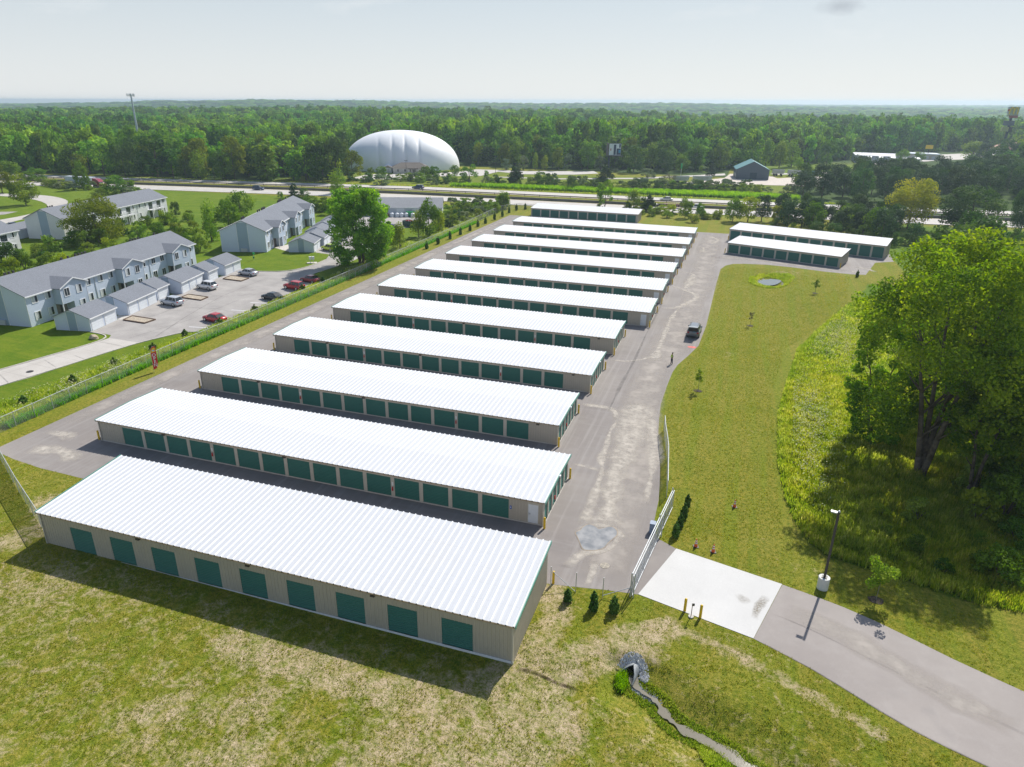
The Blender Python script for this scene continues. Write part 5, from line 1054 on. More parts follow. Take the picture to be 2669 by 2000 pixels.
# ---------------------------------------------------------------- yard things
def cone(x, y, lab, s=1.0):
    root = empty('traffic_cone', (x, y, Tz(x, y)), .3, lab, 'traffic cone', 'traffic cones on the grass'); root.scale = (s, s, s)
    MB().box(-.22, .22, -.22, .22, 0, .05).build('base', M['black'], root); og = mk('orange-red cone', (.9, .13, .03), .5)
    c = MB(); c.tube((0, 0, .05), (0, 0, .8), .16, .03, 12); c.build('cone', og, root); b = MB(); b.tube((0, 0, .36), (0, 0, .47), .122, .10, 12, False); b.tube((0, 0, .56), (0, 0, .66), .086, .067, 12, False); b.build('reflective_band', M['white'], root)
cone(-.15, 52.45, 'orange cone left of a close pair above the concrete apron'); cone(1.3, 52.15, 'orange cone right of a close pair above the concrete apron'); cone(2.8, 60.1, 'orange cone standing alone farther up the grass')
root = empty('lamp_post', (9.7, 50.1, Tz(9.7, 50.1)), 2.9, 'tall dark lamp post on a round white concrete base', 'lamp post')
b = MB(); b.tube((0, 0, -.1), (0, 0, 1.05), .42, .42, 28); b.build('concrete_base', mk('white concrete base', (.66, .66, .64), .8, .1, 2), root); b = MB(); b.box(-.09, .09, -.09, .09, 1.06, 7.0); b.box(-.2, .2, -.2, .2, 1.051, 1.10); b.build('pole', M['dark'], root)
b = MB(); b.box(.1, .55, -.13, .13, 6.84, 6.93); b.build('lamp_head', M['galv'], root); b = MB(); b.tube((0, 0, 7.0), (0, 0, 7.1), .09, .05, 8); b.build('photocell', M['white'], root)
def post_fence(name, pts, h, lab, cat='fence', mat='chain', rail=True, post_step=2.45, pr=.035, skip_mesh=False):
    root = empty(name, (0, 0, 0), 0, lab, cat); q = resample(pts, post_step); pm = MB(); pm.tube((0, 0, -.1), (0, 0, h + .05), pr, pr, 8); pm = pm.mesh('post', M['galv'])
    for a in q[:99]:
        o = bpy.data.objects.new('post', pm); link(o, root); o.location = (a[0], a[1], Tz(*a))
    if rail:
        b = MB()
        for a, c in zip(q[:-1], q[1:]): b.tube((a[0], a[1], Tz(*a) + h), (c[0], c[1], Tz(*c) + h), .032, .032, 6)
        b.build('top_rail', M['galv'], root)
    V_ = []
    for a in q: V_ += [(a[0], a[1], Tz(*a) + .03), (a[0], a[1], Tz(*a) + h)]
    MB().add(V_, [(2 * i, 2 * i + 2, 2 * i + 3, 2 * i + 1) for i in range(len(q) - 1)]).build('mesh_fabric', M[mat], root); return root
post_fence('chain_link_fence', [(-75.2, 48.2), (-75.6, 60), (-75.9, 80), (-75.7, 110), (-75.8, 150), (-76.2, 190), (-77.2, 212), (-77.5, 225), (-74.5, 233.5), (-66, 234.0), (-48, 235)], 1.75, 'long chain link fence with galvanised posts between the yard and the apartments')
post_fence('chain_link_fence', [(-75.2, 48.2), (-70.8, 45.0), (-61.5, 40.0), (-52.3, 35.3)], 1.75, 'short chain link fence running from the nearest building to the left corner', mat='chain_dense')
post_fence('chain_link_fence', [(-3.45, 59.6), (-3.8, 63.0), (-4.3, 67.7), (-5.1, 72.0), (-5.45, 74.4)], 1.9, 'curved chain link fence along the right edge of the asphalt lane', mat='chain_dense')
# sliding gate
root = empty('sliding_gate', (0, 0, 0), 0, 'long galvanised sliding chain link gate across the yard entrance', 'gate')
A = np.array([-4.3, 44.1]); B_ = np.array([-2.7, 57.9]); d_ = (B_ - A) / np.hypot(*(B_ - A)); n_ = np.array([-d_[1], d_[0]])
def gp_(t, o=0): return A + d_ * t + n_ * o
Lg_ = float(np.hypot(*(B_ - A))); fr = MB()
for z in (.18, 1.95): fr.tube((*gp_(0), z), (*gp_(Lg_), z), .04, .04, 8)
fr.tube((*gp_(0, .14), 2.0), (*gp_(Lg_, .14), 2.0), .045, .045, 8)
for k in range(9): t_ = Lg_ * k / 8; fr.tube((*gp_(t_), .18), (*gp_(t_), 1.95), .028, .028, 6)
for k in range(8): t_ = Lg_ * k / 8; fr.tube((*gp_(t_), .18), (*gp_(t_ + Lg_ / 8), 1.95), .010, .010, 4)
fr.build('frame', M['galv'], root); a0, b0 = gp_(0), gp_(Lg_); MB().add([(*a0, .2), (*b0, .2), (*b0, 1.95), (*a0, 1.95)], [(0, 1, 2, 3)]).build('mesh_fabric', M['chain_dense'], root)
for t_, o_ in ((0, .12), (0, -.12), (8.9, .14), (8.9, -.14), (Lg_ - .1, .14)):
    x, y = gp_(t_, o_); p_ = MB(); p_.tube((x, y, -.2), (x, y, 2.2), .05, .05, 10); p_.tube((x, y, 2.2), (x, y, 2.24), .06, .03, 10); p_.build('gate_post', M['galv'], root)
x, y = gp_(9.3, .75); op = MB(); op.box(x - .25, x + .25, y - .3, y + .3, -.05, 1.0); op.build('gate_motor', mk('grey motor housing', (.25, .32, .42), .5), root)
# loose end posts and braces between building and gate
root = empty('open_fence_frame', (0, 0, 0), 0, 'bare fence posts with slanting braces between nearest building and gate', 'fence')
for (x, y, h) in ((-10.5, 43.3, 1.9), (-8.5, 43.3, 1.85), (-6.4, 43.3, 1.9)):
    MB().tube((x, y, -.2), (x, y, h), .032, .032, 8).build('post', M['galv'], root)
for a, c in (((-10.38, 43.45, 1.35), (-8.52, 43.3, .05)), ((-6.38, 43.3, .25), (-4.35, 44.0, 1.0))): MB().tube(a, c, .026, .026, 6).build('brace', M['galv'], root)
root = empty('keypad_stand', (.2, 43.35, 0), -1.2, 'slim curved keypad stand between two yellow bollards', 'keypad'); MB().tube((0, 0, -.1), (0, 0, .1), .2, .2, 14).build('base', M['kerb'], root); MB().path([(0, 0, .1), (0, 0, .95), (.04, 0, 1.15), (.16, 0, 1.25)], .028, 8).build('stem', mk('rusty stem', (.16, .07, .05)), root); MB().box(.12, .2, -.09, .09, 1.16, 1.36).build('keypad', M['black'], root)
# OPEN feather flag
def text_mesh(s_, size, name, m, parent, ext=.004):
    cu = bpy.data.curves.new(name, 'FONT'); cu.body = s_; cu.size = size; cu.extrude = ext; cu.align_x = 'CENTER'; cu.offset = size * .012
    t_ = bpy.data.objects.new('t', cu); sc.collection.objects.link(t_); dg = bpy.context.evaluated_depsgraph_get(); me = bpy.data.meshes.new_from_object(t_.evaluated_get(dg)); bpy.data.objects.remove(t_); me.name = name; me.materials.clear(); me.materials.append(m)
    return link_obj(name, me, parent)
def link_obj(name, me, parent): o = bpy.data.objects.new(name, me); link(o, parent); return o
root = empty('feather_flag', (-73.2, 69.5, 0), math.radians(38), 'red and yellow feather flag reading OPEN beside the fence', 'flag')
pp = MB(); pp.path([(-.34, .03, 0), (-.34, .03, 2.6), (-.27, .03, 3.3), (-.02, .03, 3.62), (.25, .03, 3.66)], .02, 6).build('pole', M['galv'], root)
prof = [(-.33, .35), (.05, .5), (.27, .9), (.34, 1.5), (.34, 3.3), (.30, 3.66), (.06, 3.62), (-.12, 3.5), (-.26, 3.2), (-.32, 2.7)]
MB().prism(prof, -.008, .008).build('banner', mk('red banner', (.62, .02, .02), .7, .05), root)
MB().prism([(-.26, 2.75), (.25, 2.9), (.26, 3.45), (.14, 3.5), (-.08, 3.38), (-.22, 3.1)], -.016, -.009).build('yellow_panel', mk('yellow banner', (.85, .55, .02), .7, .05), root)
for i, ch in enumerate('OPEN'):
    t_ = text_mesh(ch, .62, 'lettering', M['white'], root); t_.rotation_euler = (math.pi / 2, 0, 0); t_.location = (.01, -.022, 2.22 - i * .48)
MB().box(-.13, .17, -.021, -.0165, 2.98, 3.16).build('pale_patch', mk('pale blue print', (.45, .6, .75)), root)
# lawn things near the apartments
root = empty('mailbox_cluster', (-91.4, 135.2, 0), .6, 'pair of grey cluster mailboxes on a small slab by the lane', 'mailbox'); MB().box(-1.1, 1.1, -.7, .7, -.02, .05).build('slab', M['kerb'], root)
for dx in (-.32, .32): MB().box(dx - .05, dx + .05, -.05, .05, .05, .8).build('post', M['galv'], root); MB().box(dx - .27, dx + .27, -.22, .22, .8, 1.45).build('mailbox', M['white'], root)
root = empty('waste_station', (-105.0, 132.7, 0), 0, 'small green dog waste station on the oval lawn', 'waste station'); MB().tube((0, 0, 0), (0, 0, 1.75), .04, .04, 6).build('post', M['galv'], root); MB().box(-.18, .18, -.12, .12, 1.35, 1.8).build('dispenser', gp, root); MB().tube((.0, -.12, .45), (0, -.12, .9), .18, .2, 10).build('bin', mk('dark green bin', (.02, .2, .1)), root)
root = empty('hydrant_sign', (-83.9, 133.5, 0), 0, 'small brown marker post beside the shaded verge', 'marker'); MB().tube((0, 0, 0), (0, 0, .8), .04, .04, 6).build('post', M['bark'], root); MB().box(-.22, .22, -.03, .03, .6, .95).build('plate', M['bark'], root)
r_ = random.Random(9); V_ = []; 
import bmesh
def rock(name, x, y, s, m, seed, z=0):
    bm = bmesh.new(); bmesh.ops.create_icosphere(bm, subdivisions=2, radius=1); rr = random.Random(seed)
    o = Vector((rr.uniform(0, 9), rr.uniform(0, 9), rr.uniform(0, 9)))
    from mathutils import noise
    for v in bm.verts: v.co *= 1 + .35 * noise.noise(v.co * 1.3 + o); v.co.x *= s[0]; v.co.y *= s[1]; v.co.z *= s[2]
    me = bpy.data.meshes.new(name); bm.to_mesh(me); bm.free(); me.materials.append(m); me.polygons.foreach_set('use_smooth', [False] * len(me.polygons)); ob = bpy.data.objects.new(name, me); link(ob); ob.location = (x, y, z); return ob
tag(rock('boulder', -92.6, 77.3, (.75, .55, .5), mk('tan boulder', (.42, .35, .25), .9, .25, 2), 1, .2), 'single tan boulder on the lawn by the concrete drive', 'boulder')
for i, (pts, l_) in enumerate([([(-95.9, 86.3), (-91.3, 86.1), (-91.2, 88.3), (-96.3, 88.6)], 'raised gravel bed nearest the camera in front of the garages'), ([(-97.2, 101.0), (-92.5, 100.7), (-92.8, 102.9), (-97.5, 103.2)], 'raised gravel bed between the two silver crossovers'), ([(-99.6, 115.5), (-95.0, 115.2), (-95.1, 117.8), (-99.9, 118.4)], 'raised gravel bed nearest the oval lawn')]):
    mb = MB(); n = 4
    for k in range(n):
        a, c = np.array(pts[k]), np.array(pts[(k + 1) % n]); d = (c - a) / np.hypot(*(c - a)); m_ = np.array([-d[1], d[0]]) * .09; q4 = [a - m_, c - m_, c + m_, a + m_]; zt = .2 + .004 * (k % 2)
        mb.add([(x, y, 0) for x, y in q4] + [(x, y, zt) for x, y in q4], [(4, 5, 6, 7), (0, 1, 5, 4), (1, 2, 6, 5), (2, 3, 7, 6), (3, 0, 4, 7)])
    root = empty('gravel_bed', (0, 0, 0), 0, l_, 'planting bed', 'gravel beds in the parking lot'); mb.build('timber_edging', mk('brown timber', (.13, .08, .05), .8, .3, 2), root)
    MB().add([(x, y, .12) for x, y in pts], [(0, 1, 2, 3)]).build('gravel', mk('tan gravel', (.42, .36, .28), 1, .4, 5, 0, .8), root)
# culvert with stones
root = empty('culvert', (-3.15, 37.1, Tz(-3.0, 36.6) + .02), -.35, 'metal culvert pipe end half open in the grass above the creek', 'culvert'); b = MB(); n = 9; rc = .46
secs_ = [(.9, 1.57), (.25, 1.57), (.0, 1.2), (-.3, .75), (-.6, .35), (-.9, .0)]
for sd_ in (-1, 1):
    P_ = []
    for yy, tt in secs_:
        for i in range(n + 1):
            t_ = -.5 + (tt + .5) * i / n; fl_ = 1 + max(0, -yy) * .35; P_.append((sd_ * rc * math.cos(t_) * fl_, yy, rc * math.sin(t_) * 1.05 + .18))
    b.add(P_, [(j_ * (n + 1) + i, j_ * (n + 1) + i + 1, (j_ + 1) * (n + 1) + i + 1, (j_ + 1) * (n + 1) + i) for j_ in range(len(secs_) - 1) for i in range(n)])
pipe = b.build('pipe', mk('dull corrugated steel', (.26, .28, .29), .6, .25, 4, .2), root); so = pipe.modifiers.new('t', 'SOLIDIFY'); so.thickness = .05
b = MB(); b.tube((0, .3, .2), (0, .34, .2), .44, .44, 16); b.build('bore_shade_disc', M['black'], root)  # black disc in the pipe stands for the shade inside
rr = random.Random(7); mb = MB(); gs = []
for k in range(900):
    t_ = rr.uniform(-.5, math.pi * .95); rad = rr.uniform(.48, 1.1) if k < 620 else rr.uniform(.1, .5)
    if k < 620: x, y = -3.05 + rad * math.cos(t_) * 1.0, 37.05 + rad * math.sin(t_) * .9
    else: s_ = rr.uniform(0, 1) ** 1.5; i = int(s_ * 12); x, y = q[0][0] * 0 + CREEK[1][0] + (CREEK[3][0] - CREEK[1][0]) * s_ + rr.uniform(-.45, .45), CREEK[1][1] + (CREEK[3][1] - CREEK[1][1]) * s_ + rr.uniform(-.35, .35)
    z = Tz(x, y) + ((.12 + .55 * max(0, 1 - ((x + 3.2) / 1.3) ** 2) * max(0, 1 - ((y - 37.9) / .95) ** 2)) if k < 620 else .02); r0 = rr.uniform(.04, .09); mb.mi = rr.randrange(3); a = rr.uniform(0, 6)
    vs = []
    for i in range(5): vs.append((x + r0 * math.cos(a + i * 1.256) * rr.uniform(.7, 1.2), y + r0 * math.sin(a + i * 1.256) * rr.uniform(.7, 1.2), z - .04))
    vs.append((x, y, z + r0 * .7)); mb.add(vs, [(i, (i + 1) % 5, 5) for i in range(5)])
tag(mb.build('riprap_stones', [mk('grey stone', (.55, .55, .55), .9), mk('light stone', (.72, .71, .69), .9), mk('dark stone', (.34, .34, .35), .9)]), kind='stuff')
ribbon('erosion_channel', [(-10.6, 34.5), (-9.7, 34.75), (-8.8, 34.6), (-8.0, 34.3), (-6.9, 34.25), (-5.9, 34.1)], .22, stain('dark eroded soil', (.05, .035, .02), .9), .03, .4, jitter=.5)
# cell tower, highway pylon sign, far buildings
zt_ = Tz(-378, 380); root = empty('cell_tower', (-378.3, 380.0, zt_), 0, 'tall slim grey monopole tower rising above the forest at left', 'tower')
MB().tube((0, 0, 0), (0, 0, 37.5), .85, .45, 16).build('mast', mk('blue-grey mast', (.46, .52, .55), .6), root)
b = MB()
for s_ in range(3):
    a = s_ * 2.094 + .5; c, s2 = math.cos(a), math.sin(a); b.tube((0, 0, 36.4), (1.5 * c, 1.5 * s2, 36.4), .1, .1, 5); px, py = 1.5 * c, 1.5 * s2; b.tube((px - 1.9 * s2, py + 1.9 * c, 36.6), (px + 1.9 * s2, py - 1.9 * c, 36.6), .07, .07, 5)
    for k in (-1.8, -.6, .6, 1.8): x_, y_ = px - k * s2, py + k * c; b.box(x_ - .12, x_ + .12, y_ - .12, y_ + .12, 35.8, 37.5)
b.build('antenna_array', M['galv'], root)
zs = Tz(160, 575); root = empty('pylon_sign', (160.5, 573, zs), .25, 'very tall dark pylon with a yellow sign box on top at far right', 'sign')
MB().tube((0, 0, 0), (0, 0, 27.5), .9, .8, 14).build('mast', mk('dark pylon', (.02, .035, .05)), root)
b = MB(); b.box(-2.2, 3.4, -1.2, 1.2, 26.9, 33.0); b.build('sign_cabinet', mk('grey-green cabinet', (.34, .38, .25)), root)
b = MB()
for x0_ in (-1.2, 1.4):
    pts = [(x0_ + 1.3 * math.cos(t_), -1.28, 28.3 + 4.2 * max(0, math.sin(t_)) ** .8) for t_ in np.linspace(math.pi, 0, 13)]
    b.path([(p[0], p[1], p[2]) for p in pts], .38, 6)
b.build('yellow_arches', mk('yellow sign shape', (.80, .58, .01), .5, .05), root); MB().box(-2.3, 3.5, -1.3, -1.21, 26.0, 27.6).build('red_strip', mk('dull red strip', (.30, .06, .05)), root)
b = MB(); b.box(-3.9, -2.3, -1.0, -.6, 28.6, 32.8); b.mi = 1; b.tube((-3.15, -1.04, 30.8), (-3.15, -1.10, 30.8), .75, .75, 14); b.build('oval_logo_panel', [mk('pale panel', (.55, .6, .62)), mk('orange oval', (.55, .16, .04))], root)
b = MB(); b.box(-3.6, 2.6, -.9, .9, 21.3, 24.3); b.build('lower_panel', mk('slate panel', (.07, .10, .13)), root); b = MB(); b.box(-4.2, -.2, -.9, .9, 17.6, 20.4); b.mi = 1; b.box(0, 2.2, -.9, .9, 17.6, 20.4); b.build('lowest_panel', [mk('yellow-green panel', (.35, .38, .14)), M['dark']], root)
def bigbox(name, x, y, rz, L_, D_, h_, wm, rm_, lab, cat, band=None):
    root = empty(name, (x, y, Tz(x, y)), rz, lab, cat); MB().box(0, L_, 0, D_, -1, h_).build('wall', wm, root); b = MB(); b.box(-.2, L_ + .2, -.2, D_ + .2, h_ + .002, h_ + .4); b.build('roof', rm_, root)
    d = MB()
    for k in range(int(L_ / 4)): d.box(1 + k * 4, 3.4 + k * 4, -.05, -.004, .2, 2.6)
    d.build('openings', M['galv'], root)
    if band: MB().box(-.25, L_ + .25, -.3, -.202, h_ - .8, h_ + .3).build('fascia_band', band, root)
    return root
bigbox('truck_shop', 63, 508, -.05, 26, 30, 4.2, mk('pale blue wall', (.50, .56, .62)), M['roof_white'], 'white flat-roofed building beyond the dark pines at right', 'building')
bigbox('fuel_station', 97, 548, .0, 22, 14, 3.6, mk('tan wall', (.5, .46, .38)), mk('blue-grey canopy', (.40, .48, .55)), 'blue-grey canopy building in the truck stop', 'building')
root = empty('price_sign', (113, 556, Tz(113, 556)), 0, 'small yellow sign above the truck stop canopy', 'sign'); MB().tube((0, 0, 0), (0, 0, 6.5), .2, .2, 8).build('pole', M['dark'], root); MB().box(-2.2, 2.2, -.2, .2, 6.5, 9).build('panel', M['yellow'], root)
root = empty('restaurant', (172, 622, Tz(172, 622)), .1, 'restaurant with a tan and brown hip roof behind the pylon', 'restaurant'); MB().box(0, 20, 0, 16, -1, 4).build('wall', mk('restaurant wall', (.45, .40, .36)), root)
b = MB(); b.add([(-1, -1, 4), (21, -1, 4), (21, 17, 4), (-1, 17, 4), (9, 8, 9.5), (11, 8, 9.5)], [(0, 1, 5, 4), (1, 2, 5), (2, 3, 4, 5), (3, 0, 4), (3, 2, 1, 0)]); b.build('roof', mk('tan roof', (.50, .30, .20), .8, .2, .4), root)
def truckbox(x, y, rz, lab): 
    root = empty('box_trailer', (x, y, Tz(x, y) + .3), rz, lab, 'trailer', 'white box trailers in the truck yard'); MB().box(-7, 7, -1.3, 1.3, 1.1, 4).build('box', M['white'], root); w_ = MB(); wheel_set(w_, (-5.6, -4.4, 4.5), 1.25); w_.build('wheels', M['rubber'], root)
for i in range(5): truckbox(70 + i * 6.5, 500 - i * .8, 1.45, 'white box trailer parked in a row beside the truck shop')

TR = [(-235.2,182,10.5,8.4,'olive'), (-275.1,204.4,10.4,8,'olive'), (-327.9,250.2,7.6,8.5,'green'), (-303.8,238.9,4.4,5.9,'green'), (-307,246,5.3,8.3,'green'), (-255.6,223.9,10.9,5.9,'green'), (-231.9,217.3,6.8,8,'green'), (-228.3,220.6,5.1,4.7,'green'), (-281.2,231.4,2.5,7.8,'bush'), (-268.1,226.4,2.5,9.1,'bushgrey'), (-259.3,222.7,2.4,5.9,'bushgrey'), (-227.6,205.3,3.3,5.4,'bush'), (-296,239,2.1,5.9,'bush'), (-156.5,138,10.7,14.1,'willow'), (-156.3,132.3,3.8,6.4,'bushbig'), (-156.7,125.4,3.7,5.9,'bush'), (-146.2,106,5.9,5,'dark'), (-168.1,178.2,4.4,3,'dark'), (-128.9,147.4,10.1,4.2,'yellow'), (-139.1,166.9,7.7,7.3,'green'), (-148.4,183.8,7.7,8.2,'green'), (-122.9,136,5.8,4.9,'bush'), (-151.7,217.3,7,4.7,'conifer'), (-149.8,220.8,4.6,4.4,'dark'), (-164,226.4,2.4,2.3,'green'), (-144.1,217.1,2.8,3.6,'bush'), (-130.4,201.3,3.9,4.6,'bushbig'), (-132.6,200.5,2.6,4,'bushdark'), (-79.7,136.5,17.4,14.1,'big'), (-151,245.2,8.8,6.2,'yellow'), (-78.6,153.8,6.5,3.8,'yellow'), (-82.4,172.3,6.6,4,'yellow'), (-79.2,172.4,10.2,5.5,'green'), (-79.7,179.7,6.8,3.3,'yellow'), (-79.7,186.4,2.5,2.9,'bushdark'), (-81.4,166.7,1.2,3.1,'bushdark'), (-84.7,160.8,3,2.2,'bush'), (-173.5,295.2,12.3,10.4,'goldtree'), (-161.3,285.7,4.2,5.9,'bushdark'), (-164.7,307,5,5.2,'green'), (-149.2,277.1,4.2,7.8,'bushgrey'), (-169.6,305.4,4.4,3.4,'green'), (-143.4,308.6,5.5,6.8,'bushbig'), (-137.5,307.7,5.7,6.7,'bushbig'), (-131.7,306.9,3.8,5,'bushdark'), (-135.5,326.5,4.8,4.7,'green'), (-122.5,294.8,2.6,3.7,'bush'), (-115.8,295.4,8.4,9.6,'loose'), (-114.9,314.7,4.3,2.5,'green'), (-98.1,303.7,8,5.9,'conifer'), (-142.6,297.6,3.7,6.6,'bushgrey'), (-129.7,286.3,2.6,6.3,'bushgrey'), (-144.6,296.8,3.2,3.3,'bush'), (-78.2,231.2,5.7,5,'green'), (-95.3,226.8,3.2,5,'bushgrey'), (-92.1,231.4,2.9,5.5,'bush'), (-89.3,235.8,2.5,5.1,'bush'), (-79.5,218.9,3.9,5.2,'bush'), (-88.3,215.1,3.5,4.4,'yellow'), (-89.2,209.2,3.4,3.9,'bush'), (-81.9,215.1,2.7,6.3,'bushgrey'), (-81.1,202.4,3,6.3,'bushgrey'), (-78.5,228,3.6,3.3,'bush'), (-78.2,222.3,3.2,4,'bush'), (-79.4,186.9,2.8,3.5,'bushdark'), (-78.9,232.4,5.5,4.6,'yellow'), (-97.4,306.6,7.2,7,'conifer'), (-86.1,306.7,5.4,7.5,'bushbig'), (-82.2,308.5,4.7,6.4,'bushdark'), (-69.5,292.7,5.1,4.3,'dark'), (-60.3,318.7,8.8,8.1,'conifer'), (-61.1,298.9,4,6.1,'bushdark'), (-45,241,10.2,6.6,'loose'), (-46.6,240.3,2.2,2.9,'bush'), (-58.4,373.1,3,2.5,'green'), (-46.8,357.2,4.2,8.3,'bushgrey'), (-34,336.3,4.2,6.7,'brown'), (-43.6,318.9,3.4,5.3,'bushdark'), (-17.7,376.2,6.7,5.8,'conifer'), (-35.5,243.6,6.5,5.4,'yellow'), (-32.8,244.7,4.9,3.7,'bushdark'), (-30.8,245.6,5.7,5,'conifer'), (-38,242.5,3.2,3.3,'bushdark'), (-29.1,236.2,3,1.3,'yellow'), (-24.5,243.9,3,7.4,'yellowbush'), (-27.4,241.2,2,4.1,'bush'), (-17.7,235.6,6.3,4.5,'green'), (-13.2,238.9,4.5,3,'green'), (-7.6,238.6,2.9,3.5,'yellowbush'), (-10.5,236.1,1.8,3.5,'bush'), (-2.9,234.1,7.3,5.4,'green'), (1.6,234.8,8,6.9,'gold'), (-45.1,301.6,4.2,5.8,'bushgrey'), (-41.3,304.7,3.1,5.9,'bushdark'), (-37.4,307.9,3.5,5.9,'bushdark'), (-33.5,311.1,4,5.9,'bushgrey'), (-29.5,314.3,2.8,6,'bushdark'), (-25.4,317.6,3.2,6,'bushdark'), (-21.4,320.9,3.7,6,'bushgrey'), (-16.6,313.8,3.6,5.9,'bushdark'), (-12.5,317,4,5.9,'bushdark'), (-8.4,320.2,4.4,6,'bushgrey'), (-4.3,323.5,3.2,6,'bushdark'), (-69.1,297.5,2.8,4.6,'bush'), (-63.9,299.9,2.8,4.6,'bush'), (-58.7,302.3,2.8,4.6,'bush'), (-53.4,304.7,2.8,4.6,'bush'), (-48.1,307.2,2.8,4.7,'bush'), (-96.4,375.8,11.1,7.1,'goldtree'), (-82.1,382.9,13.2,8.5,'green'), (-107.5,370.2,8,3.2,'yellow'), (-102.9,372.5,6.8,3.9,'yellow'), (-57.1,380.7,13.2,12.1,'dark'), (-42.8,387.7,11.5,10.2,'dark'), (-33.9,392.1,8,7.7,'green'), (-121.5,363.3,5.5,5.8,'bushgrey'), (-113.4,367.3,6.8,5.8,'bushgrey'), (-92.2,377.8,8,5.2,'bushgrey'), (-75.5,386.1,6.9,7.2,'bushgrey'), (-65.9,376.3,1.8,4.4,'bushgrey'), (-29.6,394.1,3.1,3.9,'bushgrey'), (-23.6,397.1,3.4,3.9,'bush'), (48.3,242.3,14.7,14.5,'goldbig'), (63.6,239.4,13.4,16.9,'darkbig'), (78.7,244.5,12.6,7.9,'darkbig'), (10.3,234.7,5.8,3.8,'gold'), (20.2,241.3,3.6,3.1,'gold'), (34,248.4,7.9,5,'bushgrey'), (29.3,243.9,4.9,3.4,'green'), (8.8,444.2,14.6,7,'yellow'), (16.1,443.7,13.5,7.6,'yellow'), (23.1,455.6,15.1,7.8,'yellow'), (43,465.7,15.9,9.3,'green'), (60.6,538.8,11.2,7.8,'yellow'), (35.8,514.9,15.8,14.3,'green'), (26.6,444.9,6,5.5,'yellowbush'), (89,502.6,8.9,8.2,'green'), (138.3,550,11,14.4,'yellow'), (162.6,548.2,15.2,14.9,'yellow'), (103.8,532.5,6,7.1,'green'), (50.5,522.6,3.8,7.2,'yellowbush')]
# ---------------------------------------------------------------- foliage builders
def leaf_cloud(C, n, size, rs, up=.25, aspect=1.0):
    """C: clumps (x,y,z,rx,ry,rz,tint). leaves scattered in the outer part of each clump"""
    C = np.asarray(C, float); vol = (C[:, 3] * C[:, 4] + C[:, 3] * C[:, 5]) ; pr = vol / vol.sum(); k = rs.choice(len(C), n, p=pr); c = C[k]
    d = rs.normal(size=(n, 3)); d /= np.linalg.norm(d, axis=1)[:, None]; rad = np.clip(1.0 - np.abs(rs.normal(size=n)) * .22, .25, 1.12)
    Pn = c[:, :3] + d * c[:, 3:6] * rad[:, None]
    nrm = d + rs.normal(size=(n, 3)) * .65; nrm[:, 2] += up; nrm /= np.linalg.norm(nrm, axis=1)[:, None]
    t = np.cross(nrm, rs.normal(size=(n, 3))); t /= np.linalg.norm(t, axis=1)[:, None] + 1e-9; b = np.cross(nrm, t)
    s_ = size * (.6 + .8 * rs.rand(n))[:, None] * .5; t = t * s_; b = b * s_ * aspect
    V = np.stack([Pn - t * 1.0, Pn - b * .8 + t * .1, Pn + t * 1.1, Pn + b * .8 - t * .1], 1).reshape(-1, 3)
    F = np.arange(4 * n).reshape(-1, 4); tint = np.clip(.5 * c[:, 6] + .5 * rs.rand(n), 0, 1)
    return V, F, tint
def crown_clumps(kind, w_, h_, rs, nc):
    C = []
    if kind == 'conifer':
        for i in range(nc):
            t = rs.rand() ** .8; z = h_ * (.08 + .9 * t); rmax = w_ * .5 * (1 - t) ** .85 + .08 * w_; a = rs.rand() * 6.28; r = rmax * (.35 + .5 * rs.rand())
            s = w_ * (.05 + .13 * (1 - t)); C.append((r * math.cos(a), r * math.sin(a), z, s * 1.3, s * 1.3, s * .6, rs.rand()))
        return C
    if kind == 'arb':
        for i in range(nc):
            t = rs.rand(); z = h_ * (.06 + .9 * t); rmax = w_ * .5 * min(1, 2.6 * (1 - t) ** .9, .75 + t * 1.5) * .75; a = rs.rand() * 6.28; r = rmax * (.5 + .4 * rs.rand()); s = w_ * .18 * (1.1 - t * .7); C.append((r * math.cos(a), r * math.sin(a), z, s, s, s * 1.5, rs.rand()))
        return C
    lo = {'bush': .05, 'loose': .25, 'column': .10, 'pine': .22}.get(kind, .16)
    for i in range(nc):
        a = rs.rand() * 6.28; t = rs.rand()
        prof = {'column': math.sin(math.pi * min(1, .12 + t * .86)) ** .6 * .9, 'bush': math.sqrt(max(0, 1 - t * t * .8)), 'pine': math.sin(math.pi * (.2 + .72 * t)) ** .7}.get(kind, math.sin(math.pi * (.16 + .76 * t)) ** .62)
        r = w_ * .5 * prof * (.35 + .5 * math.sqrt(rs.rand())); s = w_ * (.11 + .10 * rs.rand()) * (.85 if kind != 'loose' else .62)
        if kind == 'column': s = w_ * (.16 + .1 * rs.rand())
        z = h_ * (lo + (1 - lo - .06) * t); C.append((r * math.cos(a), r * math.sin(a), z, s * 1.1, s * 1.1, s * (.85 if kind != 'column' else 1.3) * min(1.3, h_ / w_), rs.rand()))
    return C
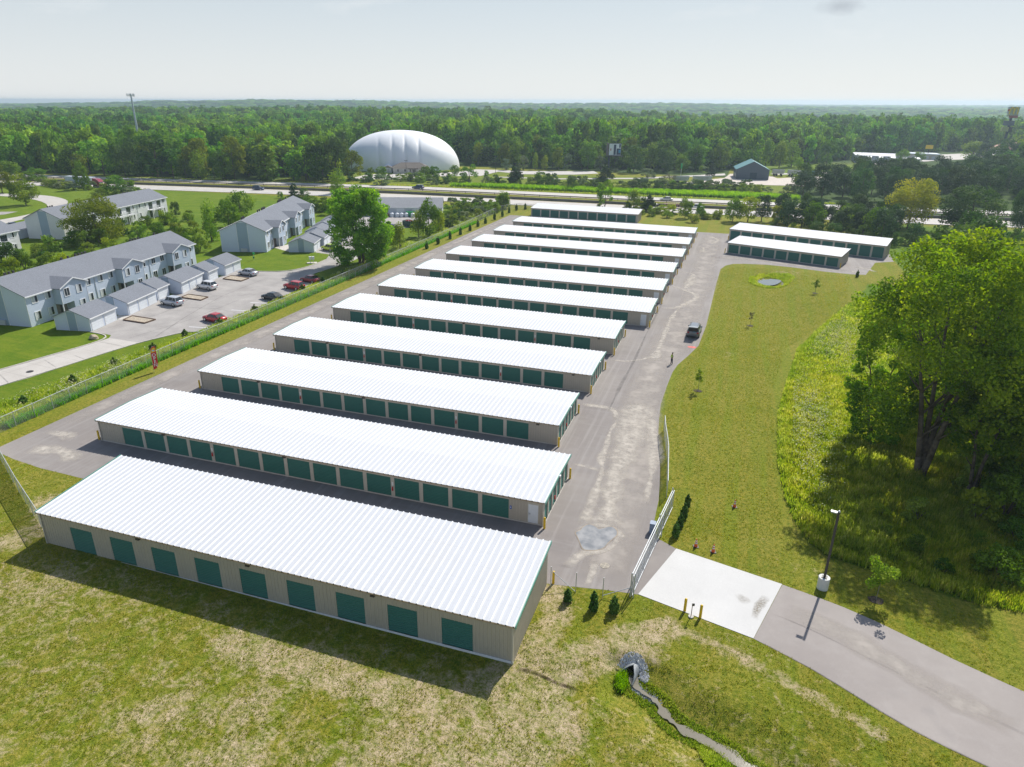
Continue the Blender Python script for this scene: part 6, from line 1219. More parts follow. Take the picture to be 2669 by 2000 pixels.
def trunk_mesh(h_, w_, rs, r0, m, forks=5, start=.2, name='trunk'):
    mb = MB(); p = [(0, 0, -.3)]; n = 5
    for i in range(1, n + 1): p.append((rs.randn() * .02 * h_ * .5, rs.randn() * .02 * h_ * .5, h_ * .8 * i / n))
    rad = [r0 * (1 - .85 * i / n) for i in range(n + 1)]; mb.path(p, rad, 7)
    for k in range(forks):
        t = start + .55 * rs.rand(); i = min(n - 1, int(t * n / .8 * .8)); a = rs.rand() * 6.28; b = Vector(p[i]); z0 = b.z + .1
        e1 = (b.x + math.cos(a) * w_ * .18, b.y + math.sin(a) * w_ * .18, z0 + h_ * .14); e2 = (b.x + math.cos(a + .3) * w_ * .36, b.y + math.sin(a + .3) * w_ * .36, z0 + h_ * (.2 + .16 * rs.rand()))
        mb.path([tuple(b), e1, e2], [r0 * .5 * (1 - t), r0 * .3 * (1 - t), r0 * .08], 5)
    return mb.mesh(name, m, True)
LIB = {}
def proto(kind, shape, w_, h_, nleaf, size, nc, mat, seed, bark='bark', up=.25, r0=None, aspect=1.0):
    rs = np.random.RandomState(seed); C = crown_clumps(shape, w_, h_, rs, nc); V, F, t = leaf_cloud(C, nleaf, size, rs, up, aspect)
    cm = np_mesh('crown', V, F, L[mat], {'tint': t}); tm = None
    if shape not in ('bush', 'arb'): tm = trunk_mesh(h_, w_, rs, r0 or h_ * .022, M[bark])
    else:
        mb = MB()
        for k in range(4): a = k * 1.57 + rs.rand(); mb.path([(0, 0, -.2), (math.cos(a) * w_ * .12, math.sin(a) * w_ * .12, h_ * .35), (math.cos(a) * w_ * .25, math.sin(a) * w_ * .25, h_ * .6)], [w_ * .02, w_ * .014, w_ * .006], 5)
        tm = mb.mesh('stem', M[bark])
    LIB.setdefault(kind, []).append((cm, tm, w_, h_, shape))
SPEC = {'green': ('round', 8, 8.5, 2600, .42, 34, 'green'), 'dark': ('round', 8, 8.5, 2600, .42, 30, 'dark'), 'yellow': ('column', 5, 9, 1800, .38, 24, 'yellow'), 'gold': ('round', 6, 7, 2400, .34, 30, 'gold'),
        'goldtree': ('round', 8, 9, 2600, .45, 30, 'olive'), 'olive': ('round', 8, 9, 3200, .40, 36, 'olive'), 'conifer': ('conifer', 6, 8, 2400, .36, 60, 'pine'), 'loose': ('loose', 8, 9, 1500, .38, 20, 'green'),
        'bush': ('bush', 5, 3.2, 1300, .30, 22, 'bush'), 'bushbig': ('bush', 6.5, 5, 1900, .36, 26, 'green'), 'bushgrey': ('bush', 5, 3.2, 1300, .30, 22, 'grey'), 'bushdark': ('bush', 5, 3.4, 1300, .32, 22, 'dark'),
        'yellowbush': ('bush', 5, 3, 1300, .30, 20, 'yellow'), 'brown': ('round', 6, 5, 1200, .30, 22, 'brown'), 'pine': ('pine', 7, 10, 3000, .38, 38, 'pine'), 'forest': ('round', 9.5, 13, 900, 1.0, 26, 'forest'),
        'forestc': ('column', 7, 14, 700, .95, 22, 'forest'), 'willow': ('round', 13, 10.5, 14000, .30, 60, 'olive'), 'goldbig': ('round', 13, 14.5, 9000, .42, 60, 'gold'), 'darkbig': ('round', 14, 13, 9000, .42, 60, 'dark')}
for si, (k_, (sh, w_, h_, nl, sz, nc, mt)) in enumerate(SPEC.items()):
    for v in range({'forest': 4, 'green': 3, 'bush': 3, 'pine': 3, 'dark': 2, 'bushgrey': 2, 'bushdark': 2, 'yellow': 2}.get(k_, 1)): proto(k_, sh, w_, h_, nl, sz, nc, mt, 100 + si * 10 + v, aspect=1.0)
NOUN = {'bush': 'shrub', 'arb': 'arborvitae'}
LOOK = {'green': ('mid-green leafy tree', 'tree'), 'dark': ('dark green rounded tree', 'tree'), 'yellow': ('upright yellow-green tree', 'tree'), 'gold': ('golden-yellow leafy tree', 'tree'), 'goldtree': ('full tree with yellowing top leaves', 'tree'), 'olive': ('olive-green lawn tree', 'tree'),
        'conifer': ('dark conifer', 'tree'), 'loose': ('loose open-branched tree', 'tree'), 'bush': ('light green shrub', 'shrub'), 'bushbig': ('large green shrub', 'shrub'), 'bushgrey': ('grey-green shrub', 'shrub'), 'bushdark': ('dark green shrub', 'shrub'), 'yellowbush': ('yellow-green shrub', 'shrub'),
        'brown': ('brownish half-dead tree', 'tree'), 'pine': ('dark shaggy pine', 'tree'), 'forest': ('forest edge tree', 'tree'), 'forestc': ('forest edge tree', 'tree'), 'willow': ('wide spreading willow-like tree', 'tree'), 'goldbig': ('tall broad tree with pale gold-green crown', 'tree'), 'darkbig': ('big dark rounded tree', 'tree')}
def where(x, y):
    az = math.degrees(math.atan2(x, y))
    if y < 64 and x > 5: return 'in the marshy thicket at lower right'
    if x > 12 and y < 165: return 'in the thicket at right'
    if y > 420: return 'on the bright grass beyond the steel barn' if x < 75 else 'among the truck stop buildings'
    if y > 355: return 'along the far service road'
    if y > 284: return 'between the highway and the dome' if x < -110 else ('on the bank behind the highway' if x < 20 else 'in the pine belt behind the highway')
    if y > 262: return 'on the far highway verge'
    if x > -6 and y > 205: return 'in the belt behind the angled buildings'
    if x > -52 and y > 228: return 'between the back building and the highway'
    if x > -98 and y > 185: return 'right of the grey shed'
    if x > -95 and y > 120: return 'along the fence near the big tree'
    if x > -155 and y > 195: return 'beside the highway behind the end-on apartment'
    if x > -155 and y > 142: return 'left of the end-on apartment building'
    if x > -172 and y < 200: return 'behind the long apartment roof'
    if x < -172 and y < 215: return 'on the lawn inside the loop drive'
    return 'on the left highway verge'
ITEMS = []
def plant(kind, x, y, h_, w_, rs, label=None, cat=None, group=None, name=None, rz=None, z=None):
    lib = LIB[kind]; cm, tm, w0, h0, shape = lib[rs.randint(len(lib))]
    nm = name or {'bush': 'shrub', 'arb': 'arborvitae', 'conifer': 'conifer_tree', 'pine': 'pine_tree'}.get(shape, 'tree')
    root = empty(nm, (x, y, (Tz(x, y) if z is None else z)), rs.rand() * 6.28 if rz is None else rz); root.scale = (w_ / w0, w_ / w0, h_ / h0)
    c = bpy.data.objects.new('crown' if shape not in ('bush', 'arb') else 'foliage', cm); link(c, root)
    if tm: t_ = bpy.data.objects.new('trunk' if shape not in ('bush', 'arb') else 'stem', tm); link(t_, root)
    if label: tag(root, label, cat or LOOK[kind][1], group)
    else: ITEMS.append((root, kind, x, y))
    return root
rs = np.random.RandomState(11)
for x, y, h_, w_, kd in TR:
    if kd == 'big': continue
    plant(kd, x, y, h_, max(w_, .8) * 1.08, rs)
def scatter(poly, kinds, n, hr, wr, mind=2.5, seed=0, label=None, group=None):
    r_ = np.random.RandomState(seed); P_ = np.array(poly, float); lo, hi = P_.min(0), P_.max(0); pts = []; tries = 0
    while len(pts) < n and tries < n * 60:
        tries += 1; p_ = lo + r_.rand(2) * (hi - lo)
        if not inpoly(p_[0], p_[1], poly): continue
        if any((p_[0] - a) ** 2 + (p_[1] - b) ** 2 < mind ** 2 for a, b in pts): continue
        pts.append(tuple(p_)); k_ = kinds[r_.randint(len(kinds))]; h_ = r_.uniform(*hr); plant(k_, p_[0], p_[1], h_, h_ * r_.uniform(*wr), r_, label, None, group)
    return pts
# shrubs behind the long apartment building
scatter([(-118, 82), (-124, 128), (-128, 142), (-140, 150), (-162, 172), (-166, 150), (-160, 132), (-152, 108), (-140, 84), (-125, 60)], ['bush', 'bush', 'bushbig', 'bushdark', 'bush', 'yellowbush'], 62, (2.6, 4.4), (1.0, 1.5), 3.4, 21)
scatter([(-155, 150), (-165, 172), (-160, 182), (-140, 178), (-142, 160)], ['bush', 'yellowbush'], 10, (2.0, 3.0), (1.2, 1.6), 3.2, 22)
scatter([(-88, 196), (-80, 185), (-78.5, 205), (-79, 236), (-98, 234), (-90, 215)], ['bush', 'bushgrey', 'bushdark', 'bush'], 26, (2.2, 3.8), (1.0, 1.6), 3.2, 23)
scatter([(-280, 228), (-262, 222), (-228, 214), (-205, 200), (-202, 206), (-225, 222), (-262, 231), (-290, 236)], ['bush', 'bushgrey', 'bush'], 20, (1.6, 3.2), (1.3, 2.0), 3.6, 24)
scatter([(-158, 206), (-140, 214), (-118, 203), (-122, 196), (-140, 200)], ['bushdark', 'bush', 'green', 'bushbig'], 16, (2.6, 4.6), (1.0, 1.4), 3.0, 25)
scatter([(-178, 286), (-120, 292), (-60, 300), (-6, 306), (18, 322), (-10, 330), (-60, 316), (-115, 308), (-160, 300)], ['bushgrey', 'bushdark', 'bush', 'bushdark', 'bush'], 66, (2.2, 4.2), (1.3, 1.9), 4.4, 26)
scatter([(-16, 226), (-6, 232), (2, 240), (-14, 243), (-30, 244), (-50, 243)], ['bush', 'yellowbush', 'bush', 'bushdark'], 14, (1.4, 2.6), (1.3, 1.8), 2.6, 27)
# dark pine belts on both sides of the highway at the right
scatter([(5, 236), (12, 225), (40, 212), (44, 240), (44, 247), (10, 246)], ['pine', 'dark', 'pine', 'green'], 26, (6.5, 9.0), (.7, .85), 4.0, 28)
scatter([(4, 224), (40, 212), (60, 226), (84, 236), (84, 222), (58, 208), (40, 206), (8, 219)], ['bushdark', 'bushbig', 'dark'], 30, (3.0, 5.5), (.9, 1.3), 3.6, 29)
scatter([(14, 305), (30, 302), (110, 312), (150, 330), (150, 420), (110, 440), (84, 400), (60, 395), (46, 372), (34, 350), (20, 338)], ['pine', 'dark', 'pine', 'pine'], 96, (9.5, 13), (.68, .9), 6.0, 30)
scatter([(110, 440), (150, 420), (220, 470), (240, 560), (190, 590), (140, 540)], ['dark', 'green', 'pine', 'dark'], 40, (9, 14), (.8, 1.0), 8.0, 31)
for x, y, h_, w_, k_ in ((88, 240, 13, 12, 'darkbig'), (96, 248, 11, 11, 'darkbig'), (176, 505, 19, 17, 'green'), (186, 512, 21, 17, 'yellow'), (108, 262 + 45, 12, 10, 'pine')): plant(k_, x, y, h_, w_, rs)

# the big cottonwood beside the fence and the large multi-stemmed trees at the right
def hero(x, y, h_, w_, n, size, mat, seed, label, stems, zlo=.14, lean=0, nclump=90, shape_pow=.62, bark='bark', base_r=.35, name='cottonwood_tree'):
    r_ = np.random.RandomState(seed); root = empty(name, (x, y, Tz(x, y)), 0, label, 'tree'); C = []
    tips = []
    tb = MB()
    for s_ in range(stems):
        a = 6.28 * s_ / stems + r_.rand() * .8; sp = w_ * .30 * (.4 + .6 * r_.rand()) if stems > 1 else .3; hh_ = h_ * (.70 + .22 * r_.rand())
        bx, by = math.cos(a) * base_r * .8 * (stems > 1), math.sin(a) * base_r * .8 * (stems > 1); pts = []
        for i in range(9):
            t = i / 8; pts.append((bx + math.cos(a) * sp * t ** 1.3 + r_.randn() * .09 * (i > 0), by + math.sin(a) * sp * t ** 1.3 + r_.randn() * .09 * (i > 0), -.3 + hh_ * t))
        rad = [base_r * (1 - .86 * (i / 8)) for i in range(9)]; tb.path(pts, rad, 8)
        for k in range(9):
            i = r_.randint(2, 8); p0 = Vector(pts[i]); b = r_.rand() * 6.28; ln = w_ * (.14 + .20 * r_.rand()) * (1.1 - i / 12)
            p1 = p0 + Vector((math.cos(b) * ln * .5, math.sin(b) * ln * .5, ln * .55)); p2 = p0 + Vector((math.cos(b) * ln * 1.05, math.sin(b) * ln * 1.05, ln * 1.25))
            tb.path([tuple(p0), tuple(p1), tuple(p2)], [rad[i] * .5, rad[i] * .28, .02], 5); tips.append(p2)
    tb.build('trunk', M[bark], root, True)
    for i in range(nclump):
        t = r_.rand() ** .85; a = r_.rand() * 6.28
        if zlo == .20 and t < .48 and math.cos(a + 1.85) > .72: t = .42 + .5 * r_.rand()
        prof = math.sin(math.pi * (.14 + .74 * t)) ** shape_pow; r0 = w_ * .5 * prof * (.42 + .5 * math.sqrt(r_.rand())); s_ = w_ * (.055 + .055 * r_.rand())
        C.append((math.cos(a) * r0, math.sin(a) * r0, h_ * (zlo + (.95 - zlo) * t), s_ * 1.15, s_ * 1.15, s_ * .95, r_.rand()))
    for p_ in tips:
        s_ = w_ * (.05 + .03 * r_.rand()); C.append((p_.x, p_.y, min(p_.z, h_ * .96), s_, s_, s_ * .8, r_.rand()))
    # small satellite sprays for a ragged edge
    for i in range(nclump * 2):
        c = C[r_.randint(nclump)]; d = r_.randn(3); d /= np.linalg.norm(d); C.append((c[0] + d[0] * c[3] * 1.1, c[1] + d[1] * c[4] * 1.1, c[2] + d[2] * c[5] * 1.1, c[3] * .4, c[4] * .4, c[5] * .35, min(1, max(0, c[6] + r_.randn() * .2))))
    V, F, t = leaf_cloud(C, n, size, r_, .3); link_obj('crown', np_mesh('crown', V, F, L[mat], {'tint': t}), root); return root
hero(-79.7, 136.5, 17.2, 14.0, 42000, .34, 'cotton', 5, 'single big leafy cottonwood standing beside the long fence and apartment lane', 3, .05, nclump=150, base_r=.36, shape_pow=.55)
hero(20.9, 73.6, 24.6, 17.0, 60000, .25, 'big', 6, 'largest multi-stemmed tree with dark forked trunks at right', 4, .20, nclump=125, base_r=.34)
hero(27.5, 79.0, 19.5, 12.5, 30000, .25, 'big', 7, 'tall tree just right of the largest multi-stemmed tree', 2, .18, nclump=80, base_r=.36, bark='bark')
hero(30.0, 71.0, 15.2, 10.5, 26000, .24, 'big', 8, 'lower bright yellow-green tree at the right edge of the frame', 2, .25, nclump=60, base_r=.28)
hero(31.6, 83.5, 22.0, 12.5, 24000, .27, 'big', 9, 'tree with bare lower trunks behind the bright tree at the right edge', 3, .30, nclump=70, base_r=.34)
hero(28.0, 96.0, 21.0, 13.0, 22000, .34, 'big', 10, 'tree behind the largest multi-stemmed tree', 2, .15, nclump=70, base_r=.32)
hero(38.0, 98.0, 22.0, 14.0, 22000, .36, 'green', 12, 'tree deep in the grove at the right edge', 2, .2, nclump=70, base_r=.32)
hero(24.6, 70.6, 17.5, 8.5, 15000, .24, 'big', 14, 'slender tree standing close in front of the grove at right', 2, .30, nclump=46, base_r=.2)
hero(17.0, 80.5, 15.5, 8.5, 17000, .25, 'cotton', 15, 'lower leafy tree on the meadow side of the largest multi-stemmed tree', 2, .06, nclump=56, base_r=.2)
for i, (x, y, h_, w_, k_) in enumerate(((33, 122, 15, 12, 'green'), (44, 135, 15, 13, 'green'), (38, 150, 14, 12, 'dark'), (46, 165, 14, 13, 'dark'), (50, 182, 13, 12, 'dark'), (44, 112, 17, 12, 'green'))): plant(k_, x, y, h_, w_, rs)
scatter([(22, 62), (38, 60), (44, 90), (26, 92), (22, 84), (25, 76)], ['bushbig', 'bush', 'bushbig', 'yellowbush'], 30, (2.2, 4.6), (.9, 1.2), 2.2, 33)
scatter([(15, 58), (24, 53.5), (34, 52), (34, 62), (24, 64), (16, 66)], ['bush', 'bushbig', 'yellowbush'], 14, (1.0, 2.2), (1.0, 1.5), 2.2, 34)
plant('bushbig', 23.6, 56.4, 3.0, 4.2, rs, 'large sunlit shrub at lower right in the marshy thicket')

# arborvitae
def arb(seed, w_, h_, n):
    proto('arb', 'arb', w_, h_, n, .16, 46, 'arb', seed, up=.5)
for s_ in range(2): arb(60 + s_, .9, 1.7, 1700)
aG = 'young arborvitae planted along the fences'
AR = [(-8.8, 42.0, 1.25, .75, 'small arborvitae just in front of the two bare fence posts, left one of three'), (-6.8, 41.8, 1.7, .8, 'arborvitae in the middle of three in front of the gate entrance'), (-5.3, 42.0, 1.55, .85, 'arborvitae nearest the gate end, right one of three'),
      (-1.95, 53.4, 1.6, .75, 'arborvitae nearest the camera in the row of four behind the gate'), (-1.75, 54.9, 1.5, .7, 'second arborvitae from the camera in the row of four behind the gate'), (-1.55, 56.4, 1.75, .72, 'third arborvitae from the camera in the row of four behind the gate'), (-1.4, 58.3, 1.6, .7, 'farthest arborvitae in the row of four behind the gate'), (25.5, 166.4, 1.6, .8, 'lone arborvitae on the grass edge by the short angled building')]
AR += [(x, y, h_, 1.0, 'arborvitae in the row inside the long fence on the mown strip') for x, y, h_ in ((-74.0, 159.3, 2.0), (-73.8, 165.8, 2.1), (-73.7, 173.4, 2.2), (-73.5, 180.4, 2.1), (-73.3, 187.2, 2.1), (-73.7, 194.6, 2.1), (-73.5, 200.5, 2.1), (-73.3, 208.2, 2.3), (-73.1, 215.1, 2.3), (-73.6, 223.4, 2.2), (-73.0, 229.6, 2.2), (-70.8, 232.6, 2.2))]
AR += [(x, y, h_, 1.25, 'arborvitae outside the long fence beside the apartment lane') for x, y, h_ in ((-79.3, 81.9, 1.7), (-79.4, 75.5, 1.6), (-79.6, 68.7, 1.6), (-79.1, 61.7, 1.7), (-79.2, 54.9, 1.5), (-78.8, 89.2, 1.6), (-78.4, 97.6, 1.6), (-78.0, 104.6, 1.3), (-78.7, 112.4, 1.6), (-78.2, 118.8, 1.7), (-78.0, 126, 1.5))]
for x, y, h_, w_, l_ in AR: o = plant('arb', x, y, h_, w_, rs, l_, 'arborvitae', aG); ITEMS.append((o, 'named', x, y))
# saplings with mulch rings
def sapling(x, y, h_, cw, mat, lab, n=420):
    r_ = np.random.RandomState(int(abs(x * 7 + y))); root = empty('sapling', (x, y, Tz(x, y)), 0, lab, 'sapling', 'staked saplings on the grass'); C = [(r_.randn() * cw * .22, r_.randn() * cw * .22, h_ * (.48 + .48 * r_.rand()), cw * .2, cw * .2, cw * .24, r_.rand()) for _ in range(16)]
    V, F, t = leaf_cloud(C, n, .16, r_, .3); link_obj('crown', np_mesh('crown', V, F, L[mat], {'tint': t}), root); b = MB(); b.path([(0, 0, -.1), (.02, 0, h_ * .5), (0, .02, h_ * .9)], [.03, .025, .01], 6)
    for k in range(5): a = r_.rand() * 6.28; z = h_ * (.4 + .1 * k); b.tube((0, 0, z), (math.cos(a) * cw * .35, math.sin(a) * cw * .35, z + h_ * .15), .012, .005, 4)
    b.build('trunk', M['bark_pale'], root); mm = MB(); vs = [(0, 0, .07)] + [(math.cos(i * .524) * .62 * r_.uniform(.85, 1.15), math.sin(i * .524) * .5 * r_.uniform(.85, 1.15), .02) for i in range(12)]; mm.add(vs, [(0, i, i % 12 + 1) for i in range(1, 13)]); mm.build('mulch_ring', M['mulch'], root)
sapling(13.5, 49.9, 3.5, 1.9, 'weed', 'yellow-green sapling with dark mulch ring beside the lamp post', 1500); sapling(-2.6, 87.9, 3.0, .9, 'yellow', 'thin green sapling on the grass near the person'); sapling(3.6, 120.4, 2.7, .8, 'brown', 'sparse brown-leaved sapling on the grass strip', 120); sapling(15.7, 147.9, 2.7, 1.1, 'green', 'green sapling on the grass right of the pond')

# ---------------------------------------------------------------- tall grass, weeds, flowers (uncountable cover)
def tufts(name, poly, n, hr, mat, seed, blades=4, wid=.05, lean=.35, avoid=None, dens=None, heads=0):
    r_ = np.random.RandomState(seed); P_ = np.array(poly, float); lo, hi = P_.min(0), P_.max(0); x = lo[0] + r_.rand(n * 4) * (hi[0] - lo[0]); y = lo[1] + r_.rand(n * 4) * (hi[1] - lo[1]); k = inpoly(x, y, poly)
    if dens is not None: k &= r_.rand(len(x)) < dens(x, y)
    x, y = x[k][:n], y[k][:n]; n = len(x); z = T(x, y)
    pn = .5 + .5 * np.sin(x * 1.3 + np.sin(y * .9) * 2) * np.cos(y * 1.1 + np.sin(x * .7) * 2); hs_ = (hr[0] + (hr[1] - hr[0]) * (.55 * pn + .45 * r_.rand(n))); Vs = []; ts = []
    for b in range(blades):
        a = r_.rand(n) * 6.28; l_ = hs_ * lean * (.3 + r_.rand(n)); o_ = hs_ * .15; dx, dy = np.cos(a), np.sin(a); hh_ = hs_ * (.7 + .3 * r_.rand(n)); wv = wid * (.6 + .8 * r_.rand(n)) * (hs_ / hr[1]) ** .3
        bx, by = x + r_.randn(n) * o_, y + r_.randn(n) * o_
        A_ = np.stack([bx - dy * wv, by + dx * wv, z - .02], 1); B2 = np.stack([bx + dy * wv, by - dx * wv, z - .02], 1)
        C_ = np.stack([bx + dx * l_ + dy * wv * .35, by + dy * l_ - dx * wv * .35, z + hh_], 1); D_ = np.stack([bx + dx * l_ - dy * wv * .35, by + dy * l_ + dx * wv * .35, z + hh_], 1)
        Vs.append(np.stack([A_, B2, C_, D_], 1)); ts.append(np.clip(.35 * pn + .65 * r_.rand(n), 0, 1))
    V = np.concatenate(Vs).reshape(-1, 3); F = np.arange(len(V)).reshape(-1, 4); o = bpy.data.objects.new(name, np_mesh(name, V, F, L[mat], {'tint': np.concatenate(ts)})); link(o); return tag(o, kind='stuff')
def blob_cover(name, poly, n, zr, size, mat, seed, dens=None, flat=.5):
    r_ = np.random.RandomState(seed); P_ = np.array(poly, float); lo, hi = P_.min(0), P_.max(0); x = lo[0] + r_.rand(n * 5) * (hi[0] - lo[0]); y = lo[1] + r_.rand(n * 5) * (hi[1] - lo[1]); k = inpoly(x, y, poly)
    if dens is not None: k &= r_.rand(len(x)) < dens(x, y)
    x, y = x[k][:n], y[k][:n]; n = len(x); z = T(x, y) + zr[0] + (zr[1] - zr[0]) * r_.rand(n); nrm = r_.normal(size=(n, 3)) * .7; nrm[:, 2] += 1.2; nrm /= np.linalg.norm(nrm, axis=1)[:, None]
    t = np.cross(nrm, r_.normal(size=(n, 3))); t /= np.linalg.norm(t, axis=1)[:, None]; b = np.cross(nrm, t); s_ = (size * (.5 + r_.rand(n)) * .5)[:, None]; t, b = t * s_, b * s_; Pn = np.stack([x, y, z], 1)
    V = np.stack([Pn - t, Pn - b, Pn + t, Pn + b], 1).reshape(-1, 3); o = bpy.data.objects.new(name, np_mesh(name, V, np.arange(4 * n).reshape(-1, 4), L[mat], {'tint': r_.rand(n)})); link(o); return tag(o, kind='stuff')
MW = [(9.2, 94.9), (7.8, 84.8), (7.3, 76.6), (7.4, 69.8), (7.8, 64.1), (8.5, 59.3), (9.5, 56.5), (11.1, 55.3), (12.9, 54.7), (14.9, 54.1), (16.8, 53.5), (18.6, 52.9), (20.9, 52.4), (24.0, 52.5), (36, 50), (38, 80), (34, 100), (23.1, 100), (11.4, 110.1), (10.3, 104.1)]
tufts('meadow_grass', MW, 52000, (.35, 1.0), 'weed', 1, 4, .055)
tufts('meadow_grass', [(10.4, 103), (11.5, 110.1), (13.8, 116.5), (17.2, 129.4), (19.8, 137.0), (23.1, 144.5), (40, 160), (45, 100), (12, 100)], 22000, (.5, 1.1), 'weed', 2, 4, .09)
fl = lambda x, y: np.clip(np.exp(-((x - 10.5) / 2.6) ** 2 - ((y - 84) / 9.5) ** 2) + .9 * np.exp(-((x - 17) / 4.5) ** 2 - ((y - 118) / 12) ** 2) + .55 * np.exp(-((x - 10) / 1.5) ** 2 - ((y - 70) / 5) ** 2), 0, 1) * (.35 + .65 * (np.sin(x * 2.1 + y * .7) * np.sin(y * 1.3 - x) > -.1))
blob_cover('white_flowers', [(7.6, 60), (20, 60), (34, 140), (22, 143), (13.8, 116.5), (9.5, 98)], 20000, (.7, 1.2), .14, 'flower', 3, fl)
# dark seam of taller weeds on the meadow edge
tufts('meadow_edge_weeds', [(7.0, 76), (6.9, 70), (7.3, 64), (8.0, 59.5), (9.1, 56.4), (10.8, 55), (14.8, 53.6), (20.9, 51.9), (24, 52), (24, 53.2), (20.9, 53.1), (15, 54.9), (11.4, 56.2), (9.6, 57.8), (8.6, 61), (7.8, 66), (7.8, 76), (8.6, 86), (9.9, 95), (11.6, 107), (17.4, 127), (23.4, 143), (22.9, 144.3), (16.6, 129.2), (10.8, 111), (8.7, 96), (7.4, 85)], 15000, (.25, .8), 'weed', 5, 4, .04)
FENCEW = [(-76.1, 44), (-76.5, 60), (-76.8, 80), (-76.6, 110), (-76.7, 150), (-77.1, 190), (-78.1, 212), (-79.5, 226), (-82.0, 226), (-81.0, 190), (-80.5, 150), (-78.9, 122), (-78.8, 100), (-78.9, 86), (-80.2, 74), (-80.8, 62), (-82.5, 50), (-84.5, 44)]
tufts('fence_weeds', FENCEW, 30000, (.45, 1.2), 'weed', 6, 4, .05)
tufts('fence_weeds', [(-75.5, 50), (-75.9, 80), (-75.8, 150), (-76.2, 200), (-76.8, 200), (-76.5, 150), (-76.5, 80), (-76.2, 50)], 14000, (.4, .95), 'reed', 7, 4, .045)
ff = lambda x, y: np.clip(np.exp(-((y - 62) / 6) ** 2) * .9 + np.exp(-((y - 69) / 3) ** 2) * .5 + np.where(y > 124, .75, .12), 0, 1) * (.3 + .7 * (np.sin(y * .9 + x) > -.3))
blob_cover('fence_flowers', FENCEW, 7000, (.7, 1.25), .15, 'flower', 8, ff)
tufts('highway_reeds', [(-60, 288.5), (-4, 294), (20, 299), (20, 306), (-10, 305), (-60, 297), (-120, 288), (-120, 283)], 12000, (1.1, 2.0), 'reed', 9, 4, .12)
tufts('pond_reeds', [(2.9, 153), (4.5, 150.2), (6.6, 149.2), (9, 150.6), (11, 154.5), (12.4, 160), (11.5, 163.4), (8, 163), (5, 161), (3.2, 158)], 1500, (.2, .6), 'weed', 10, 4, .05, dens=lambda x, y: (np.hypot((x - 7.4) / 2.7, (y - 155.6) / 4.2) > 1) * 1.0)
tufts('creek_reeds', [(1.5, 32.8), (3.4, 32.2), (5.5, 31.0), (7, 29.6), (4.5, 29.6), (2.2, 31.2)], 1500, (.12, .4), 'weed', 11, 5, .022)
tufts('creek_reeds', [(-3.75, 36.9), (-3.5, 36.9), (-3.3, 36.0), (-3.6, 35.3), (-4.0, 36.2)], 420, (.25, .75), 'reed', 12, 5, .022)
nearc = lambda x, y: ((lambda d: ((d > .30) & (d < .95)) * 1.0)(seg_dist(x, y, CREEK)))
tufts('creek_grass', [(-4.2, 37), (-2.2, 37), (0.5, 35.4), (9, 33.2), (9, 29), (3.5, 30.8), (-1.6, 32.8), (-4.2, 35)], 5200, (.06, .26), 'weed', 41, 4, .022, .6, dens=nearc)
tufts('verge_grass', [(-290, 262), (-120, 279), (0, 288.5), (60, 294), (60, 297), (0, 291.5), (-120, 283), (-290, 267)], 6000, (.2, .6), 'weed', 13, 4, .1)
cd_ = lambda x, y: (seg_dist(x, y, CREEK) > .35 + .14 * np.clip(x + 2, 0, 5)) * np.clip(1.5 - .02 * y, .4, 1)
def offroad(x, y):
    k = ~inpoly(x, y, YARD) & ~((x > -52.2) & (x < -10.8) & (y > 34.8) & (y < 44)) & ~inpoly(x, y, [(-1.7, 51.8), (6.8, 49.7), (4.6, 42.4), (-4, 44.4)]) & ~inpoly(x, y, DU + DL[::-1]); return k
tufts('lawn_tufts', [(-62, 20), (-75, 46), (-70, 60), (-4, 60), (9, 56), (22, 50), (22, 20)], 60000, (.035, .12), 'tuft', 14, 3, .022, .8, dens=lambda x, y: offroad(x, y) * cd_(x, y) * (.25 + .75 * (np.sin(x * 1.7 + 2 * np.sin(y * .8)) * np.cos(y * 1.9 + np.sin(x * 1.1)) > -.25)))
tufts('lawn_tufts', [(-4.0, 52), (7, 56), (6.5, 90), (9, 110), (21, 142), (24, 166), (0, 168), (-3, 160), (-3, 110), (-6, 92), (-5.5, 76), (-3.6, 62)], 26000, (.04, .12), 'tuft', 15, 3, .035, .8, dens=lambda x, y: offroad(x, y) * 1.0)

# ---------------------------------------------------------------- forest
CLEAR = [[(-170, 292), (-170, 250), (160, 250), (160, 300), (20, 300)],
         [(-176, 292), (-196, 322), (-218, 352), (-216, 392), (-185, 396), (-140, 384), (-120, 376), (-84, 386), (-36, 402), (-14, 412), (6, 432), (0, 460), (40, 480), (62, 540), (96, 585), (150, 650), (230, 690), (230, 560), (120, 440), (160, 420), (150, 300), (-160, 280)],
         [(-390, 340), (-366, 338), (-362, 388), (-392, 392)]]
def forest_ok(x, y):
    k = (y > 266 + (x + 300) * .065) | (y > 420)
    k &= ~((x > -300) & (y < 268))
    for c in CLEAR: k &= ~inpoly(x, y, c)
    k &= ~(np.hypot((x - DC[0]) / 40, (y - DC[1]) / 33) < 1)
    return k
r_ = np.random.RandomState(77); pts = []
az = np.radians(np.linspace(-60, 26, 400))
rr_ = 262.0
while rr_ < 6400:
    s_ = 8.8 * max(1, rr_ / 700) ** .95
    th = math.radians(-60)
    while th < math.radians(26):
        a = th + r_.randn() * .28 * s_ / rr_; q_ = rr_ + r_.randn() * .28 * s_; pts.append((q_ * math.sin(a), q_ * math.cos(a), s_ / 8.8)); th += s_ / rr_
    rr_ += s_ * .95
pts = np.array(pts); ok = forest_ok(pts[:, 0], pts[:, 1]); pts = pts[ok]; dist = np.hypot(pts[:, 0], pts[:, 1])
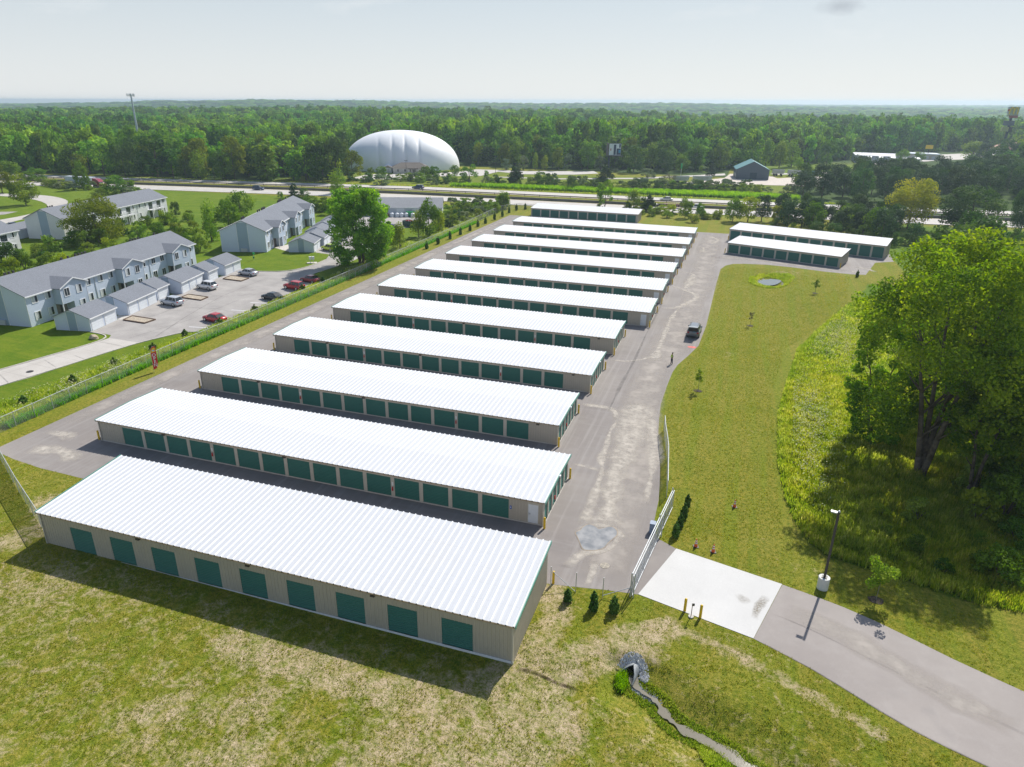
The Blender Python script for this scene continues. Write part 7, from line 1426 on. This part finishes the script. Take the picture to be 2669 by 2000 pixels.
# fields / gaps in the far woods on the right
gap = (np.sin(pts[:, 0] * .0021 + 1.3) * np.sin(pts[:, 1] * .0016 + .4) > .72) & (dist > 900) & (pts[:, 0] > -200); pts = pts[~gap]; dist = dist[~gap]
# individuals: the 290 nearest forest trees seen at the edge
order = np.argsort(dist); near = order[:130]; restm = np.ones(len(pts), bool); restm[near] = False
FL = 'forest tree among the dense woods edge behind the highway and dome'
for i in near:
    x, y, _ = pts[i]; hh_ = r_.uniform(9, 18.5); k_ = ['forest', 'forest', 'dark', 'green', 'yellow', 'forest', 'goldtree', 'forestc'][r_.randint(8)]; hh_ *= .8 if k_ == 'yellow' else 1
    plant(k_, x, y, hh_, hh_ * r_.uniform(.62, .85), r_, FL, 'tree', 'trees at the forest edge')
far_ = pts[restm]; n = len(far_); zf = T(far_[:, 0], far_[:, 1])
me = bpy.data.meshes.new('forest'); me.vertices.add(n); me.vertices.foreach_set('co', np.stack([far_[:, 0], far_[:, 1], zf], 1).astype(np.float32).ravel())
wv = far_[:, 2] * r_.uniform(.8, 1.5, n); hv = (r_.uniform(.7, 1.45, n)) * np.clip(1.5 - far_[:, 2] * .35, .78, 1.15) * (1 + .15 * np.sin(far_[:, 0] * .013) * np.sin(far_[:, 1] * .011))
at = me.attributes.new('sc', 'FLOAT_VECTOR', 'POINT'); at.data.foreach_set('vector', np.stack([wv, wv, hv], 1).astype(np.float32).ravel())
at = me.attributes.new('rz', 'FLOAT', 'POINT'); at.data.foreach_set('value', (r_.rand(n) * 6.28).astype(np.float32)); at = me.attributes.new('ix', 'INT', 'POINT'); at.data.foreach_set('value', r_.randint(0, 5, n).astype(np.int32))
fo = bpy.data.objects.new('forest', me); link(fo); tag(fo, kind='stuff')
ng = bpy.data.node_groups.new('forest scatter', 'GeometryNodeTree'); ng.interface.new_socket('Geometry', in_out='INPUT', socket_type='NodeSocketGeometry'); ng.interface.new_socket('Geometry', in_out='OUTPUT', socket_type='NodeSocketGeometry')
gi = ng.nodes.new('NodeGroupInput'); go = ng.nodes.new('NodeGroupOutput'); ip = ng.nodes.new('GeometryNodeInstanceOnPoints'); jn = ng.nodes.new('GeometryNodeGeometryToInstance')
src = [];
for root_ in sc.objects:
    if root_.get('group') == 'trees at the forest edge':
        for ch in root_.children:
            if ch.name.startswith('crown') and ch.data.name.startswith('crown') and ch.data.materials[0] == L['forest'] and ch.data.name not in [s_.data.name for s_ in src]: src.append(ch)
print('forest sources', len(src), 'far trees', n)
for s_ in src[:5][::-1]:
    oi = ng.nodes.new('GeometryNodeObjectInfo'); oi.inputs[0].default_value = s_; oi.transform_space = 'ORIGINAL'; oi.inputs['As Instance'].default_value = False; ng.links.new(oi.outputs['Geometry'], jn.inputs[0])
def named(nm, ty):
    a = ng.nodes.new('GeometryNodeInputNamedAttribute'); a.data_type = ty; a.inputs[0].default_value = nm; return a.outputs[0]
cx_ = ng.nodes.new('ShaderNodeCombineXYZ'); ng.links.new(named('rz', 'FLOAT'), cx_.inputs[2]); er = ng.nodes.new('FunctionNodeEulerToRotation'); ng.links.new(cx_.outputs[0], er.inputs[0])
ng.links.new(gi.outputs[0], ip.inputs['Points']); ng.links.new(jn.outputs[0], ip.inputs['Instance']); ip.inputs['Pick Instance'].default_value = True; ng.links.new(named('ix', 'INT'), ip.inputs['Instance Index']); ng.links.new(er.outputs[0], ip.inputs['Rotation']); ng.links.new(named('sc', 'FLOAT_VECTOR'), ip.inputs['Scale']); ng.links.new(ip.outputs[0], go.inputs[0])
md = fo.modifiers.new('scatter', 'NODES'); md.node_group = ng

# ---------------------------------------------------------------- labels of the plants
from collections import defaultdict
buck = defaultdict(list)
for o, kd, x, y in ITEMS:
    if kd == 'named': lab = o['label']; cat = 'arborvitae'
    else: lab = f"{LOOK[kd][0]} {where(x, y)}"; cat = LOOK[kd][1]
    buck[(lab, cat)].append((math.atan2(x, y), o, x, y))
ORD = ['leftmost', 'second', 'third', 'fourth', 'fifth', 'sixth', 'seventh', 'eighth', 'ninth', 'tenth', 'eleventh', 'twelfth']
for (lab, cat), l_ in buck.items():
    l_.sort(key=lambda t: t[0])
    for i, (a, o, x, y) in enumerate(l_):
        if len(l_) == 1: L_ = lab
        elif len(l_) <= 12: L_ = f"{ORD[i]} from the left, {lab}" if i and i < len(l_) - 1 else (f"leftmost {lab}" if i == 0 else f"rightmost {lab}")
        else: L_ = lab
        tag(o, L_, cat, o.get('group') or (lab if len(l_) > 12 else f"{cat}s {where(x, y)}"))

# ---------------------------------------------------------------- haze and final scale
hz = MB(); hz.box(-6700, 5100, -120, 6700, -180, 41.5); ho = hz.build('haze', None); tag(ho, kind='stuff'); ho.rotation_euler = (0, -.0122, 0)
hm = bpy.data.materials.new('haze air'); hm.use_nodes = True; t_ = hm.node_tree; t_.nodes.clear(); oo = t_.nodes.new('ShaderNodeOutputMaterial'); pv = t_.nodes.new('ShaderNodeVolumePrincipled'); pv.inputs['Density'].default_value = HAZE; pv.inputs['Color'].default_value = (.66, .84, .96, 1); pv.inputs['Anisotropy'].default_value = .45
t_.links.new(pv.outputs[0], oo.inputs['Volume']); ho.data.materials.clear(); ho.data.materials.append(hm)
for o in list(sc.objects):
    if o.parent is None and o.type in ('MESH', 'EMPTY'):
        o.location = o.location * K; o.scale = o.scale * K
